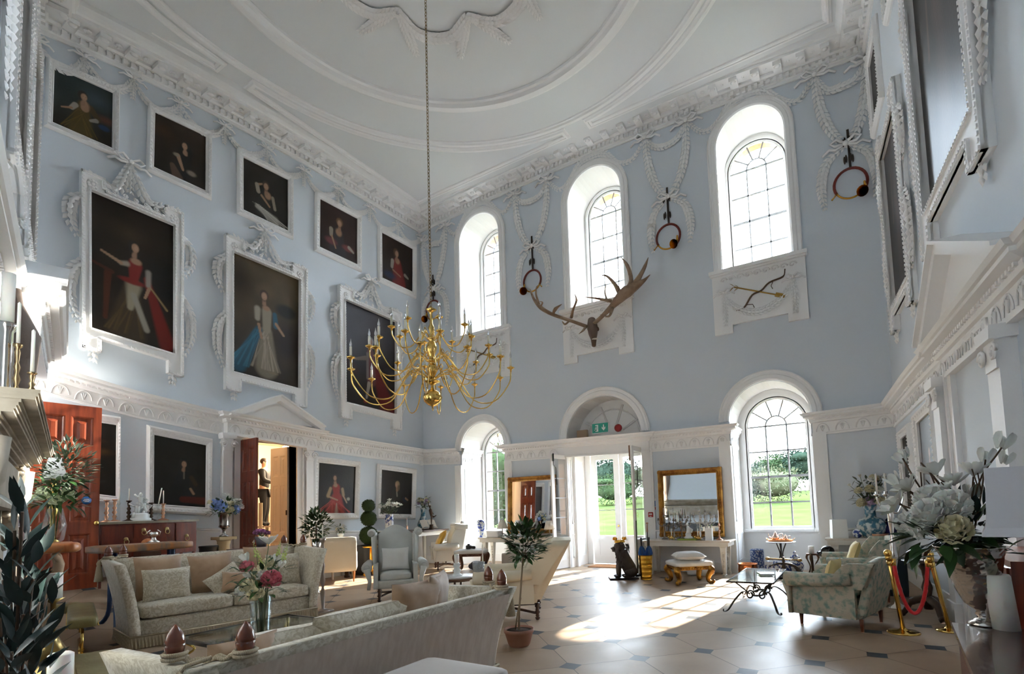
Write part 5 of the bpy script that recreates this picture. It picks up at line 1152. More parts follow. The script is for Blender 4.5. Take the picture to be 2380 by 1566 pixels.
# ------------------------------------------------------------------ knole sofas
def finial(T, x, y, z):
    b = MB(); b.lathe([(a*.78, c_*.82) for a, c_ in [(.02, -.02), (.045, .0), (.055, .03), (.06, .06), (.061, .072), (.055, .076), (.061, .08), (.06, .10), (.048, .14), (.026, .175), (.006, .20)]], c=(x, y, z), n=16); b.build('finial', FIN, T)
def knole(label, w, d, h, loc, rz, seath=.44, skirt=True, backm=None):
    T = thing('knole_sofa', label, 'sofa', loc, rz); W = w/2
    b = MB(); b.rbox((0, d*.52, .11+.12), (w-.06, d*.92, .24), .03, 2); b.build('base', DAM, T)
    th = .11; lean = .16
    def panel(fx, n1, n2): 
        b = MB()
        for sgn in (0, 1): b.grid(lambda u, v, q=sgn: fx(u, v, q), n1, n2)
        for e in (0, 1):
            b.grid(lambda u, v, e=e: fx(e, u, v), n2, 2); b.grid(lambda u, v, e=e: fx(u, e, v), n1, 2)
        return b
    zb = .12
    def back(u, v, q):
        z = zb+(h-zb)*v; y = d-th+lean*v**1.6+th*q*(1-.15*v); bul = .03*math.sin(pi*v)*(0 if q else 1)
        return ((2*u-1)*(W-.02+.10*v), y-bul, z+(.02*math.sin(pi*min(1, 1))*0))
    panel(back, 12, 9).build('backrest', DAM, T)
    if backm:
        b = MB(); b.grid(lambda u, v: ((2*u-1)*(W-.03+.10*v*.93), d+lean*(v*.93)**1.6+.006, zb+(h-zb)*v*.93), 10, 8); b.build('outside_back', backm, T)
    for s in (-1, 1):
        def armf(u, v, q, s=s):
            hh = h*(1.0-.03*(1-u)); z = zb+(hh-zb)*v; x = s*(W-th*.5+.17*v**1.7)+s*(q-.5)*th
            return (x, .02+(d-.02+lean*v**1.6)*u, z)
        panel(armf, 10, 9).build('arm', DAM, T)
        finial(T, s*(W+.12), d+lean-.30, h+.03); finial(T, s*(W-.08), d+lean+.0, h+.03)
        b = MB(); P = smooth_path([(s*(W+.12), d+lean-.30, h+.03), (s*(W+.05), d+lean-.18, h-.0), (s*(W+.0), d+lean-.08, h+.015), (s*(W-.08), d+lean, h+.03)], 6)
        for e in (-1, 1): b.tube([p+np.array([0, .012*e, .012*math.sin(i*1.3+e)]) for i, p in enumerate(P)], .013, 6)
        for q in ((s*(W+.12), d+lean-.30), (s*(W-.08), d+lean)): 
            for zz in (0, .022): b.tube([(q[0]+.052*math.cos(t), q[1]+.052*math.sin(t), h+.02+zz) for t in [2*pi*k/14 for k in range(14)]], .012, 5, closed=True)
        b.build('tie_rope', ROPE, T)
        b = MB(); c = (s*(W+.19), d+lean-.10, h-.02); b.tube([(s*(W+.03), d+lean-.12, h+.02), (s*(W+.16), d+lean-.11, h+.01), c], .012, 6)
        b.lathe([(.0, .02), (.02, .0), (.03, -.03), (.022, -.06), (.028, -.07), (.05, -.26), (.048, -.27), (.0, -.265)], c=c, n=16); b.build('tassel', ROPE, T)
    for s in (-1, 1):
        b = MB(); b.rbox((s*(W-th)*.5, d*.44, .35+.09), (W-th-.01, d*.84, .18), .05, 3, puff=.02); b.build('seat_cushion', DAM, T)
    if skirt:
        b = MB(); P = [(-W, .0), (W, .0), (W+.02, d+.03), (-W-.02, d+.03)]
        for i in range(4):
            a, c = np.array(P[i]), np.array(P[(i+1) % 4]); L = np.linalg.norm(c-a); n = int(L/.018)
            vs = []; 
            for k in range(n+1):
                p = a+(c-a)*k/n; nn = np.array([(c-a)[1], -(c-a)[0]])/L; o = .012*(1 if k % 2 else -1)
                vs += [(p[0]+nn[0]*(.0), p[1]+nn[1]*.0, .15), (p[0]+nn[0]*(.01+o), p[1]+nn[1]*(.01+o), .01)]
            b.add(vs, [(2*k, 2*k+1, 2*k+3, 2*k+2) for k in range(n)])
            b.tube([(*a, .155), (*c, .155)], .012, 5)
        b.build('fringe', FRINGE, T)
    return T
zA_ = float(atx(500, 1280, -8.75)[2])
SA = knole('beige damask sofa with six cushions and turned wooden finials, facing the glass coffee table', 2.34, .95, zA_, (-7.60, 4.15, 0), math.radians(78.5))
SB = knole('beige sofa seen from behind, its plain velvet back towards the viewer', 2.50, .95, .86, (-3.92, 2.76, 0), -pi/2, backm=DAMB)
def sofa_cush(S, lx, ly, lz, w, h, th, m, label, name='cushion', tilt=-.28, roll=0, seed=1, yaw=0):
    base = Matrix.Translation(S.location)@Matrix.Rotation(S.rotation_euler[2], 4, 'Z'); p = base@Vector((lx, ly, lz))
    R_ = base.to_3x3()@RZ(yaw)@RX(pi/2+tilt)@RZ(roll); return pillow(name, label, w, h, th, p, R_, m, 'cushions on the two sofas', seed=seed)
k = (zA_-.45)
sofa_cush(SA, -.76, .66, .53+k*.44, .56, k*.95, .17, TAN, 'tan velvet cushion behind the damask one at the left of the far sofa', seed=1)
sofa_cush(SA, -.72, .40, .53+k*.30, .56, k*.72, .2, DAM, 'crumpled damask cushion at the left end of the far sofa', tilt=-.2, seed=2)
sofa_cush(SA, -.12, .62, .53+k*.43, .58, k*.9, .17, TAN, 'tan velvet cushion in the middle of the far sofa', seed=3, roll=.05)
sofa_cush(SA, .02, .40, .53+k*.22, .5, .42, .15, DAM, 'pale damask cushion leaning tilted under the middle tan cushion', tilt=-.3, roll=.55, seed=4)
sofa_cush(SA, .14, .27, .53+.14, .48, .30, .13, TAN, 'small tan cushion lying at the front of the far sofa', tilt=-.35, roll=-.12, seed=5)
sofa_cush(SA, .62, .64, .53+k*.50, .6, k*.95, .17, TAN, 'tan velvet cushion at the right of the far sofa behind the flowers', seed=6)
sofa_cush(SA, .82, .42, .53+k*.36, .52, k*.8, .17, DAM, 'damask cushion at the right end of the far sofa', tilt=-.2, seed=7)
sofa_cush(SB, -.52, .66, .55+.22, .58, .52, .17, TAN, 'tan velvet cushion standing above the back of the near sofa, nearer', seed=8, tilt=-.15)
sofa_cush(SB, -.86, .58, .55+.24, .56, .52, .17, TAN, 'tan velvet cushion behind the first at the right of the near sofa', seed=9, yaw=.5, tilt=-.1)
sofa_cush(SB, .02, .62, .55+.17, .95, .42, .2, DAM, 'long damask cushion along the middle of the near sofa', seed=10, tilt=-.5, roll=.0)
sofa_cush(SB, .62, .6, .55+.15, .8, .4, .18, DAM, 'damask cushion slumped along the left half of the near sofa', seed=11, tilt=-.55, roll=.05)
sofa_cush(SB, .95, .66, .55+.16, .42, .36, .16, TAN, 'tan cushion peeping over the near sofa beside its left finial', seed=12, tilt=-.25)
# ------------------------------------------------------------------ turned legs and wing chairs
def turned(b, x, y, h, r=.035, n=12):
    prof = [(r*.6, 0), (r, .02*1), (r*1.1, h*.12), (r*.6, h*.2), (r*.9, h*.26), (r*.6, h*.32), (r*1.15, h*.45), (r*.7, h*.58), (r*.9, h*.62), (r*.6, h*.68), (r*1.1, h*.8), (r*.8, h*.9), (r*1.1, h)]
    b.lathe(prof, c=(x, y, 0), n=n)
def wing(label, loc, rz, m, H_=1.3, W=.82, d=.78, scroll=True, wood=TURN, name='wing_chair', lh=.24, studs=True, group=None, lean=.16, ao=.07, bt=.10):
    T = thing(name, label, 'armchair', loc, rz, group); w = W/2; sh = .46
    b = MB(); b.rbox((0, d*.47, lh+.07), (W-.06, d*.9, .16), .03, 2); b.build('seat_base', m, T)
    b = MB(); b.rbox((0, d*.42, sh-.02), (W-.18, d*.78, .13), .045, 3, puff=.03); b.build('seat_cushion', m, T)
    def back(u, v, q):
        x = (2*u-1)*(w-.04); top = H_-.12+(.13*math.cos((2*u-1)*pi*.62) if scroll else .03*math.cos((2*u-1)*1.5)); z = lh+.05+(top-lh-.05)*v
        return (x, d-.02-bt+lean*v+bt*q, z)
    b = MB()
    for q in (0, 1): b.grid(lambda u, v, q=q: back(u, v, q), 15, 8)
    for e in (0, 1): b.grid(lambda u, v, e=e: back(e, u, v), 8, 2)
    b.grid(lambda u, v: back(u, 1, v), 15, 2); b.build('backrest', m, T)
    for s in (-1, 1):
        b = MB()
        def wg(u, v, q, s=s):
            z = sh+.05+(H_-.13-sh-.05)*v; y0 = d-.02+lean*v*.9; reach = (.30+.10*math.sin(v*pi*.9))*(1-.15*v); y = y0-reach*u
            return (s*(w+.00+.05*u*v)+s*(q-.5)*.06, y, z)
        for q in (0, 1): b.grid(lambda u, v, q=q: wg(u, v, q), 6, 8)
        b.grid(lambda u, v: wg(1, u, v), 8, 2); b.grid(lambda u, v: wg(u, 1, v), 6, 2)
        if scroll:
            zc = H_-.13; 
            b.tube([(s*(w+.07), d-.36+lean, zc-.0), (s*(w+.07), d-.02+lean, zc)], .075, 14); b.tube([(s*(w+.07)+.045*math.cos(t), d-.37+lean, zc+.045*math.sin(t)) for t in [2*pi*k/14 for k in range(14)]], .008, 5, closed=True)
        b.build('wing', m, T)
        b = MB(); ah = .66 if H_ > 1.2 else .62
        b.box((s*(w-.02), d*.45, (lh+ah)/2), (.08, d*.85, ah-lh)); ax = s*(w+ao)
        P = [(ax, -.02, ah-.03), (ax, d*.4, ah-.02), (ax-s*.02, d*.85, ah)]
        b.tube(P, [.095, .085, .07], 14); b.tube([(ax-s*.03, .0, lh), (ax-s*.05, -.01, ah*.6), (ax, -.02, ah-.05)], [.03, .035, .06], 8)
        b.tube([(ax+.055*math.cos(t), -.025, ah-.03+.055*math.sin(t)) for t in [2*pi*k/14 for k in range(14)]], .007, 5, closed=True)
        b.build('arm', m, T)
    for sx in (-1, 1):
        for sy, yy in ((0, .08), (1, d-.08)):
            b = MB(); turned(b, sx*(w-.08), yy, lh) if scroll or wood is TURN else b.lathe([(.018, 0), (.03, lh)], c=(sx*(w-.08), yy, 0), n=4, a0=pi/4); b.build('leg', wood, T)
    if wood is TURN:
        b = MB()
        b.tube(smooth_path([(-w+.08, .08, .09), (-.1, d*.4, .13), (0, d*.45, .13), (.1, d*.5, .13), (w-.08, d-.08, .09)], 4), .02, 6); b.tube(smooth_path([(w-.08, .08, .09), (.1, d*.4, .13), (0, d*.45, .13), (-.1, d*.5, .13), (-w+.08, d-.08, .09)], 4), .02, 6)
        b.lathe([(.03, .1), (.035, .13), (.012, .16), (.022, .19), (.0, .22)], c=(0, d*.45, 0), n=10); b.build('stretcher', wood, T)
    return T
wg = wing('tall grey-white leather wing chair with scrolled arms facing the camera', (-7.22, 6.80, 0), math.radians(47), LEAG, 1.36, .74, ao=.13)
pillow('cushion', 'crumpled white cushion on the grey wing chair', .50, .42, .16, Vector((-7.52, 7.08, .74)), RZ(math.radians(47))@RX(pi/2-.25), LINEN, seed=21)
wc2 = wing('cream wing chair with a tall raked back, seen from behind beside the potted bay', (-4.95, 6.36, 0), math.radians(-60), CALICO, 1.24, .92, .95, scroll=False, lean=.46, bt=.26)
p = aty(1040, 1300, 11.2); wing('white wing chair in the sunlight by the left window', (p[0]-.28, 10.95, 0), math.radians(-42), mat('white_canvas', (.72, .70, .64), .8), 1.30, .8, .75)
pillow('cushion', 'bright yellow silk cushion in the sunlit white chair', .52, .46, .15, Vector((p[0]-.16, 11.12, .84)), RZ(math.radians(-42))@RX(pi/2-.5)@RZ(.2), YELL, seed=22)
SHORT = mat('orange_wood', (.42, .16, .04), .35)
# green toile armchairs
def tub(label, loc, rz, H_=1.0, seed=0):
    T = wing(label, loc, rz, TOILE, H_, .86, .86, scroll=False, wood=mat('red_brown_leg', (.17, .05, .02), .3), name='toile_armchair', lh=.15, group='green patterned armchairs by the right wall')
    return T
tub('green and beige patterned armchair nearest the viewer, side-on beside the rope barrier', (-.62, 7.90, 0), math.radians(-108), .95)
tub('green and beige patterned armchair behind the nearer one, against the right console', (-.42, 9.75, 0), math.radians(-84), 1.08)
pillow('cushion', 'pale yellow cushion in the farther green armchair', .4, .38, .13, Vector((-.02, 9.82, .72)), RZ(math.radians(-84))@RX(pi/2-.35), PALEY, seed=23)
pillow('cushion', 'pale yellow cushion edge in the nearer green armchair', .34, .36, .12, Vector((-.28, 8.02, .62)), RZ(math.radians(-108))@RX(pi/2-.3), PALEY, seed=24)
# cream square chair by the left wall
g = atx(782, 1320, -10.9); T = thing('square_armchair', 'boxy cream armchair with orange wooden legs seen from behind by the left wall', 'armchair', (-10.6, g[1]-.2, 0), math.radians(-131))
b = MB(); b.rbox((0, .0, .66), (.86, .12, .82), .04, 2); b.build('backrest', CALICO, T); b = MB(); b.rbox((0, -.35, .38), (.86, .7, .22), .04, 2); b.build('seat', CALICO, T)
for s in (-1, 1):
    b = MB(); b.rbox((s*.38, -.33, .5), (.1, .66, .4), .04, 2); b.build('arm', CALICO, T)
    for y in (-.6, .0): b = MB(); b.lathe([(.018, 0), (.035, .3)], c=(s*.36, y, 0), n=4, a0=pi/4); b.build('leg', SHORT, T)
# ------------------------------------------------------------------ stools
def gstool(label, loc, rz, w, d, h, m, top, name='gilt_stool', leg=.085, tc_=LINEN):
    T = thing(name, label, 'stool', loc, rz)
    b = MB(); b.rbox((0, 0, h-.035), (w, d, .10), .045, 3, puff=.02); b.build('seat_pad', top, T)
    b = MB(); b.box((0, 0, h-.115), (w-.04, d-.04, .07))
    for k in range(int(w/.06)): x = -w/2+.05+k*.06; [b.ell((x, e*(d/2-.02), h-.115), (.026, .014, .024), 6, 4) for e in (-1, 1)]
    for k in range(int(d/.06)): y = -d/2+.05+k*.06; [b.ell((e*(w/2-.02), y, h-.115), (.014, .026, .024), 6, 4) for e in (-1, 1)]
    b.build('carved_apron', m, T)
    for sx in (-1, 1):
        for sy in (-1, 1):
            b = MB(); q = np.array([sx, sy])/math.sqrt(2); x0, y0 = sx*(w/2-.08), sy*(d/2-.08)
            P = [(x0+q[0]*o, y0+q[1]*o, z) for o, z in ((.02, h-.1), (.07, h-.14), (.05, h*.55), (-.01, h*.3), (.0, h*.12), (.05, .03), (.10, .04), (.09, .075))]
            b.tube(smooth_path(P, 4), np.interp(np.linspace(0, 1, 29), [0, .2, .5, .75, .9, 1], [.05*leg/.085, leg*.8, leg*.55, leg*.35, leg*.38, leg*.25]), 9)
            b.ell((x0+q[0]*.08, y0+q[1]*.08, h-.2), (.04, .04, .05), 8, 5); b.build('leg', m, T)
    return T
gstool('gilt carved stool with white seat in front of the right console', (-2.93, 10.62, 0), math.radians(38), .78, .62, .43, GILT, LINEN)
pillow('cushion', 'plain white cushion lying flat on the gilt stool', .62, .5, .17, Vector((-2.93, 10.62, .535)), RZ(.5), LINEN, seed=25)
gstool('dark carved wooden stool with pale seat in front of the left console', (-8.80, 10.95, 0), math.radians(25), .82, .6, .55, mat('carved_brown', (.14, .055, .025), .35), LINEN, name='carved_stool')
T = thing('camera', 'black camera with its lens lying on the carved wooden stool', 'camera', (-8.80, 10.85, .58), .3); b = MB(); b.rbox((0, 0, .055), (.15, .08, .10), .02, 2); b.rbox((0, 0, .12), (.06, .06, .04), .012, 2); b.build('body', BLACKP, T); b = MB(); b.tube([(.05, -.03, .055), (.2, -.1, .05)], .04, 14); b.build('lens', BLACKP, T)
b = MB(); b.rbox((0, 0, .12), (.42, .28, .24), .09, 3); b.ell((-.22, .02, .1), (.12, .12, .09), 10, 7); tag(b.build('camera_bag', mat('navy_nylon', (.02, .025, .05), .7, bump=.4, bscale=12), None, (-8.72, 11.15, 0)), 'dark padded bag on the floor under the carved stool', 'bag')
T = thing('upholstered_bench', 'taupe velvet bench at the bottom edge behind the near sofa', 'bench', (-2.30, 2.33, 0)); b = MB(); b.rbox((0, 0, .52), (.70, .95, .15), .05, 3, puff=.02); b.build('seat_pad', mat('taupe_velvet', (.34, .28, .23), .7, sheen=.6), T); b = MB(); b.box((0, 0, .41), (.64, .88, .09)); b.build('apron', DARKWOOD, T)
for sx in (-1, 1):
    for sy in (-1, 1): b = MB(); turned(b, sx*.28, sy*.4, .37, .03); b.build('leg', DARKWOOD, T)
# ------------------------------------------------------------------ glass coffee table between the sofas
TG = glass('table_glass', (.86, .93, .91), .25); CHROME = mat('dark_chrome', (.25, .25, .25), .2, 1.0)
T = thing('glass_coffee_table', 'rectangular glass coffee table with metal rim between the two sofas', 'coffee table', (-5.40, 3.22, 0)); b = MB(); w, d, h = .92, 1.20, .44
b.box((0, 0, h-.006), (w-.04, d-.04, .012)); b.build('glass_top', TG, T); b = MB()
for q in ((0, -d/2, w, .03), (0, d/2, w, .03), (-w/2, 0, .03, d), (w/2, 0, .03, d)): b.box((q[0], q[1], h-.012), (q[2], q[3], .035))
b.build('rim', CHROME, T)
for sx in (-1, 1):
    for sy in (-1, 1): b = MB(); b.tube([(sx*(w/2-.03), sy*(d/2-.03), h-.03), (sx*(w/2-.03), sy*(d/2-.03), 0)], .018, 8); b.tube(smooth_path([(sx*(w/2-.03), sy*(d/2-.05), h-.05), (sx*(w/2-.12), sy*(d/2-.12), h-.12), (sx*(w/2-.03), sy*(d/2-.05), h-.2)], 4), .012, 6); b.build('leg', BRASS, T)
b = MB(); b.box((0, 0, .12), (w-.06, d-.06, .01)); b.build('lower_shelf', TG, T)
# ------------------------------------------------------------------ round tables
MARBLE = mat('white_marble', (.72, .72, .72), .2, col2=(.55, .56, .58), scale=4, lo=.3, hi=.75)
g = fl(1064, 1337, .5); T = thing('round_side_table', 'small round white marble-topped table behind the near sofa', 'side table', (g[0], g[1], 0)); b = MB(); b.lathe([(.30, .47), (.31, .48), (.31, .495), (.30, .5)], n=32); b.build('marble_top', MARBLE, T)
b = MB(); b.lathe([(.28, .42), (.28, .47)], n=28); b.build('drum', mat('wicker_brown', (.20, .11, .07), .7, bump=.5, bscale=50), T)
for k in range(4): a = k*pi/2+.5; b = MB(); b.tube([(.26*math.cos(a), .26*math.sin(a), .42), (.26*math.cos(a), .26*math.sin(a), 0)], .02, 8); b.build('leg', DARKWOOD, T)
PORC = mat('white_porcelain', (.75, .78, .77), .25)
T = thing('candle_holder', 'squat white porcelain candle holder with candle on the round marble table', 'candle holder', (g[0], g[1]-.02, .5)); b = MB(); b.lathe([(.09, 0), (.085, .02), (.05, .05), (.075, .09), (.04, .13), (.07, .17), (.05, .19), (.06, .21)], n=20); b.build('holder', PORC, T); b = MB(); b.lathe([(.042, .21), (.042, .36)], n=16); b.build('candle', WAX, T)
IRON = mat('wrought_iron', (.07, .055, .045), .45, .7)
g = aty(1817, 1300, 12.62); zt_ = aty(1817, 1258, 12.62)[2]
T = thing('bistro_table', 'round iron pedestal table holding a tea tray under the right window', 'side table', (g[0], 12.62, 0)); b = MB(); b.lathe([(.30, zt_-.02), (.31, zt_-.01), (.30, zt_)], n=32); b.build('table_top', MARBLE, T)
b = MB(); b.lathe([(.012, .15), (.02, zt_-.02)], n=8); b.build('column', IRON, T)
for k in range(3): a = k*2*pi/3+.5; b = MB(); b.tube(smooth_path([(.12*math.cos(a), .12*math.sin(a), zt_-.02), (.03*math.cos(a), .03*math.sin(a), zt_*.6), (.1*math.cos(a), .1*math.sin(a), zt_*.35), (.26*math.cos(a), .26*math.sin(a), 0)], 5), .013, 6); b.build('leg', IRON, T)
TRAYM = mat('copper_tray', (.72, .32, .14), .2, 1.0)
T = thing('tea_tray', 'oval copper tray with rim on the round iron table', 'tray', (g[0], 12.62, zt_)); b = MB(); b.lathe([(0, .004), (.24, .006), (.25, .035), (.255, .045), (.262, .045), (.255, .0), (0, 0)], n=30, sy=.72); b.build('tray', TRAYM, T)
for e in (-1, 1): b = MB(); b.tube([(e*.25, -.05, .04), (e*.29, -.04, .07), (e*.29, .04, .07), (e*.25, .05, .04)], .007, 6); b.build('handle', TRAYM, T)
def teapot(x, y, z, s, label):
    T = thing('teapot', label, 'teapot', (x, y, z), .2); b = MB(); b.lathe([(.03*s, 0), (.035*s, .01*s), (.07*s, .05*s), (.075*s, .08*s), (.05*s, .12*s), (.03*s, .14*s), (.035*s, .15*s), (.02*s, .17*s), (.006*s, .18*s), (.012*s, .195*s), (0, .20*s)], n=18); b.build('body', mat('rose_silver', (.75, .55, .45), .15, 1.0), T)
    b = MB(); b.tube(smooth_path([(-.06*s, 0, .05*s), (-.12*s, 0, .09*s), (-.13*s, 0, .15*s)], 5), [.014*s]*5+[.008*s]*6, 7); b.build('spout', MATS['rose_silver'], T)
    b = MB(); b.tube(smooth_path([(.06*s, 0, .04*s), (.13*s, 0, .07*s), (.13*s, 0, .15*s), (.05*s, 0, .13*s)], 5), .007*s, 6); b.build('handle', MATS['rose_silver'], T)
teapot(g[0]-.10, 12.62, zt_+.008, 1.1, 'larger copper-silver teapot at the left of the tray'); teapot(g[0]+.10, 12.66, zt_+.008, .75, 'smaller copper-silver pot at the right of the tray')
for i, (dx, dy) in enumerate(((-.02, -.09), (.07, -.08), (-.14, -.07), (.15, -.04))):
    b = MB(); b.lathe([(.015, 0), (.02, .005), (.03, .03), (.032, .045), (.028, .045), (.012, .01)], n=12); tag(b.build('tea_cup', TRAYM, None, (g[0]+dx, 12.62+dy, zt_+.008)), 'little copper cup on the oval tea tray', 'cup', 'little cups on the tea tray')
# wrought-iron glass table in the sun patch
T = thing('iron_coffee_table', 'wrought-iron coffee table with glass top standing in the patch of sunlight', 'coffee table', (-1.32, 8.68, 0)); w, d, h = .62, 1.62, .46
b = MB(); b.box((0, 0, h-.006), (w-.03, d-.03, .012)); b.build('glass_top', TG, T); b = MB()
for i in range(60):
    for e in (-1, 1):
        y = -d/2+d*i/59; b.ell((e*w/2, y, h-.01), (.013, .016, .013), 5, 4)
for i in range(24):
    for e in (-1, 1): b.ell((-w/2+w*i/23, e*d/2, h-.01), (.016, .013, .013), 5, 4)
for q in ((0, -d/2, w, .016), (0, d/2, w, .016), (-w/2, 0, .016, d), (w/2, 0, .016, d)): b.box((q[0], q[1], h-.012), (q[2], q[3], .02))
b.build('twisted_rim', IRON, T)
for sx in (-1, 1):
    for sy in (-1, 1):
        b = MB(); P = [(sx*w*.40, sy*d*.38, h-.03), (sx*w*.30, sy*d*.30, h*.75), (sx*w*.16, sy*d*.18, h*.45), (sx*w*.3, sy*d*.2, h*.52), (sx*w*.44, sy*d*.34, h*.3), (sx*w*.54, sy*d*.44, .03), (sx*w*.62, sy*d*.48, .02), (sx*w*.62, sy*d*.48, .05)]
        b.tube(smooth_path(P, 5), .017, 7, flat=.45)
        b.tube([(sx*w*.14+.05*math.cos(t)*(1-t/14), sy*d*.18+.05*math.cos(t)*(1-t/14), h*.42+.07*math.sin(t)*(1-t/14)) for t in [k*.45 for k in range(18)]], .012, 6); b.build('leg', IRON, T)
b = MB(); b.tube([(.1*math.cos(t), .3*math.sin(t), h*.4) for t in [2*pi*k/24 for k in range(24)]], .014, 6, closed=True); b.build('stretcher', IRON, T)
T = thing('book', 'green and white book lying on the sunlit glass table', 'book', (-1.22, 8.72, .46), .35); b = MB(); b.box((0, 0, .012), (.20, .26, .022)); b.build('pages', WP, T); b = MB(); b.box((0, 0, .0015), (.21, .27, .003)); b.box((0, 0, .0255), (.21, .27, .003)); b.box((-.103, 0, .0135), (.004, .27, .026)); b.build('cover', mat('pale_green_cover', (.30, .42, .22), .5), T)
# ------------------------------------------------------------------ white consoles
CONS = mat('white_console_paint', (.70, .67, .60), .45)
def console(label, x0, x1, y0, y1, h, legs=((.12,), )):
    T = thing('console_table', label, 'console table', ((x0+x1)/2, (y0+y1)/2, 0)); w, d = x1-x0, y1-y0
    b = MB(); b.box((0, 0, h-.015), (w, d, .03)); b.box((0, 0, h-.035), (w-.03, d-.02, .015)); b.build('marble_top', mat('cream_marble', (.62, .54, .44), .25, col2=(.7, .66, .6), scale=5), T)
    b = MB(); b.box((0, .0, h-.085), (w-.08, d-.06, .085)); b.build('frieze', CONS, T)
    for sx in (-1, 1):
        for sy in (-1, 1):
            b = MB(); b.lathe([(.055, 0), (.06, .05), (.045, .06), (.085, h-.16), (.10, h-.13)], c=(sx*(w/2-.16), sy*(d/2-.12), 0), n=4, a0=pi/4, smooth=False)
            for k in range(7): zz = .12+k*(h-.32)/7; b.ell((sx*(w/2-.16), sy*(d/2-.12)-.045-.02*k/7*1.2, zz), (.018, .012, .03), 6, 4)
            b.build('leg', CONS, T)
    return T
zc = float(aty(1600, 1256, 11.55)[2]); console('long white console table with tapered carved legs under the right mirror', -4.22, -2.28, 11.5, 12.22, zc)
zl = float(aty(1200, 1249, 11.55)[2]); console('white console table with a cream top under the left mirror', -9.0, -6.9, 11.5, 12.1, zl)
zr = float(aty(1950, 1250, 11.8)[2]); console('small white console table left of the far green armchair against the back wall', -.50, .62, 11.65, 12.24, zr)
# ------------------------------------------------------------------ sideboard and far left furniture
zs_ = float(atx(350, 1210, -11.2)[2]); ya, yb = atx(236, 1210, -10.95)[1], atx(461, 1217, -10.95)[1]
T = thing('sideboard', 'long bow-fronted mahogany sideboard against the left wall', 'sideboard', (-11.25, (ya+yb)/2, 0)); W = yb-ya
def bow(u, dx=0.0): return -.05+.30+.14*math.cos((u-.5)*pi)+dx
b = MB(); n = 20
top = [(bow(i/n, .03), -W/2-.02+(W+.04)*i/n) for i in range(n+1)]+[(-.35, W/2+.02), (-.35, -W/2-.02)]
b.prism([(p[0], p[1]) for p in top], zs_-.04, zs_, M=lambda a, c_, h_: (a, c_, h_)); b.build('top', mat('green_marble_top', (.25, .22, .17), .3, col2=(.35, .30, .22), scale=5), T)
def sect(u0, u1, z0, z1, nm, e=0.0, m=MAHOG):
    b = MB(); k = 8; poly = [(bow(u0+(u1-u0)*i/k, e), -W/2+W*(u0+(u1-u0)*i/k)) for i in range(k+1)]+[(-.33, -W/2+W*u1), (-.33, -W/2+W*u0)]; b.prism(poly, z0, z1, M=lambda a, c_, h_: (a, c_, h_)); return b.build(nm, m, T)
sect(0, 1, zs_-.62, zs_-.04, 'carcass', -.02); 
def lion_ring(par, u, z):
    b = MB(); x, y = bow(u, .01), -W/2+W*u; b.ell((x, y, z+.03), (.02, .035, .035), 10, 6); b.tube([(x+.02, y+.035*math.cos(t), z-.02+.04*math.sin(t)) for t in [2*pi*k/14 for k in range(14)]], .007, 5, closed=True); b.build('handle', mat('dull_brass', (.42, .30, .13), .35, 1.0), par)
for u0, u1, z0, z1, hs_ in ((.015, .27, zs_-.60, zs_-.07, (.22,)), (.29, .71, zs_-.30, zs_-.07, (.38, .62)), (.73, .985, zs_-.60, zs_-.07, (.86,))):
    q = sect(u0, u1, z0, z1, 'drawer' if len(hs_) > 1 else 'cupboard_door', .0)
    for u in hs_: lion_ring(q, u, (z0+z1)/2)
for u in (.02, .27, .73, .98):
    for x in (bow(u)-.06, -.28): b = MB(); b.lathe([(.018, 0), (.03, zs_-.6)], c=(x, -W/2+W*u, 0), n=4, a0=pi/4); b.build('leg', MAHOG, T)
SBX, SBY, SBW = -11.25, (ya+yb)/2, W
T = thing('slab_table', 'rough live-edge wooden slab table on blue metal legs behind the far sofa', 'table', (-9.35, 3.20, 0)); zt2 = float(atx(240, 1268, -9.35)[2]); SLAB = mat('orange_slab', (.42, .17, .05), .35, col2=(.16, .13, .10), scale=3, stretch=(1, 4, 1), bump=.2)
b = MB(); b.rbox((0, .5, zt2-.055), (.55, 1.2, .11), .03, 3, fx=lambda x, y, z: (x+.03*math.sin(y*5), y, z)); b.build('slab_top', SLAB, T)
BLM = mat('blue_metal', (.015, .045, .13), .4)
for y in (.15, .9):
    for e in (-1, 1): b = MB(); b.tube(smooth_path([(e*.06, y, zt2-.11), (e*.08, y, zt2*.55), (e*.14, y, .25), (e*.42, y-.1, .0)], 5), .03, 8); b.build('leg', BLM, T)
T = thing('glass_side_table', 'low live-edge wooden console on driftwood legs by the open mahogany door', 'console table', tuple(sc_at(128, 1280, 8.3))+(0,), -.3); zt3 = float(hz(128, 1262, T.location)); RW = mat('glowing_red_wood', (.50, .14, .05), .3, col2=(.62, .28, .12), scale=4, stretch=(1, 4, 1))
b = MB(); b.rbox((0, 0, zt3-.05), (.75, .38, .11), .05, 3, fx=lambda x, y, z: (x, y+.04*math.sin(x*9), z)); b.build('slab_top', RW, T); DRIFT = mat('driftwood', (.46, .32, .20), .7, bump=.3, bscale=20)
for sx in (-1, 1): b = MB(); b.tube(smooth_path([(sx*.34, 0, zt3-.12), (sx*.22, .04, zt3-.25), (sx*.30, -.03, zt3*.45), (sx*.22, 0, 0)], 5), [.03]*5+[.05]*11, 7); b.tube(smooth_path([(sx*.26, 0, zt3-.3), (0, .03, zt3-.32), (-sx*.1, 0, zt3-.15)], 5), .028, 7); b.build('leg', DRIFT, T)
GT = T
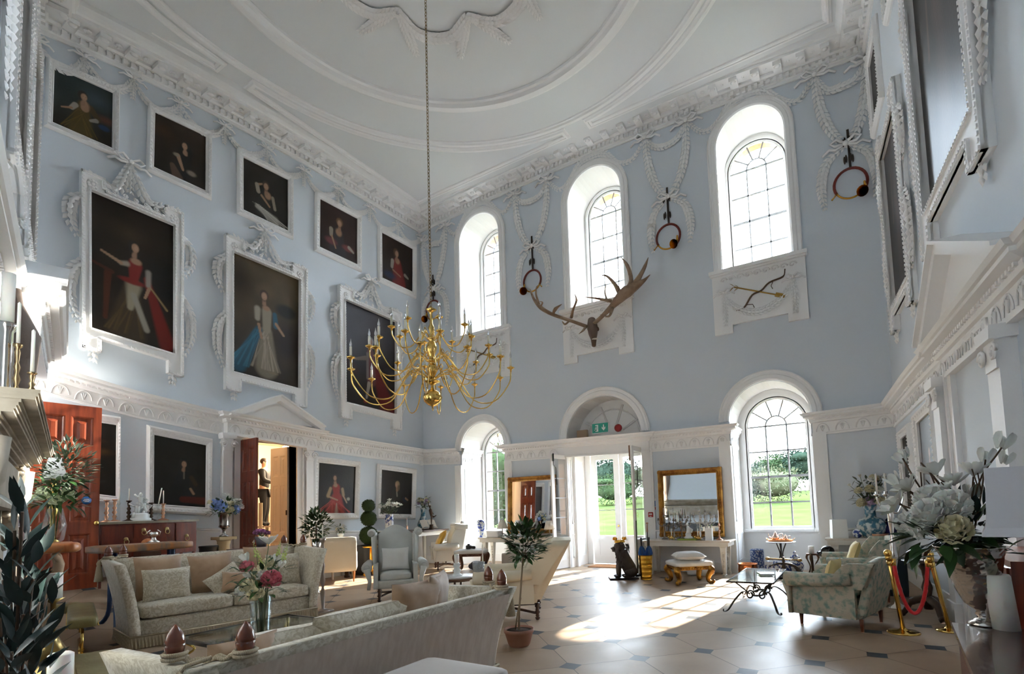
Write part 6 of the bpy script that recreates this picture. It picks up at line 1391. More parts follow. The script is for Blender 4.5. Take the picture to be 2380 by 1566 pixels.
# stone column, urn flowers come later; baskets and bins
STONEC = mat('yellow_stone', (.48, .38, .22), .8, bump=.2, bscale=20)
pc = atx(520, 1280, -11.15); zcol = float(hz(520, 1247, pc)); T = thing('stone_pedestal', 'yellow stone pedestal column beside the left doorway', 'pedestal', (pc[0], pc[1], 0)); b = MB(); b.box((0, 0, zcol-.03), (.34, .34, .06)); b.box((0, 0, .04), (.34, .34, .08)); b.build('slabs', STONEC, T); b = MB(); b.lathe([(.15, .08), (.13, .12), (.115, .2), (.105, zcol-.16), (.12, zcol-.14), (.12, zcol-.10), (.14, zcol-.06)], n=20); b.build('shaft', STONEC, T)
COLP = (pc[0], pc[1], zcol)
p = sc_at(272, 1350, 10.9); b = MB(); b.lathe([(.13, 0), (.15, .1), (.17, .42), (.18, .44), (.16, .44), (.14, .05)], n=24); tag(b.build('wicker_basket', mat('white_wicker', (.55, .52, .47), .8, col2=(.34, .32, .29), scale=30, kind='voronoi', bump=.5), None, (p[0], p[1]+.1, 0)), 'white woven basket on the floor under the slab table', 'basket')
p = atx(487, 1272, -11.3); zz = hz(487, 1268, p); b = MB(); b.lathe([(.17, 0), (.18, zz-.04), (.19, zz-.03), (.19, zz), (.0, zz-.01)], n=26); tag(b.build('round_bin', mat('black_tin', (.02, .02, .02), .4), None, (p[0], p[1], 0)), 'round black lidded bin between the sideboard and stone pedestal', 'bin')
# long table in the corner behind the wing chair
tt = atx(960, 1232, -11.15); T = thing('corner_table', 'dark-topped white table in the left corner covered with vases and a book', 'table', (-11.05, tt[1], 0)); zt4 = float(tt[2]); b = MB(); b.box((0, -.1, zt4-.02), (1.0, 2.0, .04)); b.build('table_top', DARKWOOD, T)
b = MB(); b.box((0, -.1, zt4-.1), (.85, 1.85, .12)); b.build('frieze', CONS, T)
for sx in (-1, 1):
    for sy in (-1, 1): b = MB(); b.lathe([(.04, 0), (.06, zt4-.16)], c=(sx*.38, sy*.85-.1, 0), n=4, a0=pi/4); b.build('leg', CONS, T)
CT = (-11.05, tt[1], zt4)
# dark planter box, gilt torchere, statuette
p = atx(852, 1300, -11.3); zp_ = hz(852, 1266, p); b = MB(); b.rbox((0, 0, zp_/2), (.55, .75, zp_), .02, 2); PL = b.build('planter_box', mat('slate_box', (.06, .06, .065), .6), None, (p[0], p[1]+.1, 0)); tag(PL, 'square slate-grey planter box behind the gilt pedestal table', 'planter')
q = atx(863, 1300, -10.75); zq = hz(863, 1270, q); T = thing('gilt_pedestal_table', 'small gilt pedestal table with a round dish top in front of the topiary', 'side table', (q[0], q[1], 0)); GY = mat('yellow_gilt', (.85, .42, .05), .3, .8)
b = MB(); b.lathe([(0, zq-.03), (.2, zq-.02), (.22, zq+.01), (.21, zq+.015), (.19, zq-.005), (0, zq-.01)], n=24); b.build('dish_top', GY, T); b = MB(); b.lathe([(.03, .12), (.06, .15), (.03, .2), (.055, .32), (.03, .4), (.05, .46), (.04, zq-.03)], n=14); b.build('stem', GY, T)
for k in range(3): a = k*2.09; b = MB(); b.tube(smooth_path([(.03*math.cos(a), .03*math.sin(a), .16), (.12*math.cos(a), .12*math.sin(a), .13), (.18*math.cos(a), .18*math.sin(a), .02)], 4), [.03]*5+[.04]*4, 7); b.build('foot', GY, T)
# ------------------------------------------------------------------ flowers and leaves
LEAFG = mat('glossy_green_leaf', (.02, .06, .018), .35, col2=(.05, .12, .03), scale=6)
LEAFD = mat('dark_blue_green_leaf', (.012, .028, .028), .45, col2=(.02, .045, .04), scale=6)
LEAFO = mat('olive_leaf', (.05, .075, .05), .55, col2=(.09, .12, .08), scale=6)
STEM = mat('green_stem', (.07, .12, .03), .5); TWIG = mat('brown_twig', (.10, .055, .03), .7)
FW = mat('white_petal', (.78, .78, .73), .5, sub=.05); FCR = mat('cream_petal', (.74, .68, .46), .5); FP = mat('pink_petal', (.62, .17, .22), .5); FBL = mat('blue_petal', (.22, .34, .68), .6); FLI = mat('lilac_petal', (.40, .28, .46), .6); FPU = mat('purple_petal', (.42, .16, .38), .6); FYG = mat('yellow_green_bud', (.46, .55, .16), .5)
def blossom(T, kind, c, r, m, d=(0, 0, 1), seed=0):
    rnd = random.Random(seed); b = MB(); c = V3(c); d = unit(V3(d)); a = np.cross(d, [0, 0, 1.0]); a = unit(a) if np.linalg.norm(a) > .1 else np.array([1.0, 0, 0]); e = np.cross(d, a)
    if kind == 'rose':
        N_ = 46 if r > .085 else 24
        for k in range(N_):
            f = (k+.5)/N_; th = math.acos(1-1.55*f); t = k*2.39996; q = math.cos(t)*a+math.sin(t)*e; v = math.sin(th)*q+math.cos(th)*d; tg = unit(-math.sin(th)*d+math.cos(th)*q)
            b.petal(c+v*r*.62-tg*r*(-.15)-tg*r*.1, unit(d*.9+v*.75-tg*.1+q*.25*f+np.array([rnd.uniform(-.2, .2) for _ in range(3)])), r*.55, r*.62, up=v, cup=.25)
        b.ell(c+d*r*.12, (r*.62, r*.62, r*.62), 10, 8)
    elif kind == 'lily':
        for k in range(6): t = 2*pi*k/6+rnd.uniform(-.15, .15); q = math.cos(t)*a+math.sin(t)*e; b.petal(c, q*.8+d*rnd.uniform(.4, .9), r*1.2, r*.66, up=d, cup=.3)
    elif kind == 'bud':
        for k in range(4): t = 2*pi*k/4; q = math.cos(t)*a+math.sin(t)*e; b.petal(c-d*r*.3+q*r*.2, d+q*.25, r*1.5, r*.85, up=q, cup=.4)
        b.ell(c+d*r*.3, (r*.35, r*.35, r*.6), 8, 6)
    elif kind == 'ball':
        for k in range(70):
            v = Vector((rnd.gauss(0, 1), rnd.gauss(0, 1), rnd.gauss(0, 1))).normalized(); b.leaf(c+V3(v)*r*.7, v+Vector((rnd.uniform(-.6, .6), rnd.uniform(-.6, .6), rnd.uniform(-.6, .6))), r*.4, r*.38, up=V3((v.y, v.z, v.x)), n=1)
        b.ell(c, (r*.75, r*.75, r*.75), 8, 6)
    elif kind == 'spike':
        for k in range(16): f = k/16; t = k*2.4; b.ell(c+d*r*4*f+(math.cos(t)*a+math.sin(t)*e)*r*.35*(1-f*.6), (r*.28*(1.2-f), )*3, 5, 4)
    b.build('blossom', m, T, fixn=False)
def bouquet(name, label, loc, fl_, leaves=60, ls=.09, spread=.2, hgt=.3, lm=None, stems=True, seed=0, group=None, z0=-.1, lw=.35, cat='flowers', low=.0):
    T = thing(name, label, cat, loc, 0, group); rnd = random.Random(seed); b = MB()
    for i in range(leaves):
        t = rnd.uniform(0, 6.28); rr = spread*rnd.uniform(.1, 1)**.6; z = rnd.uniform(low, hgt); p = (rr*math.cos(t), rr*math.sin(t), z)
        b.leaf(p, (math.cos(t)*rnd.uniform(.3, 1.4), math.sin(t)*rnd.uniform(.3, 1.4), rnd.uniform(-.5, .9)), ls*rnd.uniform(.7, 1.4), ls*lw*rnd.uniform(.7, 1.3), up=(0, 0, 1), curl=.15, n=3)
    b.build('foliage', lm or LEAFG, T, fixn=False)
    s = MB()
    for k, (kind, dx, dy, dz, r, m) in enumerate(fl_):
        blossom(T, kind, (dx, dy, dz), r, m, (dx*1.2, dy*1.2-.1, .5+dz*.3), seed*50+k); s.tube([(dx*.1, dy*.1, z0), (dx*.35, dy*.35, dz*.4), (dx, dy, dz)], .004, 4)
    if stems: s.build('stems', STEM, T)
    return T
def rndfl(n, spread, h0, h1, kinds, seed, face=None):
    rnd = random.Random(seed); out_ = []
    for i in range(n):
        t = 2*pi*i/n*1.0+rnd.uniform(-.4, .4); f = rnd.uniform(.45, 1); z = h0+(h1-h0)*rnd.uniform(0, 1)*(1.2-f); k = kinds[i % len(kinds)]
        out_.append((k[0], spread*f*math.cos(t), spread*f*math.sin(t), min(z, h1), k[1], k[2]))
    return out_
def vase(name, label, loc, prof, m, sx=1, cat='vase', n=28, part='body', lean=(0, 0)):
    b = MB(); b.lathe(prof, n=n, lean=lean); return tag(b.build(name, m, None, loc), label, cat)
CLEAR = glass('clear_glass', (.95, .97, .97), .06, .3)
BWP = mat('blue_white_porcelain', (.70, .72, .76), .2, col2=(.03, .06, .25), scale=16, kind='noise', lo=.48, hi=.56, detail=2)
BWT = mat('teal_white_porcelain', (.55, .62, .62), .2, col2=(.05, .16, .24), scale=12, lo=.42, hi=.55, detail=2); COB = mat('cobalt_glaze', (.008, .01, .10), .15)
# flowers in the glass vase on the coffee table
vp = fl(606, 1476, .44); zt5 = hz(606, 1385, vp)
vase('glass_vase', 'clear glass vase of mixed flowers on the glass coffee table', (vp[0], vp[1], .44), [(.075, 0), (.078, .02), (.085, .05), (.105, zt5-.44), (.100, zt5-.44), (.08, .05), (.0, .045)], CLEAR)
mix = [('rose', -.02, -.12, .10, .075, FCR), ('rose', .09, -.10, .02, .08, FCR), ('rose', .20, -.02, .16, .095, FP), ('rose', -.10, -.08, .28, .07, FP), ('rose', .0, .0, .22, .08, FCR), ('bud', -.22, .0, .18, .05, FW), ('bud', -.18, -.05, .36, .06, FW), ('bud', .25, .05, .30, .05, FW), ('rose', .12, -.05, .2, .06, FW), ('lily', .03, .06, .50, .11, FW), ('spike', -.16, .05, .38, .045, FYG), ('spike', .24, .08, .36, .045, FYG), ('spike', .12, .1, .40, .04, FYG), ('rose', -.17, -.1, .04, .06, FW), ('rose', -.05, .1, .3, .06, FCR), ('spike', .0, .0, .3, .04, FYG), ('bud', .1, .1, .35, .05, FW)]
bouquet('mixed_flowers', 'white, pink and cream roses and tulips standing in the clear glass vase', (vp[0], vp[1], zt5), mix, 90, .12, .22, .36, seed=3, z0=-.42)
# potted bay tree
pp = fl(1207, 1500); T = thing('potted_bay_tree', 'small standard bay tree in a terracotta pot beside the raked cream chair', 'plant', (pp[0], pp[1], 0)); TC = mat('terracotta', (.34, .15, .10), .7, col2=(.42, .22, .16), scale=3)
b = MB(); b.lathe([(.11, 0), (.13, .03), (.165, .15), (.175, .16), (.178, .20), (.165, .20), (.15, .17), (.0, .16)], n=30); b.build('pot', TC, T); b = MB(); b.lathe([(0, .185), (.15, .18)], n=20); b.build('soil', mat('soil', (.05, .025, .015), .95, bump=.8, bscale=60), T)
kx, ky = .05, .05
b = MB(); b.tube([(0, 0, .17), (.0, .02, .4), (.03, .03, .7), (.06, .05, 1.05)], [.014, .012, .011, .009], 7); b.tube([(-.05, 0, .17), (-.03, .02, .35), (.02, .03, .55)], .01, 6); b.build('trunk', mat('pale_bark', (.30, .22, .14), .8), T)
def crown(T, c, r, n, ls, m, seed, lw=.42, name='foliage', up=.3):
    rnd = random.Random(seed); b = MB()
    for _ in range(n):
        v = Vector((rnd.gauss(0, 1), rnd.gauss(0, 1), rnd.gauss(0, 1))).normalized(); q = rnd.uniform(.25, 1)**.5; f = 1+.25*noise.noise(v*2.5)
        p = (c[0]+v.x*r[0]*q*f, c[1]+v.y*r[1]*q*f, c[2]+v.z*r[2]*q*f); b.leaf(p, (v.x+rnd.uniform(-.5, .5), v.y+rnd.uniform(-.5, .5), v.z*.6+rnd.uniform(-.3, .6)+up), ls*rnd.uniform(.7, 1.25), ls*lw, up=(rnd.uniform(-.4, .4), rnd.uniform(-.4, .4), 1), n=3)
    b.build(name, m, T, fixn=False)
crown(T, (.09, .06, 1.2), (.25, .25, .24), 420, .10, LEAFG, 5); b = MB()
rnd = random.Random(4)
for i in range(14): v = Vector((rnd.gauss(0, 1), rnd.gauss(0, 1), rnd.gauss(.3, 1))).normalized(); b.tube([(.06, .05, 1.03), (.08+v.x*.12, .06+v.y*.12, 1.15+v.z*.08), (.09+v.x*.25, .06+v.y*.25, 1.2+v.z*.22)], .004, 4)
b.build('twigs', TWIG, T)
# bay tree in tall silver pot on the left, its candlestick
gp = atx(735, 1310, -9.6); zz = hz(738, 1252, gp); T = thing('potted_bay_tree', 'dark round-headed bay plant in a tall silver vase by the left doorway', 'plant', (gp[0], gp[1], 0)); b = MB(); b.lathe([(.10, 0), (.06, .05), (.05, .15), (.08, zz-.2), (.11, zz), (.10, zz), (.05, zz-.2)], n=20); b.build('tall_silver_vase', SILVER, T)
crown(T, (0, 0, zz+.28), (.27, .27, .30), 420, .11, LEAFG, 8); b = MB(); b.tube([(0, 0, zz-.1), (0, 0, zz+.3)], .015, 6); b.build('trunk', TWIG, T)
# topiary of three clipped balls
BOX = mat('clipped_box', (.015, .035, .008), .8, col2=(.04, .08, .015), scale=60, bump=1.0, bscale=90)
tx, ty = PL.location.x, PL.location.y-.02; T = thing('topiary', 'three clipped green topiary balls stacked on one stem in the slate planter', 'plant', (tx, ty, zp_))
for i, (py_, hp) in enumerate(((1244, 42), (1205, 35), (1175, 28))):
    z = hz(854, py_, (tx, ty, 0))-zp_; r = hp/2*math.hypot(tx, ty)/FPX*.93; b = MB(); rnd = random.Random(i)
    b.ell((0, 0, z), (r, r, r*1.0), 24, 16)
    for _ in range(350): v = Vector((rnd.gauss(0, 1), rnd.gauss(0, 1), rnd.gauss(0, 1))).normalized(); b.leaf(V3(v)*r*.97+[0, 0, z], v, .03, .02, up=(v.y, v.z, v.x), n=1)
    b.build('leaf_ball', BOX, T, fixn=False); ztop_ = z
b = MB(); b.tube([(0, 0, -.03), (0, 0, ztop_)], .015, 6); b.build('stem', TWIG, T)
# statuette beside the planter
p = atx(818, 1300, -11.2); z = hz(818, 1256, p); T = thing('statuette', 'small dark bronze robed figure standing beside the slate planter', 'statue', (p[0], p[1]-.15, 0)); k = z; BRZ = mat('dark_bronze', (.06, .035, .022), .4, .7)
b = MB(); b.lathe([(.09*k, 0), (.09*k, .06*k), (.07*k, .07*k), (.075*k, .3*k), (.06*k, .55*k), (.085*k, .72*k), (.08*k, .80*k), (.03*k, .85*k), (.03*k, .87*k), (.05*k, .92*k), (.045*k, .97*k), (.0, 1.0*k)], n=14, sy=.8); b.tube([(.07*k, -.02, .76*k), (.07*k, -.09*k, .6*k), (.0, -.1*k, .58*k)], .022*k, 6); b.tube([(-.07*k, -.02, .76*k), (-.08*k, -.08*k, .62*k), (.0, -.1*k, .6*k)], .022*k, 6); b.build('figure', BRZ, T)
# ------------------------------------------------------------------ candlesticks
def candlestick(label, loc, h, m, candle=.0, name='candlestick', tw=False, group=None, tilt=0, r=1.0, base=.06):
    T = thing(name, label, 'candlestick', loc, 0, group); b = MB()
    if tw:
        b.lathe([(base, 0), (base, .012), (.03, .03)], n=18)
        for e in (0, pi): b.tube([(.022*math.cos(t*1.0+e), .022*math.sin(t+e), .03+(h-.07)*t/18.8) for t in [18.8*q/60 for q in range(61)]], .012, 6)
        b.lathe([(.02, h-.05), (.04, h-.03), (.025, h-.01), (.03, h)], n=14)
    else:
        b.lathe([(base*r, 0), (base*r, .012), (base*.5*r, .03), (.015*r, .05), (.028*r, h*.25), (.012*r, h*.32), (.03*r, h*.42), (.014*r, h*.52), (.026*r, h*.62), (.012*r, h*.7), (.022*r, h*.86), (.014*r, h*.92), (.034*r, h*.96), (.034*r, h)], n=16)
    b.build('stick', m, T)
    if candle: b = MB(); b.lathe([(.011, h-.01), (.010, h+candle), (.002, h+candle+.012)], n=8, lean=(tilt, 0)); b.build('candle', WAX, T)
    return T
p = fl(1122, 1352, .0); candlestick('twisted silver candlestick with a white candle behind the near sofa', (p[0]+.5, p[1]-1.1, 0), .40, SILVER, .36, tw=True, base=.09) if False else None
q = np.array(sc_at(1123, 1352, 8.6)); T = candlestick('twisted silver candlestick with white candle by the round marble table', (q[0], q[1], 0), hz(1118, 1307, q), SILVER, hz(1118, 1266, q)-hz(1118, 1307, q), tw=True, base=.10)
q = np.array(sc_at(750, 1300, 9.6)); T = candlestick('tall silver candlestick with a pale candle in front of the boxy armchair', (q[0], q[1], 0), hz(750, 1250, q), mat('old_silver', (.35, .30, .27), .3, 1.0), hz(750, 1222, q)-hz(750, 1250, q), base=.12, r=1.5)
# sideboard top
def onSB(px, ybase): a = atx(px, ybase, -11.22); return (-11.22, a[1], zs_)
OLD = mat('old_brass_pink', (.50, .28, .18), .3, 1.0)
for px, yt, yc, m, lb in ((247, 1162, None, OLD, 'short bare candlestick at the left end of the sideboard, nearest the door'), (266, 1160, None, OLD, 'taller bare candlestick, second from the left on the sideboard'), (299, 1163, 1136, BRZ, 'dark candlestick with one white candle left of the porcelain group'), (351, 1168, None, BRZ, 'dark bare candlestick just right of the porcelain group'), (379, 1170, 1141, OLD, 'pinkish candlestick with a tall white candle at the right of the sideboard')):
    L = onSB(px, 1205); h = hz(px, yt, L)-zs_; candlestick(lb, L, h, m, (hz(px, yc, L)-zs_-h) if yc else 0, r=1.25, base=.075)
L = onSB(281, 1200); T = thing('glass_candlestick', 'clear glass candlestick with a white candle behind the dark one on the sideboard', 'candlestick', (L[0]-.08, L[1], L[2])); b = MB(); b.lathe([(.05, 0), (.02, .02), (.015, .3), (.03, .34)], n=12); b.build('stick', CLEAR, T); b = MB(); b.lathe([(.012, .32), (.010, .62)], n=8); b.build('candle', WAX, T)
L = onSB(372, 1200); T = thing('glass_candlestick', 'clear glass candlestick with a leaning candle beside the pinkish one', 'candlestick', (L[0]-.08, L[1], L[2])); b = MB(); b.lathe([(.05, 0), (.02, .02), (.015, .26), (.03, .3)], n=12); b.build('stick', CLEAR, T); b = MB(); b.lathe([(.012, .0), (.010, .34)], c=(0, 0, .28), n=8, rot=Matrix.Rotation(-.16, 3, 'X')); b.build('candle', WAX, T)
def porcelain_group(label, L, H_):
    T = thing('porcelain_figurine', label, 'figurine', L); b = MB(); b.lathe([(.17, 0), (.17, .05), (.14, .06), (.15, .12), (.09, .15)], n=18, sx=.9); b.build('base', PORC, T)
    for i, (x, z, s) in enumerate(((-.08, .12, .75), (.07, .14, .85), (.0, .22, 1.0))):
        b = MB(); k = s*(H_-.2)*.75; b.tube([(0, x*.9, z), (.02, x, z+k*.25), (0, x*.8, z+k*.55), (0, x*.7, z+k*.8)], [.03*s, .045*s, .035*s, .05*s], 8); b.ell((0, x*.65, z+k*.98), (.035*s, .03*s, .042*s), 8, 6); b.tube([(0, x*.7+.04, z+k*.78), (.05, x+.09, z+k*.6), (.06, x+.05, z+k*.45)], .016, 6); b.tube([(0, x*.7-.04, z+k*.78), (.05, x-.08, z+k*.85), (.02, x-.1, z+k*1.0)], .016, 6); b.tube([(.0, x-.02, z+k*.2), (.07, x-.05, z+k*.1), (.05, x-.05, z-.08)], .025, 6); b.build('figure', PORC, T)
    b = MB(); b.tube([(0, .0, .15), (-.04, .05, .35), (-.02, -.02, H_*.85)], .02, 6)
    b.build('tree_stump', PORC, T); return T
L = onSB(326, 1203); porcelain_group('white porcelain figure group in the middle of the sideboard', L, hz(326, 1140, L)-zs_)
L = onSB(245, 1208); b = MB(); b.box((.1, .25, .005), (.3, .62, .01)); tag(b.build('lace_runner', mat('cream_lace', (.6, .58, .5), .9), None, (L[0], SBY-.55, zs_)), 'cream runner cloth lying on the left of the sideboard top', 'cloth')
# urn with blue and white flowers on the stone pedestal
zu = hz(521, 1190, COLP)-COLP[2]; PEW = mat('dark_pewter', (.30, .27, .25), .25, 1.0)
vase('urn', 'dark pewter campana urn on the stone pedestal', COLP, [(.09, 0), (.09, .02), (.03, .05), (.025, .13), (.05, .17), (.10, .20), (.085, .25), (.09, zu-.1), (.12, zu-.02), (.13, zu), (.11, zu), (.08, zu-.1), (0, zu-.15)], PEW)
bouquet('blue_and_white_flowers', 'blue hydrangeas with white and cream roses in the pewter urn', (COLP[0], COLP[1], COLP[2]+zu), [('ball', -.0, -.14, .16, .13, FBL), ('ball', .10, -.06, .10, .11, FBL), ('ball', .05, .20, .05, .10, FBL), ('rose', .16, .02, .03, .09, FCR), ('rose', .0, .02, .30, .09, FW), ('rose', .03, .26, .2, .08, FW), ('rose', .05, .16, .22, .07, FW), ('rose', .05, -.30, .20, .05, FCR), ('rose', .12, .06, .16, .07, FCR), ('rose', 0, .33, .1, .07, FW)], 110, .12, .27, .25, seed=6, low=-.06)
# flowers in corner and beside
p = (CT[0]+.18, atx(905, 1230, CT[0]+.18)[1], CT[2]); h = hz(908, 1195, p)-CT[2]
vase('tall_vase', 'tall cylindrical blue and white patterned vase on the corner table', p, [(.10, 0), (.11, .01), (.11, h*.97), (.12, h), (.10, h), (.10, h*.5), (0, h*.5)], BWP)
bouquet('white_lilies', 'spray of white lilies in the tall blue patterned vase', (p[0], p[1], p[2]+h), rndfl(16, .32, .15, .52, (('lily', .075, FW),), 12), 70, .13, .22, .3, seed=8, lm=LEAFO)
p = (CT[0]-.15, atx(984, 1225, CT[0]-.15)[1], CT[2]); h = hz(985, 1180, p)-CT[2]
vase('bottle_vase', 'round-bodied teal and white bottle vase in the corner of the room', p, [(.08, 0), (.14, .05), (.18, .14), (.15, .23), (.07, h*.62), (.06, h*.8), (.08, h), (.06, h), (.04, h*.7), (0, h*.6)], BWT)
bouquet('cream_flowers', 'cream and yellow flower arrangement in the teal bottle vase', (p[0], p[1], p[2]+h), rndfl(12, .22, .05, .42, (('rose', .06, FCR), ('lily', .06, FW), ('rose', .055, FCR), ('ball', .06, FLI)), 15), 90, .11, .2, .32, seed=9, lm=LEAFO)
p = (CT[0]+.30, atx(1003, 1232, CT[0]+.30)[1], CT[2]); T = thing('bronze_statue', 'bronze runner balancing on one foot with one leg flung back', 'statue', p); k = hz(1005, 1172, p)-CT[2]
b = MB(); b.lathe([(.07, 0), (.07, .05), (.055, .06), (.055, .14), (.065, .15)], n=16); b.build('plinth', BRZ, T)
b = MB(); b.tube([(0, 0, .15), (.0, .0, .15+k*.14), (.01, .0, .15+k*.30), (0, 0, k*.62), (.0, -.03, k*.78), (0, -.045, k*.84)], [.012, .02, .026, .045, .05, .018], 8); b.ell((0, -.055, k*.91), (.028, .03, .035), 8, 6); b.ell((0, -.06, k*.945), (.04, .045, .012), 8, 4)
b.tube([(0, 0, k*.56), (.0, .09, k*.50), (.0, .15, k*.52), (.0, .21, k*.56)], [.035, .026, .016, .012], 7); b.tube([(0, -.03, k*.80), (.02, .03, k*.68), (.03, .06, k*.6)], .013, 6); b.tube([(0, -.04, k*.82), (-.0, -.1, k*.95), (0, -.12, k*1.1)], .013, 6); b.build('figure', BRZ, T)
p = (CT[0]+.05, atx(992, 1226, CT[0]+.05)[1], CT[2]); T = thing('open_book', 'large open book on a stand behind the bronze runner', 'book', (p[0], p[1], p[2])); 
for s in (-1, 1): b = MB(); b.grid(lambda u, v, s=s: (.12-.16*v*.7, s*(.01+.30*u), .06+.22*v+.02*math.sin(u*pi)), 6, 4); b.box((.05, s*.15, .045), (.24, .30, .02)); b.build('page_block', mat('old_paper', (.62, .58, .52), .8), T)
b = MB(); b.box((.05, 0, .02), (.2, .5, .03)); b.build('stand', DARKWOOD, T)
p = (CT[0]+.35, atx(946, 1230, CT[0]+.35)[1], CT[2]); T = candlestick('small brass candlestick with short candle on the corner table', p, .16, OLD, .2)
bp = (-10.7, atx(787, 1250, -10.7)[1]); zf = 1.08; vase('flower_pot', 'small pot behind the boxy cream armchair', (-11.2, atx(789, 1245, -11.2)[1], zA(atx(789, 1245, -11.2)[1])-.06), [(.05, 0), (.08, .12), (.07, .12), (0, .1)], PORC) if False else None
T = thing('narrow_table', 'narrow white table behind the boxy armchair holding small white flowers', 'table', (-11.45, atx(789, 1245, -11.35)[1], 0)); zz = float(atx(789, 1250, -11.35)[2]); b = MB(); b.box((0, 0, zz-.02), (.42, .7, .04)); b.build('table_top', CONS, T)
for sx in (-1, 1):
    for sy in (-1, 1): b = MB(); b.box((sx*.22, sy*.3, zz/2-.02), (.04, .04, zz-.04)); b.build('leg', CONS, T)
b = MB(); b.lathe([(.06, 0), (.09, .12), (.08, .12), (0, .1)], n=18); tag(b.build('flower_pot', PORC, None, (-11.3, T.location.y, zz)), 'small white pot on the narrow table behind the boxy armchair', 'pot'); bouquet('small_white_flowers', 'small bunch of cream-white flowers left of the topiary', (-11.3, T.location.y, zz+.12), rndfl(9, .12, .08, .3, (('rose', .035, FW), ('bud', .03, FCR)), 22), 90, .07, .12, .2, seed=13)
# purple flowers in the grey trough and a lamp on the table behind the far sofa
T = thing('sofa_table', 'small dark table behind the far sofa carrying a purple flower bucket', 'table', (-9.75, atx(600, 1272, -9.75)[1], 0)); zz = float(atx(600, 1272, -9.75)[2]); b = MB(); b.box((0, 0, zz-.02), (.5, .9, .04)); b.build('table_top', DARKWOOD, T)
for sx in (-1, 1):
    for sy in (-1, 1): b = MB(); b.box((sx*.2, sy*.4, zz/2-.02), (.04, .04, zz-.04)); b.build('leg', DARKWOOD, T)
yy = atx(608, 1270, -9.7)[1]; b = MB(); b.lathe([(.075, 0), (.115, .2), (.105, .2), (.06, .02)], n=20); tag(b.build('metal_bucket', mat('grey_zinc', (.20, .20, .23), .5, .5), None, (-9.7, yy, zz)), 'grey zinc bucket planted with purple flowers behind the far sofa', 'bucket')
bouquet('purple_flowers', 'mound of small purple flowers in the zinc bucket', (-9.7, yy, zz+.19), rndfl(12, .13, .08, .16, (('ball', .045, FPU),), 31), 90, .06, .14, .12, seed=14)
yy = atx(585, 1268, -9.72)[1]; vase('glass_jar', 'small clear glass oil lamp left of the purple flowers', (-9.72, yy, zz), [(.08, 0), (.085, .02), (.05, .07), (.02, .09), (.05, .11), (.055, .16), (.05, .2)], CLEAR)
p = atx(340, 1260, -10.9); T = thing('wooden_tray', 'round wooden plaque leaning in the sideboard kneehole', 'plaque', (-10.72, atx(343, 1262, -10.72)[1], float(atx(343, 1276, -10.72)[2])-.04)); b = MB(); b.lathe([(.0, .012), (.10, .012), (.11, 0)], c=(0, 0, .12), n=24, rot=Matrix.Rotation(pi/2, 3, 'Y')); b.build('disc', RW, T); 
b = MB(); b.box((0, 0, T.location.z/-2+.0), (.3, .3, T.location.z-.0)); b.build('stand_box', DARKWOOD, T)
T = thing('silver_dish_stand', 'small silver handled dish stand on the slab table behind the sofa', 'dish', (-9.45, atx(384, 1270, -9.45)[1], float(zt2))); 
b = MB(); b.lathe([(.10, 0), (.05, .03), (.03, .06), (.03, .09), (.06, .11), (.055, .16)], n=14, sy=1.0); b.tube([(0, -.07, .1), (0, -.09, .16), (0, -.05, .19)], .008, 6); b.tube([(0, .07, .1), (0, .09, .16), (0, .05, .19)], .008, 6); b.build('body', SILVER, T); T.location.y = 3.9
# ------------------------------------------------------------------ person on the ladder in the corridor
px_, py_ = XA-1.55, None; py_ = atx(614, 1150, XA-1.55)[1]; P0 = (XA-1.55, py_); zfeet = float(hz(614, 1222, P0)); zhead = float(hz(614, 1064, P0)); Hh = zhead-zfeet
T = thing('person', 'person in black clothes seen from behind, standing on a ladder through the left doorway', 'person', (P0[0], P0[1], zfeet), math.radians(130))
k = Hh/1.75
def skin_body(name, pts, edges, radii, m, parent, sub=2, root=0):
    me = bpy.data.meshes.new(name); me.from_pydata([tuple(p) for p in pts], edges, []); o = bpy.data.objects.new(name, me); C.objects.link(o); o.parent = parent
    md = o.modifiers.new('skin', 'SKIN'); sv = me.skin_vertices[0].data
    for i, r in enumerate(radii): sv[i].radius = (r, r) if not hasattr(r, '__len__') else r
    sv[root].use_root = True; md.use_smooth_shade = True; s_ = o.modifiers.new('sub', 'SUBSURF'); s_.levels = sub; s_.render_levels = sub; me.materials.append(m); return o
SKINM = mat('skin', (.50, .27, .17), .55, sub=.05); BLK = mat('black_cloth', (.012, .012, .014), .8); HAIR = mat('short_dark_hair', (.035, .022, .015), .7)
J = [(0, 0, .92), (0, 0, 1.10), (0, .0, 1.30), (0, .0, 1.42), (0, 0, 1.50), (0, -.01, 1.60), (0, -.01, 1.68), (-.17, 0, 1.40), (-.24, -.06, 1.16), (-.15, -.24, 1.10), (.17, 0, 1.40), (.25, -.05, 1.16), (.14, -.24, 1.12), (-.09, 0, .86), (-.10, -.03, .48), (-.10, .02, .08), (-.10, -.10, .03), (.09, 0, .86), (.10, -.03, .48), (.10, .02, .08), (.10, -.10, .03)]
E_ = [(0, 1), (1, 2), (2, 3), (3, 4), (4, 5), (5, 6), (3, 7), (7, 8), (8, 9), (3, 10), (10, 11), (11, 12), (0, 13), (13, 14), (14, 15), (15, 16), (0, 17), (17, 18), (18, 19), (19, 20)]
Rr = [(.15, .11), (.14, .10), (.17, .11), (.10, .08), (.055, .055), (.075, .085), (.06, .07), (.07, .07), (.05, .05), (.036, .036), (.07, .07), (.05, .05), (.036, .036), (.095, .095), (.06, .06), (.042, .042), (.035, .035), (.095, .095), (.06, .06), (.042, .042), (.035, .035)]
skin_body('body', [tuple(V3(p)*k) for p in J], E_, [(a*k, b_*k) for a, b_ in Rr], SKINM, T)
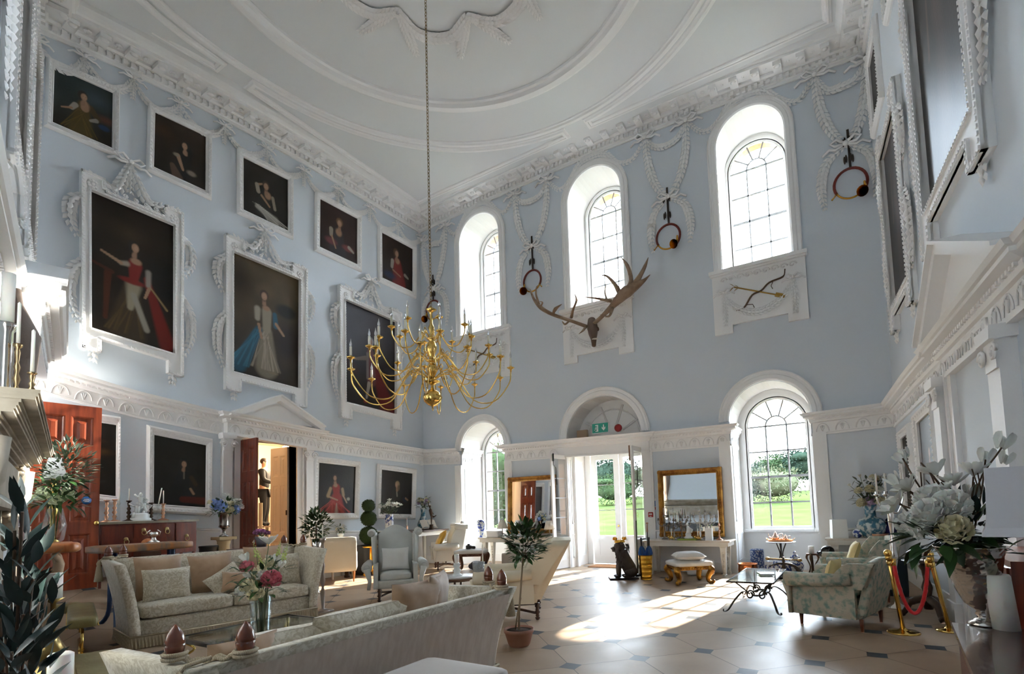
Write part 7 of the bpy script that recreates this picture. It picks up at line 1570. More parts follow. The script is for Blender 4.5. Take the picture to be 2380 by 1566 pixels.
sh = [0, 1, 2, 3, 7, 8, 9, 10, 11, 12]; mp_ = {v: i for i, v in enumerate(sh)}
skin_body('black_jumper', [tuple(V3(J[i])*k) for i in sh], [(mp_[a], mp_[b_]) for a, b_ in E_ if a in mp_ and b_ in mp_], [((Rr[i][0]+.02)*k, (Rr[i][1]+.02)*k) for i in sh], BLK, T)
sh = [0, 13, 14, 15, 16, 17, 18, 19, 20]; mp_ = {v: i for i, v in enumerate(sh)}
skin_body('black_trousers', [tuple(V3(J[i])*k) for i in sh], [(mp_[a], mp_[b_]) for a, b_ in E_ if a in mp_ and b_ in mp_], [((Rr[i][0]+.018)*k, (Rr[i][1]+.018)*k) for i in sh], BLK, T)
b = MB(); b.ell((0, .012*k, 1.665*k), (.082*k, .092*k, .085*k), 14, 10); b.build('hair', HAIR, T)
for s in (-1, 1):
    b = MB(); b.ell((s*.082*k, -.01*k, 1.625*k), (.012*k, .02*k, .03*k), 8, 6); b.ell((s*.03*k, -.085*k, 1.635*k), (.012*k, .006*k, .006*k), 6, 4); b.build('ear_and_eye' if False else 'ear', SKINM, T)
    h = MB()
    for f in range(4): x = s*.145*k+(-.024+.016*f)*k; h.tube([(x, -.24*k, 1.11*k), (x, -.29*k, 1.125*k), (x, -.31*k, 1.10*k)], [.010*k, .009*k, .007*k], 6)
    h.tube([(s*.145*k-s*.03*k, -.235*k, 1.11*k), (s*.145*k-s*.05*k, -.265*k, 1.13*k)], [.011*k, .008*k], 6); h.ell((s*.145*k, -.25*k, 1.11*k), (.04*k, .035*k, .018*k), 8, 6); h.build('hand', SKINM, T)
LADW = mat('spattered_aluminium', (.45, .38, .28), .5, .4); T = thing('stepladder', 'paint-spattered stepladder under the person beyond the left doorway', 'ladder', (P0[0], P0[1], 0), math.radians(130))
for s in (-1, 1): b = MB(); b.box((s*.24, 0, zfeet/2+.3), (.05, .08, zfeet+.6), tilt=Matrix.Rotation(-.0, 3, 'X')); b.build('stile', LADW, T)
for i in range(5): z = zfeet*(i+1)/5-.02; b = MB(); b.box((0, -.0, z-.0), (.46, .16, .035)); b.build('tread', LADW if i < 4 else DARKWOOD, T)
# ------------------------------------------------------------------ lion, bin and umbrellas by the doors
LB = mat('black_brown_resin', (.045, .032, .03), .45, bump=.5, bscale=25)
gl = (-4.40, 10.72); T = thing('lion_statue', 'dark seated lion statue wearing a golden crown beside the garden doors', 'statue', (gl[0], gl[1], 0), math.radians(30)); k = hz(1445, 1257, gl)
b = MB(); b.box((0, 0, .02), (.62, .34, .04)); b.build('base_slab', LB, T)
b = MB()
b.tube([(.18, 0, .10), (.14, 0, k*.28), (.03, 0, k*.52), (-.03, 0, k*.74)], [.13, .15, .145, .13], 14)
b.ell((.17, .09, k*.2), (.14, .07, .12), 12, 8); b.ell((.17, -.09, k*.2), (.14, .07, .12), 12, 8)
for s in (-1, 1):
    b.tube([(-.07, s*.08, k*.5), (-.10, s*.08, k*.28), (-.10, s*.08, .08)], [.06, .05, .042], 10); b.ell((-.13, s*.08, .065), (.075, .045, .03), 10, 6); b.ell((.08, s*.12, .065), (.11, .05, .035), 10, 6)
b.tube([(.28, .02, .06), (.36, .05, .06), (.32, .16, .07), (.2, .19, .07)], [.03, .025, .022, .035], 8); b.build('body', LB, T, fixn=False)
b = MB(); rnd = random.Random(2); b.ell((-.06, 0, k*.84), (.125, .12, .13), 16, 12); b.ell((-.17, 0, k*.80), (.07, .06, .055), 12, 8); b.ell((-.235, 0, k*.815), (.02, .028, .018), 8, 6); b.ell((-.18, 0, k*.745), (.05, .04, .025), 10, 6)
for s in (-1, 1): b.ell((-.155, s*.05, k*.87), (.02, .018, .016), 8, 6); b.ell((-.03, s*.1, k*.95), (.03, .02, .035), 8, 6)
b.build('head', LB, T); b = MB()
for i in range(150):
    t = rnd.uniform(-2.5, 2.5); z = rnd.uniform(.42, .95); r = .135+.03*math.sin(z*9); b.leaf((-.03+r*math.cos(t), r*math.sin(t)*1.05, k*z), (math.cos(t)*.4, math.sin(t)*.4, -1), .10, .05, up=(math.cos(t), math.sin(t), 0), curl=.1)
b.build('mane', LB, T, fixn=False)
b = MB(); cz = k*.965; b.lathe([(.10, 0), (.115, .0), (.118, .02), (.105, .03), (.11, .05), (.10, .05), (.095, .0)], c=(-.05, 0, cz), n=28)
for i in range(8): a = i*pi/4; b.leaf((-.05+.108*math.cos(a), .108*math.sin(a), cz+.045), (math.cos(a)*.35, math.sin(a)*.35, 1), .085, .07, up=(-math.sin(a), math.cos(a), 0), curl=0); b.ell((-.05+.11*math.cos(a), .11*math.sin(a), cz+.02), (.012, .012, .012), 6, 4)
tag(b.build('gold_crown', GOLD, None, (gl[0], gl[1], 0), math.radians(30)), 'golden crown resting on the head of the dark lion statue', 'crown')
bn = (-3.90, 10.78); zt_b = hz(1500, 1289, bn)
b = MB(); R0 = .135
prof = [(.11, 0), (.125, .01)]+[(.115+.035*t/10+(.006 if t % 2 else 0), .02+(zt_b-.04)*t/10) for t in range(11)]+[(.160, zt_b), (.150, zt_b), (.12, .05), (0, .04)]
b.lathe(prof, n=16, smooth=False); tag(b.build('umbrella_bin', GOLD, None, (bn[0], bn[1], 0)), 'shiny gold ribbed bin holding umbrellas between the lion and the gilt stool', 'bin')
UB = mat('blue_nylon', (.01, .08, .30), .5, sheen=.2)
for i, (dx, lx, lb) in enumerate(((-.05, -.10, 'blue folded umbrella with a black grip, left one in the gold bin'), (.05, .12, 'blue folded umbrella with a black grip, right one in the gold bin'))):
    T = thing('umbrella', lb, 'umbrella', (bn[0]+dx, bn[1]+.02*i, .06)); b = MB(); n = 16; vs = []
    for z, r in ((.10, .02), (.30, .05), (.50, .085), (.60, .06), (.66, .02)):
        for q in range(n): a = 2*pi*q/n; rr = r*(1.0 if q % 2 else .55); vs.append((rr*math.cos(a)+lx*z*.4, rr*math.sin(a), z))
    b.add(vs, [(j*n+q, j*n+(q+1) % n, (j+1)*n+(q+1) % n, (j+1)*n+q) for j in range(4) for q in range(n)], False); b.build('canopy', UB, T, fixn=False)
    b = MB(); b.tube([(lx*.0, 0, .0), (lx*.25, 0, .64)], .006, 6); b.build('shaft', BLACKP, T); b = MB(); b.tube([(lx*.26, 0, .64), (lx*.33, 0, .84)], .02, 10); b.build('grip', BLACKP, T)
T = thing('walking_stick', 'dark walking stick with a carved brown head standing in the gold bin', 'walking stick', (bn[0]+.02, bn[1]+.08, .06)); b = MB(); b.tube([(0, 0, 0), (.02, 0, .95)], .011, 8); b.build('shaft', BLACKP, T); b = MB(); b.tube([(.02, 0, .95), (.025, 0, 1.12)], [.018, .012], 8); b.ell((.025, 0, 1.14), (.03, .025, .02), 8, 6); b.build('carved_head', OLD, T)
g = aty(1456, 1215, 11.6); b = MB(); zz = hz(1452, 1210, (gl[0]+.12, gl[1]+.55)); b.tube([(0, 0, 0), (0, .05, zz)], .016, 8); tag(b.build('pole', mat('green_pole', (.12, .12, .08), .5), None, (gl[0]+.16, gl[1]+.45, 0)), 'thin dark green pole leaning upright behind the crowned lion', 'pole')
# ------------------------------------------------------------------ things on the right console (top height zc)
def onR(px, y=11.85): return (aty(px, 1245, y)[0], y, zc)
def candelabrum(label, L, H_, arms, m, candles=True, cz=.22, sp=.16, s=1.0):
    T = thing('candelabrum', label, 'candelabrum', L); b = MB(); b.lathe([(.075*s, 0), (.075*s, .015), (.03*s, .04), (.014, .07), (.028*s, H_*.2), (.012, H_*.3), (.016, H_*.55), (.03*s, H_*.6), (.012, H_*.66)], n=16); b.build('stem', m, T)
    for i in range(arms):
        if i == 0: x, z = 0, H_-.0; P = [(0, 0, H_*.64), (0, 0, z-.03)]
        else: sg = -1 if i % 2 else 1; q = (i+1)//2; x = sg*sp*q; z = H_-.06*q-.02; P = smooth_path([(0, 0, H_*.62), (sg*sp*q*.45, 0, H_*.55), (sg*sp*q*.95, 0, z-.11), (x, 0, z-.03)], 5)
        b = MB(); b.tube(P, .008*s, 6); b.lathe([(.008, -.04), (.035*s, -.02), (.035*s, -.015), (.014, -.01), (.02, .02), (.014, .025)], c=(x, 0, z), n=12); a = b.build('arm', m, T)
        if candles and i < arms: b = MB(); b.lathe([(.010, .02), (.009, cz), (.002, cz+.01)], c=(x, 0, z), n=8); b.build('candle', WAX, a)
    return T
TARN = mat('tarnished_silver', (.28, .24, .21), .28, 1.0)
candelabrum('tarnished candelabrum with candles at the left end of the right console', onR(1545, 12.0), .55, 3, TARN, True, .18, .14)
candelabrum('dark silver candelabrum with three tall candles in front of the mirror glass', onR(1567, 11.78), .46, 3, TARN, True, .26, .09)
candelabrum('candelabrum with one candle standing left of the white figurine', onR(1585, 12.0), .52, 3, TARN, True, .16, .13)
candelabrum('tall five-armed silver candelabrum without candles at the centre right of the console', onR(1628, 11.9), .66, 5, SILVER, False, .0, .13)
candelabrum('silver candelabrum without candles farthest right before the mirror', onR(1645, 12.0), .60, 3, SILVER, False, 0, .13)
L = onR(1672, 11.72); candelabrum('ornate copper-silver candlestick with a white candle at the right end of the console', L, .34, 1, OLD, True, .30)
L = onR(1600, 11.72); T = thing('porcelain_figurine', 'white porcelain figurine on a green book on the right console', 'figurine', (L[0], L[1], zc+.035)); b = MB(); b.lathe([(.09, 0), (.1, .03), (.06, .06), (.07, .1), (.04, .14)], n=16); b.tube([(0, 0, .1), (.02, 0, .2), (-.01, 0, .28)], [.05, .055, .025], 8); b.ell((-.01, -.01, .32), (.03, .03, .035), 8, 6); b.tube([(.03, 0, .24), (.1, -.02, .2), (.08, -.03, .13)], .018, 6); b.build('figure', PORC, T)
b = MB(); b.box((0, 0, .017), (.42, .22, .034)); tag(b.build('green_book', mat('lime_cover', (.30, .38, .05), .5), None, (L[0]-.02, L[1], zc)), 'lime green book lying under the white figurine on the console', 'book')
for px, lb in ((1561, 'small brass animal candle holder with a white candle, left of the figurine'), (1622, 'small brass animal candle holder with a white candle, right of the figurine')):
    L = onR(px, 11.66); T = thing('brass_candle_holder', lb, 'candle holder', L); b = MB(); b.ell((0, 0, .05), (.07, .03, .03), 10, 6); b.ell((-.07, 0, .075), (.025, .02, .025), 8, 6)
    for s in (-.045, .045): b.tube([(s, 0, .05), (s*1.2, 0, 0)], .012, 6)
    b.tube([(.07, 0, .05), (.11, 0, .07), (.1, 0, .1)], .008, 6); b.lathe([(.02, 0), (.02, .03)], c=(.0, 0, .07), n=10); b.build('animal', BRASS, T); b = MB(); b.lathe([(.014, .09), (.012, .26)], n=8); b.build('candle', WAX, T)
L = onR(1648, 11.66); b = MB(); b.box((0, 0, .13), (.15, .10, .26)); tag(b.build('white_carton', WP, None, L), 'small plain white upright carton near the right end of the console', 'box')
L = onR(1577, 11.8); b = MB(); b.lathe([(.07, 0), (.08, .02), (.06, .12), (.065, .18)], n=16); tag(b.build('glass_jar', CLEAR, None, (L[0], 11.62, zc)), 'greyish glass jar beside the white porcelain figurine', 'jar')
# below the console
b = MB(); b.rbox((0, 0, .17), (.56, .3, .34), .05, 3); tag(b.build('white_chest', WHITEG, None, (-2.98, 11.75, 0)), 'low white box tucked under the right console behind the gilt stool', 'box')
b = MB(); b.lathe([(.10, 0), (.15, .06), (.16, .14), (.12, .22), (.09, .24), (.10, .26)], n=22); tag(b.build('patterned_jar', mat('silver_blue_pattern', (.35, .38, .45), .4, col2=(.12, .14, .2), scale=22, kind='voronoi'), None, (-2.46, 11.50, 0)), 'silvery blue patterned jar under the right end of the console', 'jar') if False else None
b = MB(); b.lathe([(.08, 0), (.13, .06), (.14, .14), (.10, .2), (.08, .22)], n=22); tag(b.build('patterned_jar', mat('silver_blue_pattern', (.35, .38, .45), .4, col2=(.12, .14, .2), scale=22, kind='voronoi'), None, (-2.50, 11.86, 0)), 'silvery blue patterned jar under the right end of the console', 'jar') if False else None
COPPER = mat('copper', (.75, .26, .10), .2, 1.0, bump=.15, bscale=20)
T = thing('copper_pan', 'round copper log pan with ring handle to the right of the console leg', 'pan', (-2.02, 11.95, 0)); b = MB(); b.lathe([(.12, 0), (.19, .04), (.205, .12), (.195, .22), (.205, .25), (.21, .265), (.195, .265), (.18, .1), (0, .04)], n=28); b.build('bowl', COPPER, T); b = MB(); b.tube([(.045*math.cos(t), -.205, .15+.045*math.sin(t)) for t in [2*pi*q/16 for q in range(16)]], .008, 5, closed=True); b.build('ring_handle', COPPER, T)
p = aty(1760, 1300, 12.75); h = p[2]; vase('umbrella_stand', 'blue and white patterned cylinder stand in the window recess', (p[0], 12.75, 0), [(.14, 0), (.15, .02), (.15, .47), (.155, .50), (.135, .50), (.13, .04), (0, .04)], mat('blue_white_floral', (.55, .57, .60), .3, col2=(.04, .08, .24), scale=26, kind='voronoi', lo=.25, hi=.55), cat='umbrella stand')
# antique balance scale, ginger jar, tripod, dog
T = thing('balance_scale', 'antique iron balance scale with brass ends on a heavy dark base', 'scale', (-1.28, 11.72, 0)); b = MB(); b.rbox((0, 0, .06), (.62, .26, .12), .03, 2); b.build('base', BLACKP, T); b = MB(); b.tube(smooth_path([(-.28, 0, .24), (-.12, 0, .30), (.08, 0, .30), (.22, 0, .24), (.30, 0, .12)], 5), [.012]*5+[.02]*6+[.03]*5+[.04]*5, 8); b.build('curved_lever', IRON, T)
b = MB(); b.lathe([(.05, .1), (.03, .16), (.045, .22), (.025, .3), (.03, .38), (.015, .44)], n=12); b.build('pillar', IRON, T); b = MB(); b.tube([(-.3, 0, .40), (.3, 0, .38)], .015, 8); b.ell((-.3, 0, .4), (.05, .045, .035), 10, 6); b.ell((.3, 0, .38), (.05, .045, .035), 10, 6); b.build('beam', mat('worn_brass', (.5, .33, .14), .35, 1.0), T)
def ginger(label, loc, s, m, name='ginger_jar'):
    T = thing(name, label, 'jar', loc); b = MB(); b.lathe([(.07*s, 0), (.09*s, .02*s), (.14*s, .16*s), (.14*s, .22*s), (.09*s, .30*s), (.06*s, .32*s)], n=24); b.build('body', m, T); b = MB(); b.lathe([(.08*s, .32*s), (.085*s, .34*s), (.05*s, .38*s), (.02*s, .40*s), (.03*s, .43*s), (0, .46*s)], n=20); b.build('lid', m, T)
ginger('blue and white lidded jar on the floor behind the balance scale', (-1.10, 12.15, 0), 1.15, BWP)
b = MB(); b.rbox((0, 0, .16), (.55, .3, .30), .03, 2); tag(b.build('foot_bath', BWP, None, (-1.42, 12.22, 0)), 'blue and white patterned trough behind the balance scale under the iron table', 'planter')
TB = mat('tripod_bronze', (.16, .10, .06), .4, .7); tp = aty(1888, 1310, 12.0); zt_t = hz(1888, 1286, tp)
T = thing('bronze_tripod', 'bronze tripod stand with a fat white candle under the window', 'candle holder', (tp[0], 12.0, 0)); b = MB(); b.lathe([(.10, zt_t-.03), (.11, zt_t), (.0, zt_t)], n=18); b.lathe([(.09, 0), (.08, .03), (0, .04)], n=18); b.lathe([(.03, .04), (.02, zt_t-.03)], n=8); b.build('dish', TB, T)
for q in range(3): a = q*2.09+.4; b = MB(); b.tube(smooth_path([(.10*math.cos(a), .10*math.sin(a), zt_t-.02), (.13*math.cos(a), .13*math.sin(a), zt_t-.1), (.05*math.cos(a), .05*math.sin(a), zt_t*.45), (.12*math.cos(a), .12*math.sin(a), .02)], 4), [.022]*5+[.014]*8, 7); b.build('leg', TB, T)
b = MB(); b.lathe([(.055, zt_t), (.055, zt_t+.15)], n=16); b.build('candle', WAX, T)
dg = aty(1922, 1300, 11.35); T = thing('dog_statue', 'black glossy dog head statue in front of the small right console', 'statue', (dg[0]+.02, 11.35, 0)); kz = hz(1922, 1270, dg); BL = mat('black_gloss', (.012, .012, .014), .25)
b = MB(); b.tube([(.10, 0, 0), (.10, 0, kz*.5), (.04, 0, kz*.8)], [.13, .12, .10], 14); b.build('body', BL, T); b = MB(); b.ell((0, 0, kz*.88), (.12, .10, .10), 14, 10); b.ell((-.11, 0, kz*.8), (.07, .07, .055), 12, 8); b.ell((-.17, 0, kz*.84), (.018, .03, .02), 8, 6); b.build('head', BL, T)
for s in (-1, 1): b = MB(); b.ell((.03, s*.10, kz*.83), (.04, .02, .08), 8, 6); b.build('ear', BL, T)
# small right console: lantern box, vase, jars
def onQ(px, y=11.9): return (aty(px, 1240, y)[0], y, zr)
L = onQ(1950, 11.85); hh = hz(1950, 1207, L)-zr; b = MB(); b.box((0, 0, hh/2), (.28, .22, hh), rz=.25, taper=.92); tag(b.build('white_lantern', WP, None, L), 'plain white tapered box standing on the small right console', 'box')
L = onQ(2026, 11.86); hh = hz(2026, 1172, L)-zr
vase('bottle_vase', 'large round-bodied blue and white bottle vase on the small right console', L, [(.12, 0), (.14, .01), (.23, .12), (.26, .24), (.20, .36), (.10, hh*.62), (.09, hh*.8), (.12, hh), (.10, hh), (.07, hh*.7), (0, hh*.6)], BWT)
bouquet('cream_and_lilac_flowers', 'tall cream and lilac flower arrangement in the blue and white bottle vase', (L[0], L[1], L[2]+hh), [('lily', .05, -.1, .42, .10, FW), ('rose', .02, -.15, .28, .09, FCR), ('lily', .16, -.1, .22, .12, FW), ('rose', -.12, -.1, .02, .10, FCR), ('rose', .16, -.12, .04, .10, FCR), ('ball', .02, -.12, .06, .10, FLI), ('rose', -.16, -.05, .26, .08, FCR), ('bud', -.3, 0, .38, .04, FW), ('bud', -.12, 0, .55, .04, FW), ('lily', .24, 0, .46, .1, FW), ('rose', .1, 0, .48, .09, FCR), ('bud', .28, .0, .55, .035, FW)], 90, .14, .24, .5, seed=16, lm=LEAFO)
ginger('deep cobalt blue lidded jar right of the blue and white bottle vase', onQ(2072, 11.9), 1.0, COB)
L = onQ(1993, 11.8); b = MB(); b.ell((0, 0, .09), (.09, .09, .09), 18, 12); tag(b.build('porcelain_ball', BWP, None, L), 'small blue and white porcelain ball in front of the bottle vase', 'ornament')
L = onQ(2043, 11.75); b = MB(); b.lathe([(.05, 0), (.10, .03), (.14, .09), (.13, .09), (0, .03)], n=20, sx=1.2); tag(b.build('copper_bowl', OLD, None, L), 'small shell-shaped copper bowl between the bottle vase and cobalt jar', 'bowl')
# ------------------------------------------------------------------ rope barrier (posts stand slightly out of plumb)
def post(base_px, top_px, label, rad=.17):
    B_ = np.array(fl(*base_px)); t = np.array(fl(*top_px, .96)); T = thing('rope_barrier_post', label, 'barrier post', tuple(B_), 0, 'brass rope barrier posts'); v = t-B_
    b = MB(); b.lathe([(rad, 0), (rad, .012), (rad*.9, .02), (rad*.4, .03), (.035, .045), (.03, .06)], n=36); b.build('base_disc', BRASS, T)
    b = MB(); b.tube([(0, 0, .02), tuple(v*.93)], .024, 16); b.build('tube', BRASS, T); b = MB(); c = v; b.ell(tuple(c), (.042, .042, .042), 16, 12); b.tube([tuple(v*.92), tuple(v*.97)], .034, 14); b.tube([tuple(v*.86), tuple(v*.9)], .03, 14); b.build('ball_top', BRASS, T); return B_, v
Bl, vl = post((2100, 1470), (2063, 1285), 'left brass post of the red rope barrier'); Br, vr = post((2207, 1466), (2160, 1288), 'right brass post of the red rope barrier', .14)
a0, a1 = Bl+vl*.88+np.array([.04, 0, 0]), Br+vr*.88-np.array([.04, 0, 0]); P = []
for i in range(25): t = i/24; p = a0+(a1-a0)*t; p[2] -= .55*(1-(2*t-1)**2)**.75; P.append(p)
b = MB(); b.tube([tuple(p) for p in P], .020, 10)
for e in range(3): b.tube([tuple(p+np.array([.012*math.cos(i*1.4+e*2.1), .012*math.sin(i*1.4+e*2.1), 0])) for i, p in enumerate(P)], .012, 6)
T = thing('red_rope', 'thick red rope sagging between the two brass posts', 'rope'); b.build('rope', mat('red_velvet_rope', (.62, .01, .015), .7, sheen=.4), T)
for q in (0, 24): b = MB(); b.tube([tuple(P[q]+np.array([0, 0, .05])), tuple(P[q]-np.array([0, 0, .03]))], .024, 10); b.build('brass_end', BRASS, T)
# ------------------------------------------------------------------ carved tripod table with silver things, tall candelabrum
CW = mat('carved_dark_wood', (.06, .028, .016), .3, bump=.4, bscale=20); q = (.78, 8.45); zz = hz(2105, 1300, q)
T = thing('tripod_table', 'dark carved tripod pedestal table behind the rope barrier', 'side table', (q[0], q[1], 0)); b = MB(); b.lathe([(0, zz-.03), (.22, zz-.025), (.26, zz-.01), (.25, zz), (0, zz)], n=32); b.build('table_top', CW, T)
b = MB(); b.lathe([(.05, .12), (.07, .2), (.04, .28), (.065, .4), (.035, .5), (.05, .62), (.08, zz-.08), (.04, zz-.03)], n=16); b.build('pedestal', CW, T)
for k_ in range(3): a = k_*2.09+.9; b = MB(); b.tube(smooth_path([(.04*math.cos(a), .04*math.sin(a), .25), (.18*math.cos(a), .18*math.sin(a), .2), (.26*math.cos(a), .26*math.sin(a), .07), (.32*math.cos(a), .32*math.sin(a), .03)], 5), [.05]*6+[.035]*6+[.045]*4, 8); b.build('leg', CW, T)
T = thing('silver_tealight', 'silver dish holder with a small white candle on the tripod table', 'candle holder', (q[0]-.02, q[1]-.1, zz)); b = MB(); b.lathe([(.08, 0), (.11, .015), (.03, .03), (.03, .05), (.09, .06), (.09, .075), (.04, .08)], n=22); b.build('dish', SILVER, T); b = MB(); b.lathe([(.035, .08), (.035, .12)], n=14); b.build('candle', WAX, T)
q = (.62, 9.05) ; q = tuple(fl(2085, 1412)[:2]); Hc_ = hz(2068, 1165, q); T = thing('floor_candelabrum', 'tall silver floor candelabrum with candles behind the white flowers', 'candelabrum', (q[0], q[1], 0)); top_ = np.array(fl(2068, 1165, Hc_))-np.array([q[0], q[1], 0]); v = top_
b = MB(); b.lathe([(.14, 0), (.14, .01), (.05, .06), (.025, .12)], n=24); n_ = 24
b.tube([tuple(v*t) for t in np.linspace(.05, .97, n_)], [.02+.022*abs(math.sin(t*9))+.012*(t > .3 and t < .5) for t in np.linspace(0, 1, n_)], 14); b.build('stem', SILVER, T)
for i, dx in enumerate((-.15, -.04, .16)):
    b = MB(); e = v+np.array([dx, 0, .10]); b.tube(smooth_path([tuple(v*.9), tuple(v*.93+np.array([dx*.6, 0, -.05])), tuple(e-[0, 0, .08]), tuple(e)], 5), .012, 8); b.lathe([(.01, -.03), (.045, 0), (.045, .01), (.02, .015), (.025, .05)], c=tuple(e), n=14); A_ = b.build('arm', SILVER, T); b = MB(); b.lathe([(.014, .04), (.012, .30), (.003, .32)], c=tuple(e), n=8); b.build('candle', WAX, A_)
# ------------------------------------------------------------------ foreground table at the right with lamp, vase, candle
TT = [fl(2212, 1446, .74), fl(2395, 1478, .74), (1.25, 2.9, .74), (.50, 2.9, .74), fl(2244, 1500, .74)]
T = thing('foreground_table', 'dark brown table filling the bottom right corner', 'table', (.85, 3.7, 0)); o_ = np.array([.85, 3.7, 0]); DT = mat('dark_mahogany_top', (.07, .035, .025), .22, coat=.5)
pts = [(TT[0][0], TT[0][1]), (1.32, 4.30), (1.32, 2.7), (.42, 2.7), (.46, 3.4)]; pts = [(a-.85, c_-3.7) for a, c_ in pts]
b = MB(); b.prism(pts[::-1], .70, .74); b.build('table_top', DT, T); b = MB(); b.prism([(a*.93, c_*.93) for a, c_ in pts][::-1], .0+.06, .70); b.build('cabinet', MAHOG, T); b = MB(); b.prism([(a*.96, c_*.96) for a, c_ in pts][::-1], 0, .06); b.build('plinth', DARKWOOD, T)
def leant(px0, px1, zb_, h): # direction from two photo points for something standing at zb_
    B_ = np.array(fl(*px0, zb_)); t = np.array(fl(*px1, zb_+h)); return B_, t-B_
B_, v = leant((2292, 1452), (2252, 1268), .74, hz(2252, 1268, fl(2292, 1452, .74))-.74); L = np.linalg.norm(v); ln = (v[0]/v[2], v[1]/v[2]); h = v[2]
HAM = mat('hammered_silver', (.70, .66, .62), .16, 1.0, bump=.25, bscale=30, kind='voronoi')
vase('silver_vase', 'tall hammered silver trumpet vase of white flowers on the dark table', tuple(B_), [(.09, 0), (.095, .01), (.06, .03), (.03, .05), (.045, .07), (.035, .09), (.09, .14), (.125, h*.45), (.155, h*.8), (.195, h*.985), (.20, h), (.185, h*.99), (.11, h*.4), (0, h*.3)], HAM, n=40, lean=ln)
tp = B_+v; R1 = tp
def rel(px, py, dy=0): a = np.array(aty(px, py, tp[1]+dy)); return tuple(a-tp)
fl_ = []
for (x, y, kd, r, m, dy) in ((2130, 1225, 'ball', .085, FW, -.2), (2165, 1200, 'rose', .11, FW, -.25), (2165, 1165, 'rose', .10, FW, -.1), (2212, 1180, 'rose', .11, FW, -.22), (2228, 1203, 'rose', .08, FW, -.1), (2218, 1235, 'rose', .10, FCR, -.3), (2118, 1222, 'rose', .09, FW, -.1), (2090, 1172, 'lily', .10, FW, .0), (2115, 1142, 'lily', .11, FW, .05), (2083, 1122, 'bud', .07, FW, .1), (2078, 1190, 'lily', .09, FW, -.05), (2178, 1105, 'lily', .11, FW, .1), (2195, 1150, 'lily', .09, FW, .0), (2218, 1130, 'lily', .10, FW, .1), (2262, 1108, 'lily', .11, FW, .1), (2260, 1152, 'bud', .07, FW, .1), (2290, 1068, 'bud', .07, FW, .2), (2328, 1035, 'bud', .08, FW, .3), (2335, 1072, 'bud', .06, FW, .3), (2098, 1070, 'bud', .06, FW, .2), (2106, 1058, 'bud', .05, FW, .25)):
    p = rel(x, y, dy); fl_.append((kd, p[0], p[1], p[2], r, m))
Tb = bouquet('white_flowers', 'big white peony and magnolia arrangement in the silver trumpet vase', tuple(tp), fl_, 60, .17, .2, .2, seed=18, z0=-.1, low=-.08, stems=False)
b = MB(); rnd = random.Random(9)
for (x, y) in ((2090, 1172), (2115, 1142), (2098, 1065), (2178, 1105), (2262, 1108), (2328, 1040), (2290, 1068), (2140, 1075), (2160, 1095), (2083, 1122)):
    e = V3(rel(x, y, .1)); m_ = e*.55+np.array([rnd.uniform(-.05, .05), 0, .04]); b.tube(smooth_path([(0, 0, -.05), tuple(m_), tuple(e)], 4), .006, 5); b.tube([tuple(m_), tuple(m_+np.array([rnd.uniform(-.1, .1), 0, .13]))], .004, 4)
b.build('twigs', TWIG, Tb)
crown(Tb, rel(2235, 1225, .05), (.30, .2, .17), 200, .12, LEAFD, 31, lw=.3, name='dark_foliage'); crown(Tb, rel(2190, 1255, -.1), (.25, .2, .06), 45, .2, LEAFG, 32, lw=.36, name='green_foliage', up=-.3)
B_, v = leant((2340, 1462), (2315, 1334), .74, hz(2315, 1334, fl(2340, 1462, .74))-.74); h = v[2]; T = thing('pillar_candle', 'large white pillar candle on the dark table in front of the lamp', 'candle', tuple(B_)); b = MB(); b.lathe([(.070, 0), (.070, h*.97), (.064, h), (.04, h-.008), (0, h-.01)], n=30, lean=(v[0]/v[2], v[1]/v[2])); b.build('wax', WAX, T); b = MB(); b.tube([(v[0], v[1], h-.01), (v[0], v[1], h+.012)], .002, 5); b.build('wick', BLACKP, T)
lb_ = np.array([.98, 4.02, .74]); T = thing('table_lamp', 'brass table lamp with a square white tapered shade at the right edge', 'lamp', tuple(lb_)); lt, ll, lr = hz(2285, 1090, lb_), hz(2250, 1242, lb_), 0
z1, z0 = ll-.74, lt-.74; sx_ = 0; LNX = -.16
def shc(px, py, z): a = ray(px, py); t = (z-EYE)/a[2]; return np.array([a[0]*t, a[1]*t, z])
dst = math.hypot(*lb_[:2]); W1 = .31; W0 = .17
b = MB(); prof = []; n = 8; vs = []
for i in range(n+1):
    t = i/n; z = z1+(z0-z1)*t; w_ = W1+(W0-W1)*(t**.62); ox = LNX*(z)
    for a in range(4): an_ = a*pi/2+.62; vs.append((ox+w_*math.cos(an_), w_*math.sin(an_), z))
b.add(vs, [(i*4+a, i*4+(a+1) % 4, (i+1)*4+(a+1) % 4, (i+1)*4+a) for i in range(n) for a in range(4)])
sh_ = b.build('lamp_shade', mat('grey_white_shade', (.66, .65, .68), .8), T); b = MB(); b.tube([(0, 0, .03), (LNX*z1, 0, z1+.04)], .03, 12); b.tube([(LNX*z1*.9, 0, z1*.9), (LNX*z0, 0, z0)], .008, 8); b.lathe([(.09, 0), (.09, .02), (.04, .05)], n=4, a0=pi/4)
b.lathe([(.035, 0), (.05, .03), (.03, .05), (.045, .1)], c=(LNX*z1*.7, 0, z1*.7), n=14); b.build('column', BRASS, T)
p = onC(2335, 1440); T = thing('chest_of_drawers', 'reddish wooden chest of drawers with silver handles against the right wall', 'chest of drawers', (1.10, 5.25, 0)); b = MB(); b.box((0, 0, .58), (.42, 1.3, 1.12)); b.build('carcass', MAHOGR, T)
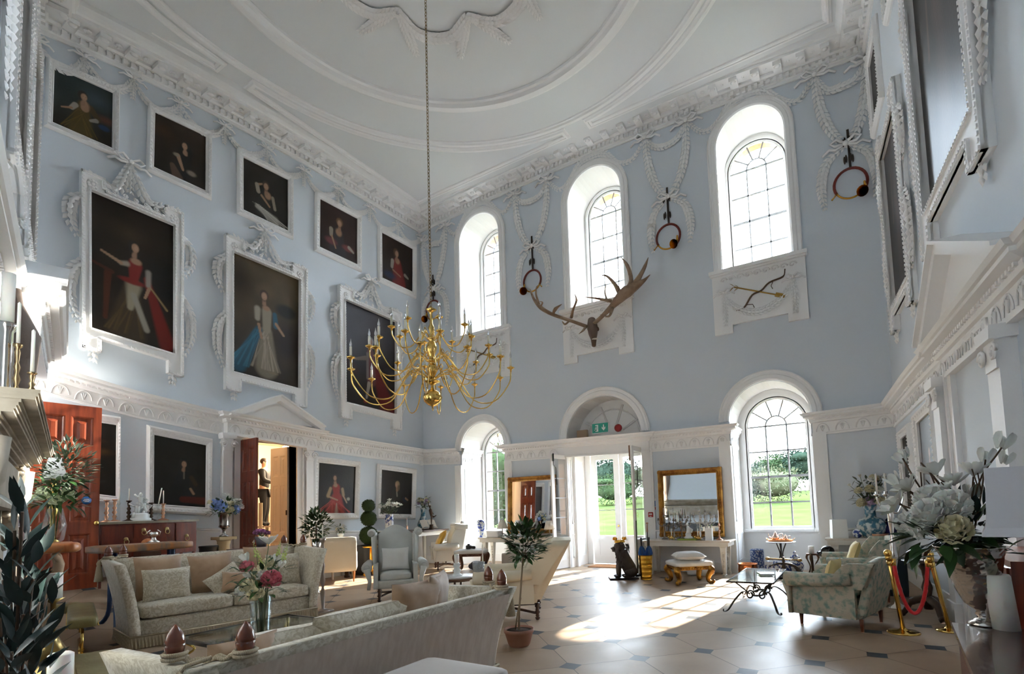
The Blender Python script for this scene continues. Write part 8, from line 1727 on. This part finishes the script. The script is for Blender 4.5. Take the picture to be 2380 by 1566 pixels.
for i in range(4): b = MB(); b.box((-.215, 0, .2+.26*i), (.02, 1.2, .22)); dw = b.build('drawer', MAHOGR, T); [ (lambda bb: (bb.tube([(-.23, y-.06, .2+.26*i), (-.26, y-.05, .2+.26*i), (-.26, y+.05, .2+.26*i), (-.23, y+.06, .2+.26*i)], .008, 6), bb.build('handle', SILVER, dw)))(MB()) for y in (-.35, .35) ]
b = MB(); b.rbox((0, 0, .30), (.30, .5, .60), .03, 2); tag(b.build('navy_box', mat('navy_case', (.02, .035, .05), .6), None, (.55, 10.3, 0)), 'dark navy upright case behind the tripod table near the wall', 'box')
# ------------------------------------------------------------------ left console and its things
def onL(px, y=11.8): return (aty(px, 1245, y)[0], y, zl)
L = onL(1118, 11.7); h = hz(1118, 1208, L)-zl; vase('blue_white_vase', 'blue and white oval vase at the left end of the left console', L, [(.06, 0), (.05, .02), (.09, h*.4), (.13, h*.75), (.10, h*.93), (.07, h), (.05, h)], mat('blue_white_spots', (.75, .77, .80), .2, col2=(.05, .09, .40), scale=12, lo=.5, hi=.56, detail=1))
T = thing('table_lamp', 'small table lamp with a white pleated coolie shade on the left console', 'lamp', onL(1168, 11.75)); k = hz(1168, 1228, T.location)-zl; k1 = hz(1168, 1208, T.location)-zl
b = MB(); b.lathe([(.16 if t % 2 else .154, k) for t in (0,)]+[(.07, k1)], n=40); b.build('lamp_shade', mat('pleated_shade', (.72, .69, .62), .8, bump=.4, bscale=3, kind='wave'), T); b = MB(); b.lathe([(.06, 0), (.06, .015), (.015, .03), (.012, k+.05)], n=14); b.build('base', SILVER, T)
b = MB(); b.rbox((0, 0, .09), (.42, .2, .18), .015, 2); tag(b.build('white_trough', WHITEG, None, onL(1148, 11.66)), 'plain white rectangular box in front of the small lamp on the left console', 'box')
T = thing('table_lamp', 'white-shaded lamp partly hidden by the bay tree before the left mirror', 'lamp', onL(1278, 11.7)); k = hz(1278, 1228, T.location)-zl; b = MB(); b.lathe([(.15, k-.02), (.09, k+.2)], n=30); b.build('lamp_shade', MATS['pleated_shade'], T); b = MB(); b.lathe([(.06, 0), (.06, .02), (.02, .03), (.015, k)], n=12); b.build('base', SILVER, T)
L = onL(1228, 11.65); h = .2; vase('dark_pot', 'small dark pot of black flowers before the left mirror', L, [(.05, 0), (.08, .12), (.07, .2), (.06, .2)], BLACKP); bouquet('black_flowers', 'cluster of nearly black flowers in front of the left mirror', (L[0], L[1], L[2]+.2), rndfl(8, .22, .05, .22, (('rose', .065, mat('black_petal', (.012, .008, .014), .7)),), 41), 30, .09, .15, .15, seed=19, lm=mat('black_leaf', (.02, .02, .025), .6))
b = MB(); b.rbox((0, 0, .24), (.62, .42, .48), .03, 2); tag(b.build('grey_stool_box', mat('grey_crackle', (.40, .37, .34), .8, bump=.4, bscale=20), None, (-7.55, 11.2, 0)), 'pale grey padded box under the left console', 'box')
b = MB(); b.box((0, 0, .12), (.36, .26, .24)); tag(b.build('brown_crate', mat('orange_brown', (.36, .15, .05), .6), None, (-6.85, 11.0, 0)), 'small orange-brown crate behind the seat of the raked cream chair', 'box')
b = MB(); L = (-4.95, 6.05); b.lathe([(.06, 0), (.07, .01), (.09, .3), (.085, .3), (.06, .02), (0, .02)], n=20); tag(b.build('crystal_vase', mat('cut_crystal', (.85, .88, .90), .08, trans=.6, bump=.8, bscale=25, kind='voronoi'), None, (-4.68, 5.98, .56)), 'cut crystal vase standing on the seat of the raked cream chair', 'vase')
# ------------------------------------------------------------------ fireplace, club fender and foreground at the left
STM = mat('carved_fireplace_stone', (.30, .26, .20), .6, col2=(.42, .37, .30), scale=4, bump=.3, bscale=12)
mzt = 2.40; Mf = lambda a, b_, h: MD(a, b_, h)
def sx_of(xw): return (xw-XA)/_dd[0]
s_end = sx_of(-4.45)
T = thing('fireplace', 'carved stone chimneypiece with a deep moulded mantel at the left edge', 'fireplace', MD(s_end+0, 0, .3)); org = V3(T.location)
ML_ = lambda a, b_, h: tuple(V3(MD(a, b_, h))-org)
b = MB(); s0_, s1_ = s_end-3.4, s_end+.15
for i in range(12):
    z = mzt-.02-.02*i; h = .50-.010*i-(.05 if i > 2 else 0)-(.04 if i > 6 else 0)-.006*max(0, i-7)**2; b.prism([(s0_-h*.1, z), (s1_+h*.1, z), (s1_+h*.1, z+.021), (s0_-h*.1, z+.021)], 0, h, M=ML_)
b.build('mantel_shelf', STM, T); b = MB(); b.prism([(s0_+.1, 1.75), (s1_-.1, 1.75), (s1_-.1, mzt-.26), (s0_+.1, mzt-.26)], 0, .26, M=ML_); b.build('frieze', STM, T)
for q, s in enumerate((s0_+.3, s1_-.3)):
    b = MB(); b.prism([(s-.2, 0), (s+.2, 0), (s+.2, 1.75), (s-.2, 1.75)], 0, .15, M=ML_); b.tube([ML_(s, mzt-.24, .28), ML_(s, mzt-.5, .25), ML_(s, 1.75, .18), ML_(s, 1.45, .17)], [.09, .10, .08, .09], 10)
    for r_ in range(60): b.ell(ML_(s+random.uniform(-.13, .13), 1.38+r_*.0135, .24-.06*(1-r_/60)+random.uniform(-.04, .05)), (.045, .045, .035), 6, 4)
    b.build('carved_jamb', STM, T)
b = MB(); b.prism([(s0_+.5, 0), (s1_-.5, 0), (s1_-.5, 1.4), (s0_+.5, 1.4)], 0, .01, M=ML_); b.build('dark_hearth_opening', BLACKP, T)
def onM(px, py, u): # point on the mantel top seen at photo column px
    d = ray(px, py); t = (mzt+.005-EYE)/d[2] if d[2] > .01 else 5; return None
def mant(s, h): p = MD(s, mzt+.005, h); return p
def mcand(label, s, h, H_, m, cz): candlestick(label, mant(s, h), H_, m, cz, r=.75, base=.05)
def find_s(px, h):
    best = None
    for i in range(200):
        s = s0_+(s1_-s0_)*i/199; P = V3(MD(s, mzt, h))-[0, 0, EYE]; x = CX+FPX*(_r@P)/(_f@P)
        if best is None or abs(x-px) < best[0]: best = (abs(x-px), s)
    return best[1]
for px, h, yt, yc, lb in ((36, .36, 800, 740, 'tall turned brass candlestick on the mantel, left of the white candle'), (72, .44, 872, 815, 'shorter brass candlestick with white candle at the mantel corner')):
    s = find_s(px, h); P = mant(s, h); mcand(lb, s, h, max(.2, hz(px, yt, P)-mzt), mat('mantel_brass', (.50, .34, .18), .25, 1.0), .28)
s = find_s(8, .30); P = mant(s, .30); hh = max(.3, hz(8, 752, P)-mzt); T = thing('column_candlestick', 'fluted silver column candlestick with a thick white candle on the mantel', 'candlestick', P); b = MB(); b.lathe([(.08, 0), (.08, .05), (.05, .07), (.042, .1), (.036, hh-.06), (.055, hh-.03), (.06, hh)], n=16); b.build('column', SILVER, T); b = MB(); b.lathe([(.035, hh), (.035, hh+.35)], n=14); b.build('candle', WAX, T)
s = find_s(25, .2); P = mant(s, .2); hh = max(.3, hz(25, 670, P)-mzt); vase('carved_urn', 'brown carved wooden urn on the mantel behind the candlesticks', P, [(.09, 0), (.06, .06), (.05, .12), (.16, hh*.45), (.19, hh*.7), (.12, hh*.8), (.05, hh*.9), (.03, hh)], mat('brown_urn', (.20, .15, .12), .7, bump=.5, bscale=15))
# club fender
LTH = mat('olive_leather', (.22, .19, .07), .4, col2=(.30, .27, .12), scale=4, bump=.15, bscale=40)
T = thing('club_fender', 'brass club fender with padded olive leather seats round the hearth', 'fender', tuple(fl(190, 1500, 0))); org = V3(T.location)
segs = [(fl(193, 1437, .5), fl(180, 1380, .5)), (fl(180, 1378, .5), fl(118, 1380, .5))]
def padseg(a, c_, w, nm='seat_pad'):
    a, c_ = V3(a), V3(c_); L = np.linalg.norm(c_-a); d = (c_-a)/L; an_ = math.atan2(d[1], d[0]); b = MB(); b.rbox(tuple((a+c_)/2-org-[0, 0, .06]), (L, w, .13), .05, 3, rz=an_); b.build(nm, LTH, T)
    b = MB(); n = int(L/.05)
    for i in range(n):
        for e in (-1, 1): p = a+d*L*(i+.5)/n+np.array([-d[1], d[0], 0])*e*w*.5-org-[0, 0, .10]; b.ell(tuple(p), (.009, .009, .009), 5, 4)
    b.build('brass_studs', BRASS, T)
pA, pB = V3(fl(193, 1437, .5)), V3(fl(186, 1384, .5)); dAB = unit(pB-pA); pB = pA+dAB*1.7
pC = pB+np.array([_dd[1], -_dd[0], 0])*0+np.array([-.30, -.96, 0])*.55
padseg(pA, pB, .28); padseg(pB, pC, .28)
pD = V3(fl(208, 1512, .5)); pE = pD+unit(pD-pB)*0+np.array([.96, -.29, 0])*1.15; padseg(pD, pE, .30)
posts = [pA+dAB*.08, pA+dAB*.5, pB, pC, pD+np.array([.1, -.03, 0]), pE]
for p in posts: b = MB(); q = p-org; b.tube([(q[0], q[1], .06), (q[0], q[1], .37)], .014, 8); b.lathe([(.03, .04), (.035, .06), (.02, .08)], c=(q[0], q[1], 0), n=10); b.build('post', BRASS, T)
b = MB()
for a, c_ in ((pA, pB), (pB, pC), (pA, pD), (pD, pE)): a, c_ = a-org, c_-org; b.tube([(a[0], a[1], .03), (c_[0], c_[1], .03)], .03, 6, flat=.6)
b.build('bottom_rail', BRASS, T)
# lamp, flowers, foliage near the open mahogany door
q = sc_at(86, 1150, 7.6); zl0 = float(GT.location.z)+zt3; gx, gy = GT.location.x, GT.location.y
T = thing('table_lamp', 'slim lamp with a small white square shade in front of the mahogany door', 'lamp', (gx-.28, gy+.05, zt3)); k1 = hz(72, 1062, T.location)-zt3; k0 = hz(78, 1113, T.location)-zt3
b = MB(); b.lathe([(.16, k0), (.075, k1)], n=4, a0=.6, smooth=False, caps=False); b.build('lamp_shade', mat('bright_shade', (.80, .80, .84), .8), T); b = MB(); b.lathe([(.07, 0), (.07, .02), (.03, .04), (.025, k0*.4), (.05, k0*.5), (.025, k0*.6), (.02, k0), (.008, k1)], n=14); b.build('base', BRASS, T)
vz = hz(95, 1182, (gx, gy))-zt3; vase('glass_vase', 'clear glass vase with leafy stems beside the slim white lamp', (gx+.02, gy-.02, zt3), [(.05, 0), (.09, .04), (.11, vz*.5), (.07, vz), (.065, vz), (.1, vz*.5), (0, .03)], CLEAR)
Tg = bouquet('leafy_flowers', 'green leafy stems with pale blossoms in front of the mahogany door', (gx+.02, gy-.02, zt3+vz), rndfl(7, .22, .05, .3, (('rose', .07, mat('pale_green_petal', (.55, .62, .45), .6)),), 51), 120, .14, .25, .35, seed=20, z0=-vz*.9)
crown(Tg, (.10, .05, .48), (.26, .26, .30), 420, .09, LEAFO, 52, lw=.3, name='grey_foliage')
# dark-leaved plant in the left foreground
q = np.array(fl(40, 1560, .3)); q = sc_at(35, 1500, 3.4); T = thing('dark_leaved_plant', 'large plant with long dark blue-green leaves filling the left foreground', 'plant', (q[0], q[1], 0)); rnd = random.Random(12)
b = MB(); b.lathe([(.12, 0), (.16, .25), (.17, .27), (.15, .27), (0, .24)], n=20); b.build('pot', mat('orange_pot', (.45, .17, .07), .6), T)
mid = V3(T.location); tw_ = MB(); lf = MB()
for i in range(58):
    px = rnd.uniform(-10, 125)*(1 if rnd.random() < .8 else 1); py = rnd.uniform(1165, 1560); 
    if px > 70 and py < 1240: px *= .5
    dist = rnd.uniform(2.9, 3.8); e = sc_at(px, py, dist); E3 = np.array([e[0], e[1], hz(px, py, e)])-mid
    for j in range(3):
        t = .72+.14*j; s_ = E3*t; s_[2] = .3+(E3[2]-.3)*t; d = unit(E3-np.array([0, 0, .5]))+np.array([rnd.uniform(-.6, .6), rnd.uniform(-.6, .6), rnd.uniform(-.4, .5)])
        lf.leaf(s_, d, rnd.uniform(.13, .20), rnd.uniform(.032, .048), up=(rnd.uniform(-.5, .5), rnd.uniform(-.5, .5), 1), curl=.12, n=4)
    if i % 3 == 0: tw_.tube(smooth_path([(0, 0, .25), tuple(E3*.4+[0, 0, .3]), tuple(E3)], 4), .006, 5)
lf.build('leaves', LEAFD, T, fixn=False); tw_.build('twigs', TWIG, T)
# lantern candle, brass urn and white candles by the hearth
B_ = np.array(sc_at(141, 1545, 3.9)); zc_t = hz(141, 1516, B_); T = thing('pillar_candle', 'white pillar candle on a stand at the bottom left beside the leather seat', 'candle', (B_[0], B_[1], 0)); b = MB(); b.lathe([(.055, zc_t-.3), (.055, zc_t-.01), (.04, zc_t), (0, zc_t-.01)], n=24); b.build('wax', WAX, T); b = MB(); b.lathe([(.10, 0), (.10, .02), (.02, .05), (.02, zc_t-.34), (.07, zc_t-.31), (.07, zc_t-.3)], n=20); b.build('stand', BRASS, T)
B_ = np.array(sc_at(112, 1500, 4.7)); k = hz(112, 1440, B_); T = thing('brass_urn', 'old brass samovar urn on short legs by the hearth', 'urn', (B_[0], B_[1], 0)); b = MB(); b.lathe([(.10, .12), (.12, .16), (.05, .2), (.13, k*.4), (.16, k*.55), (.13, k*.7), (.06, k*.74), (.10, k*.78), (.05, k*.88), (.02, k*.92), (.03, k*.96), (0, k)], n=26); b.build('body', mat('aged_urn_brass', (.32, .23, .09), .28, 1.0), T)
for i in range(3): a = i*2.1; b = MB(); b.tube([(.08*math.cos(a), .08*math.sin(a), .14), (.12*math.cos(a), .12*math.sin(a), 0)], .014, 6); b.build('leg', MATS['aged_urn_brass'], T)
B_ = np.array(sc_at(126, 1345, 6.4)); k = hz(126, 1332, B_); T = thing('floor_candle', 'white candle on a tall stand before the driftwood console', 'candle', (B_[0], B_[1], 0)); b = MB(); b.lathe([(.06, k-.22), (.06, k)], n=20); b.build('wax', WAX, T); b = MB(); b.lathe([(.10, 0), (.10, .02), (.02, .04), (.02, k-.26), (.08, k-.22)], n=18); b.build('stand', mat('stand_brass', (.4, .28, .1), .3, 1.0), T)
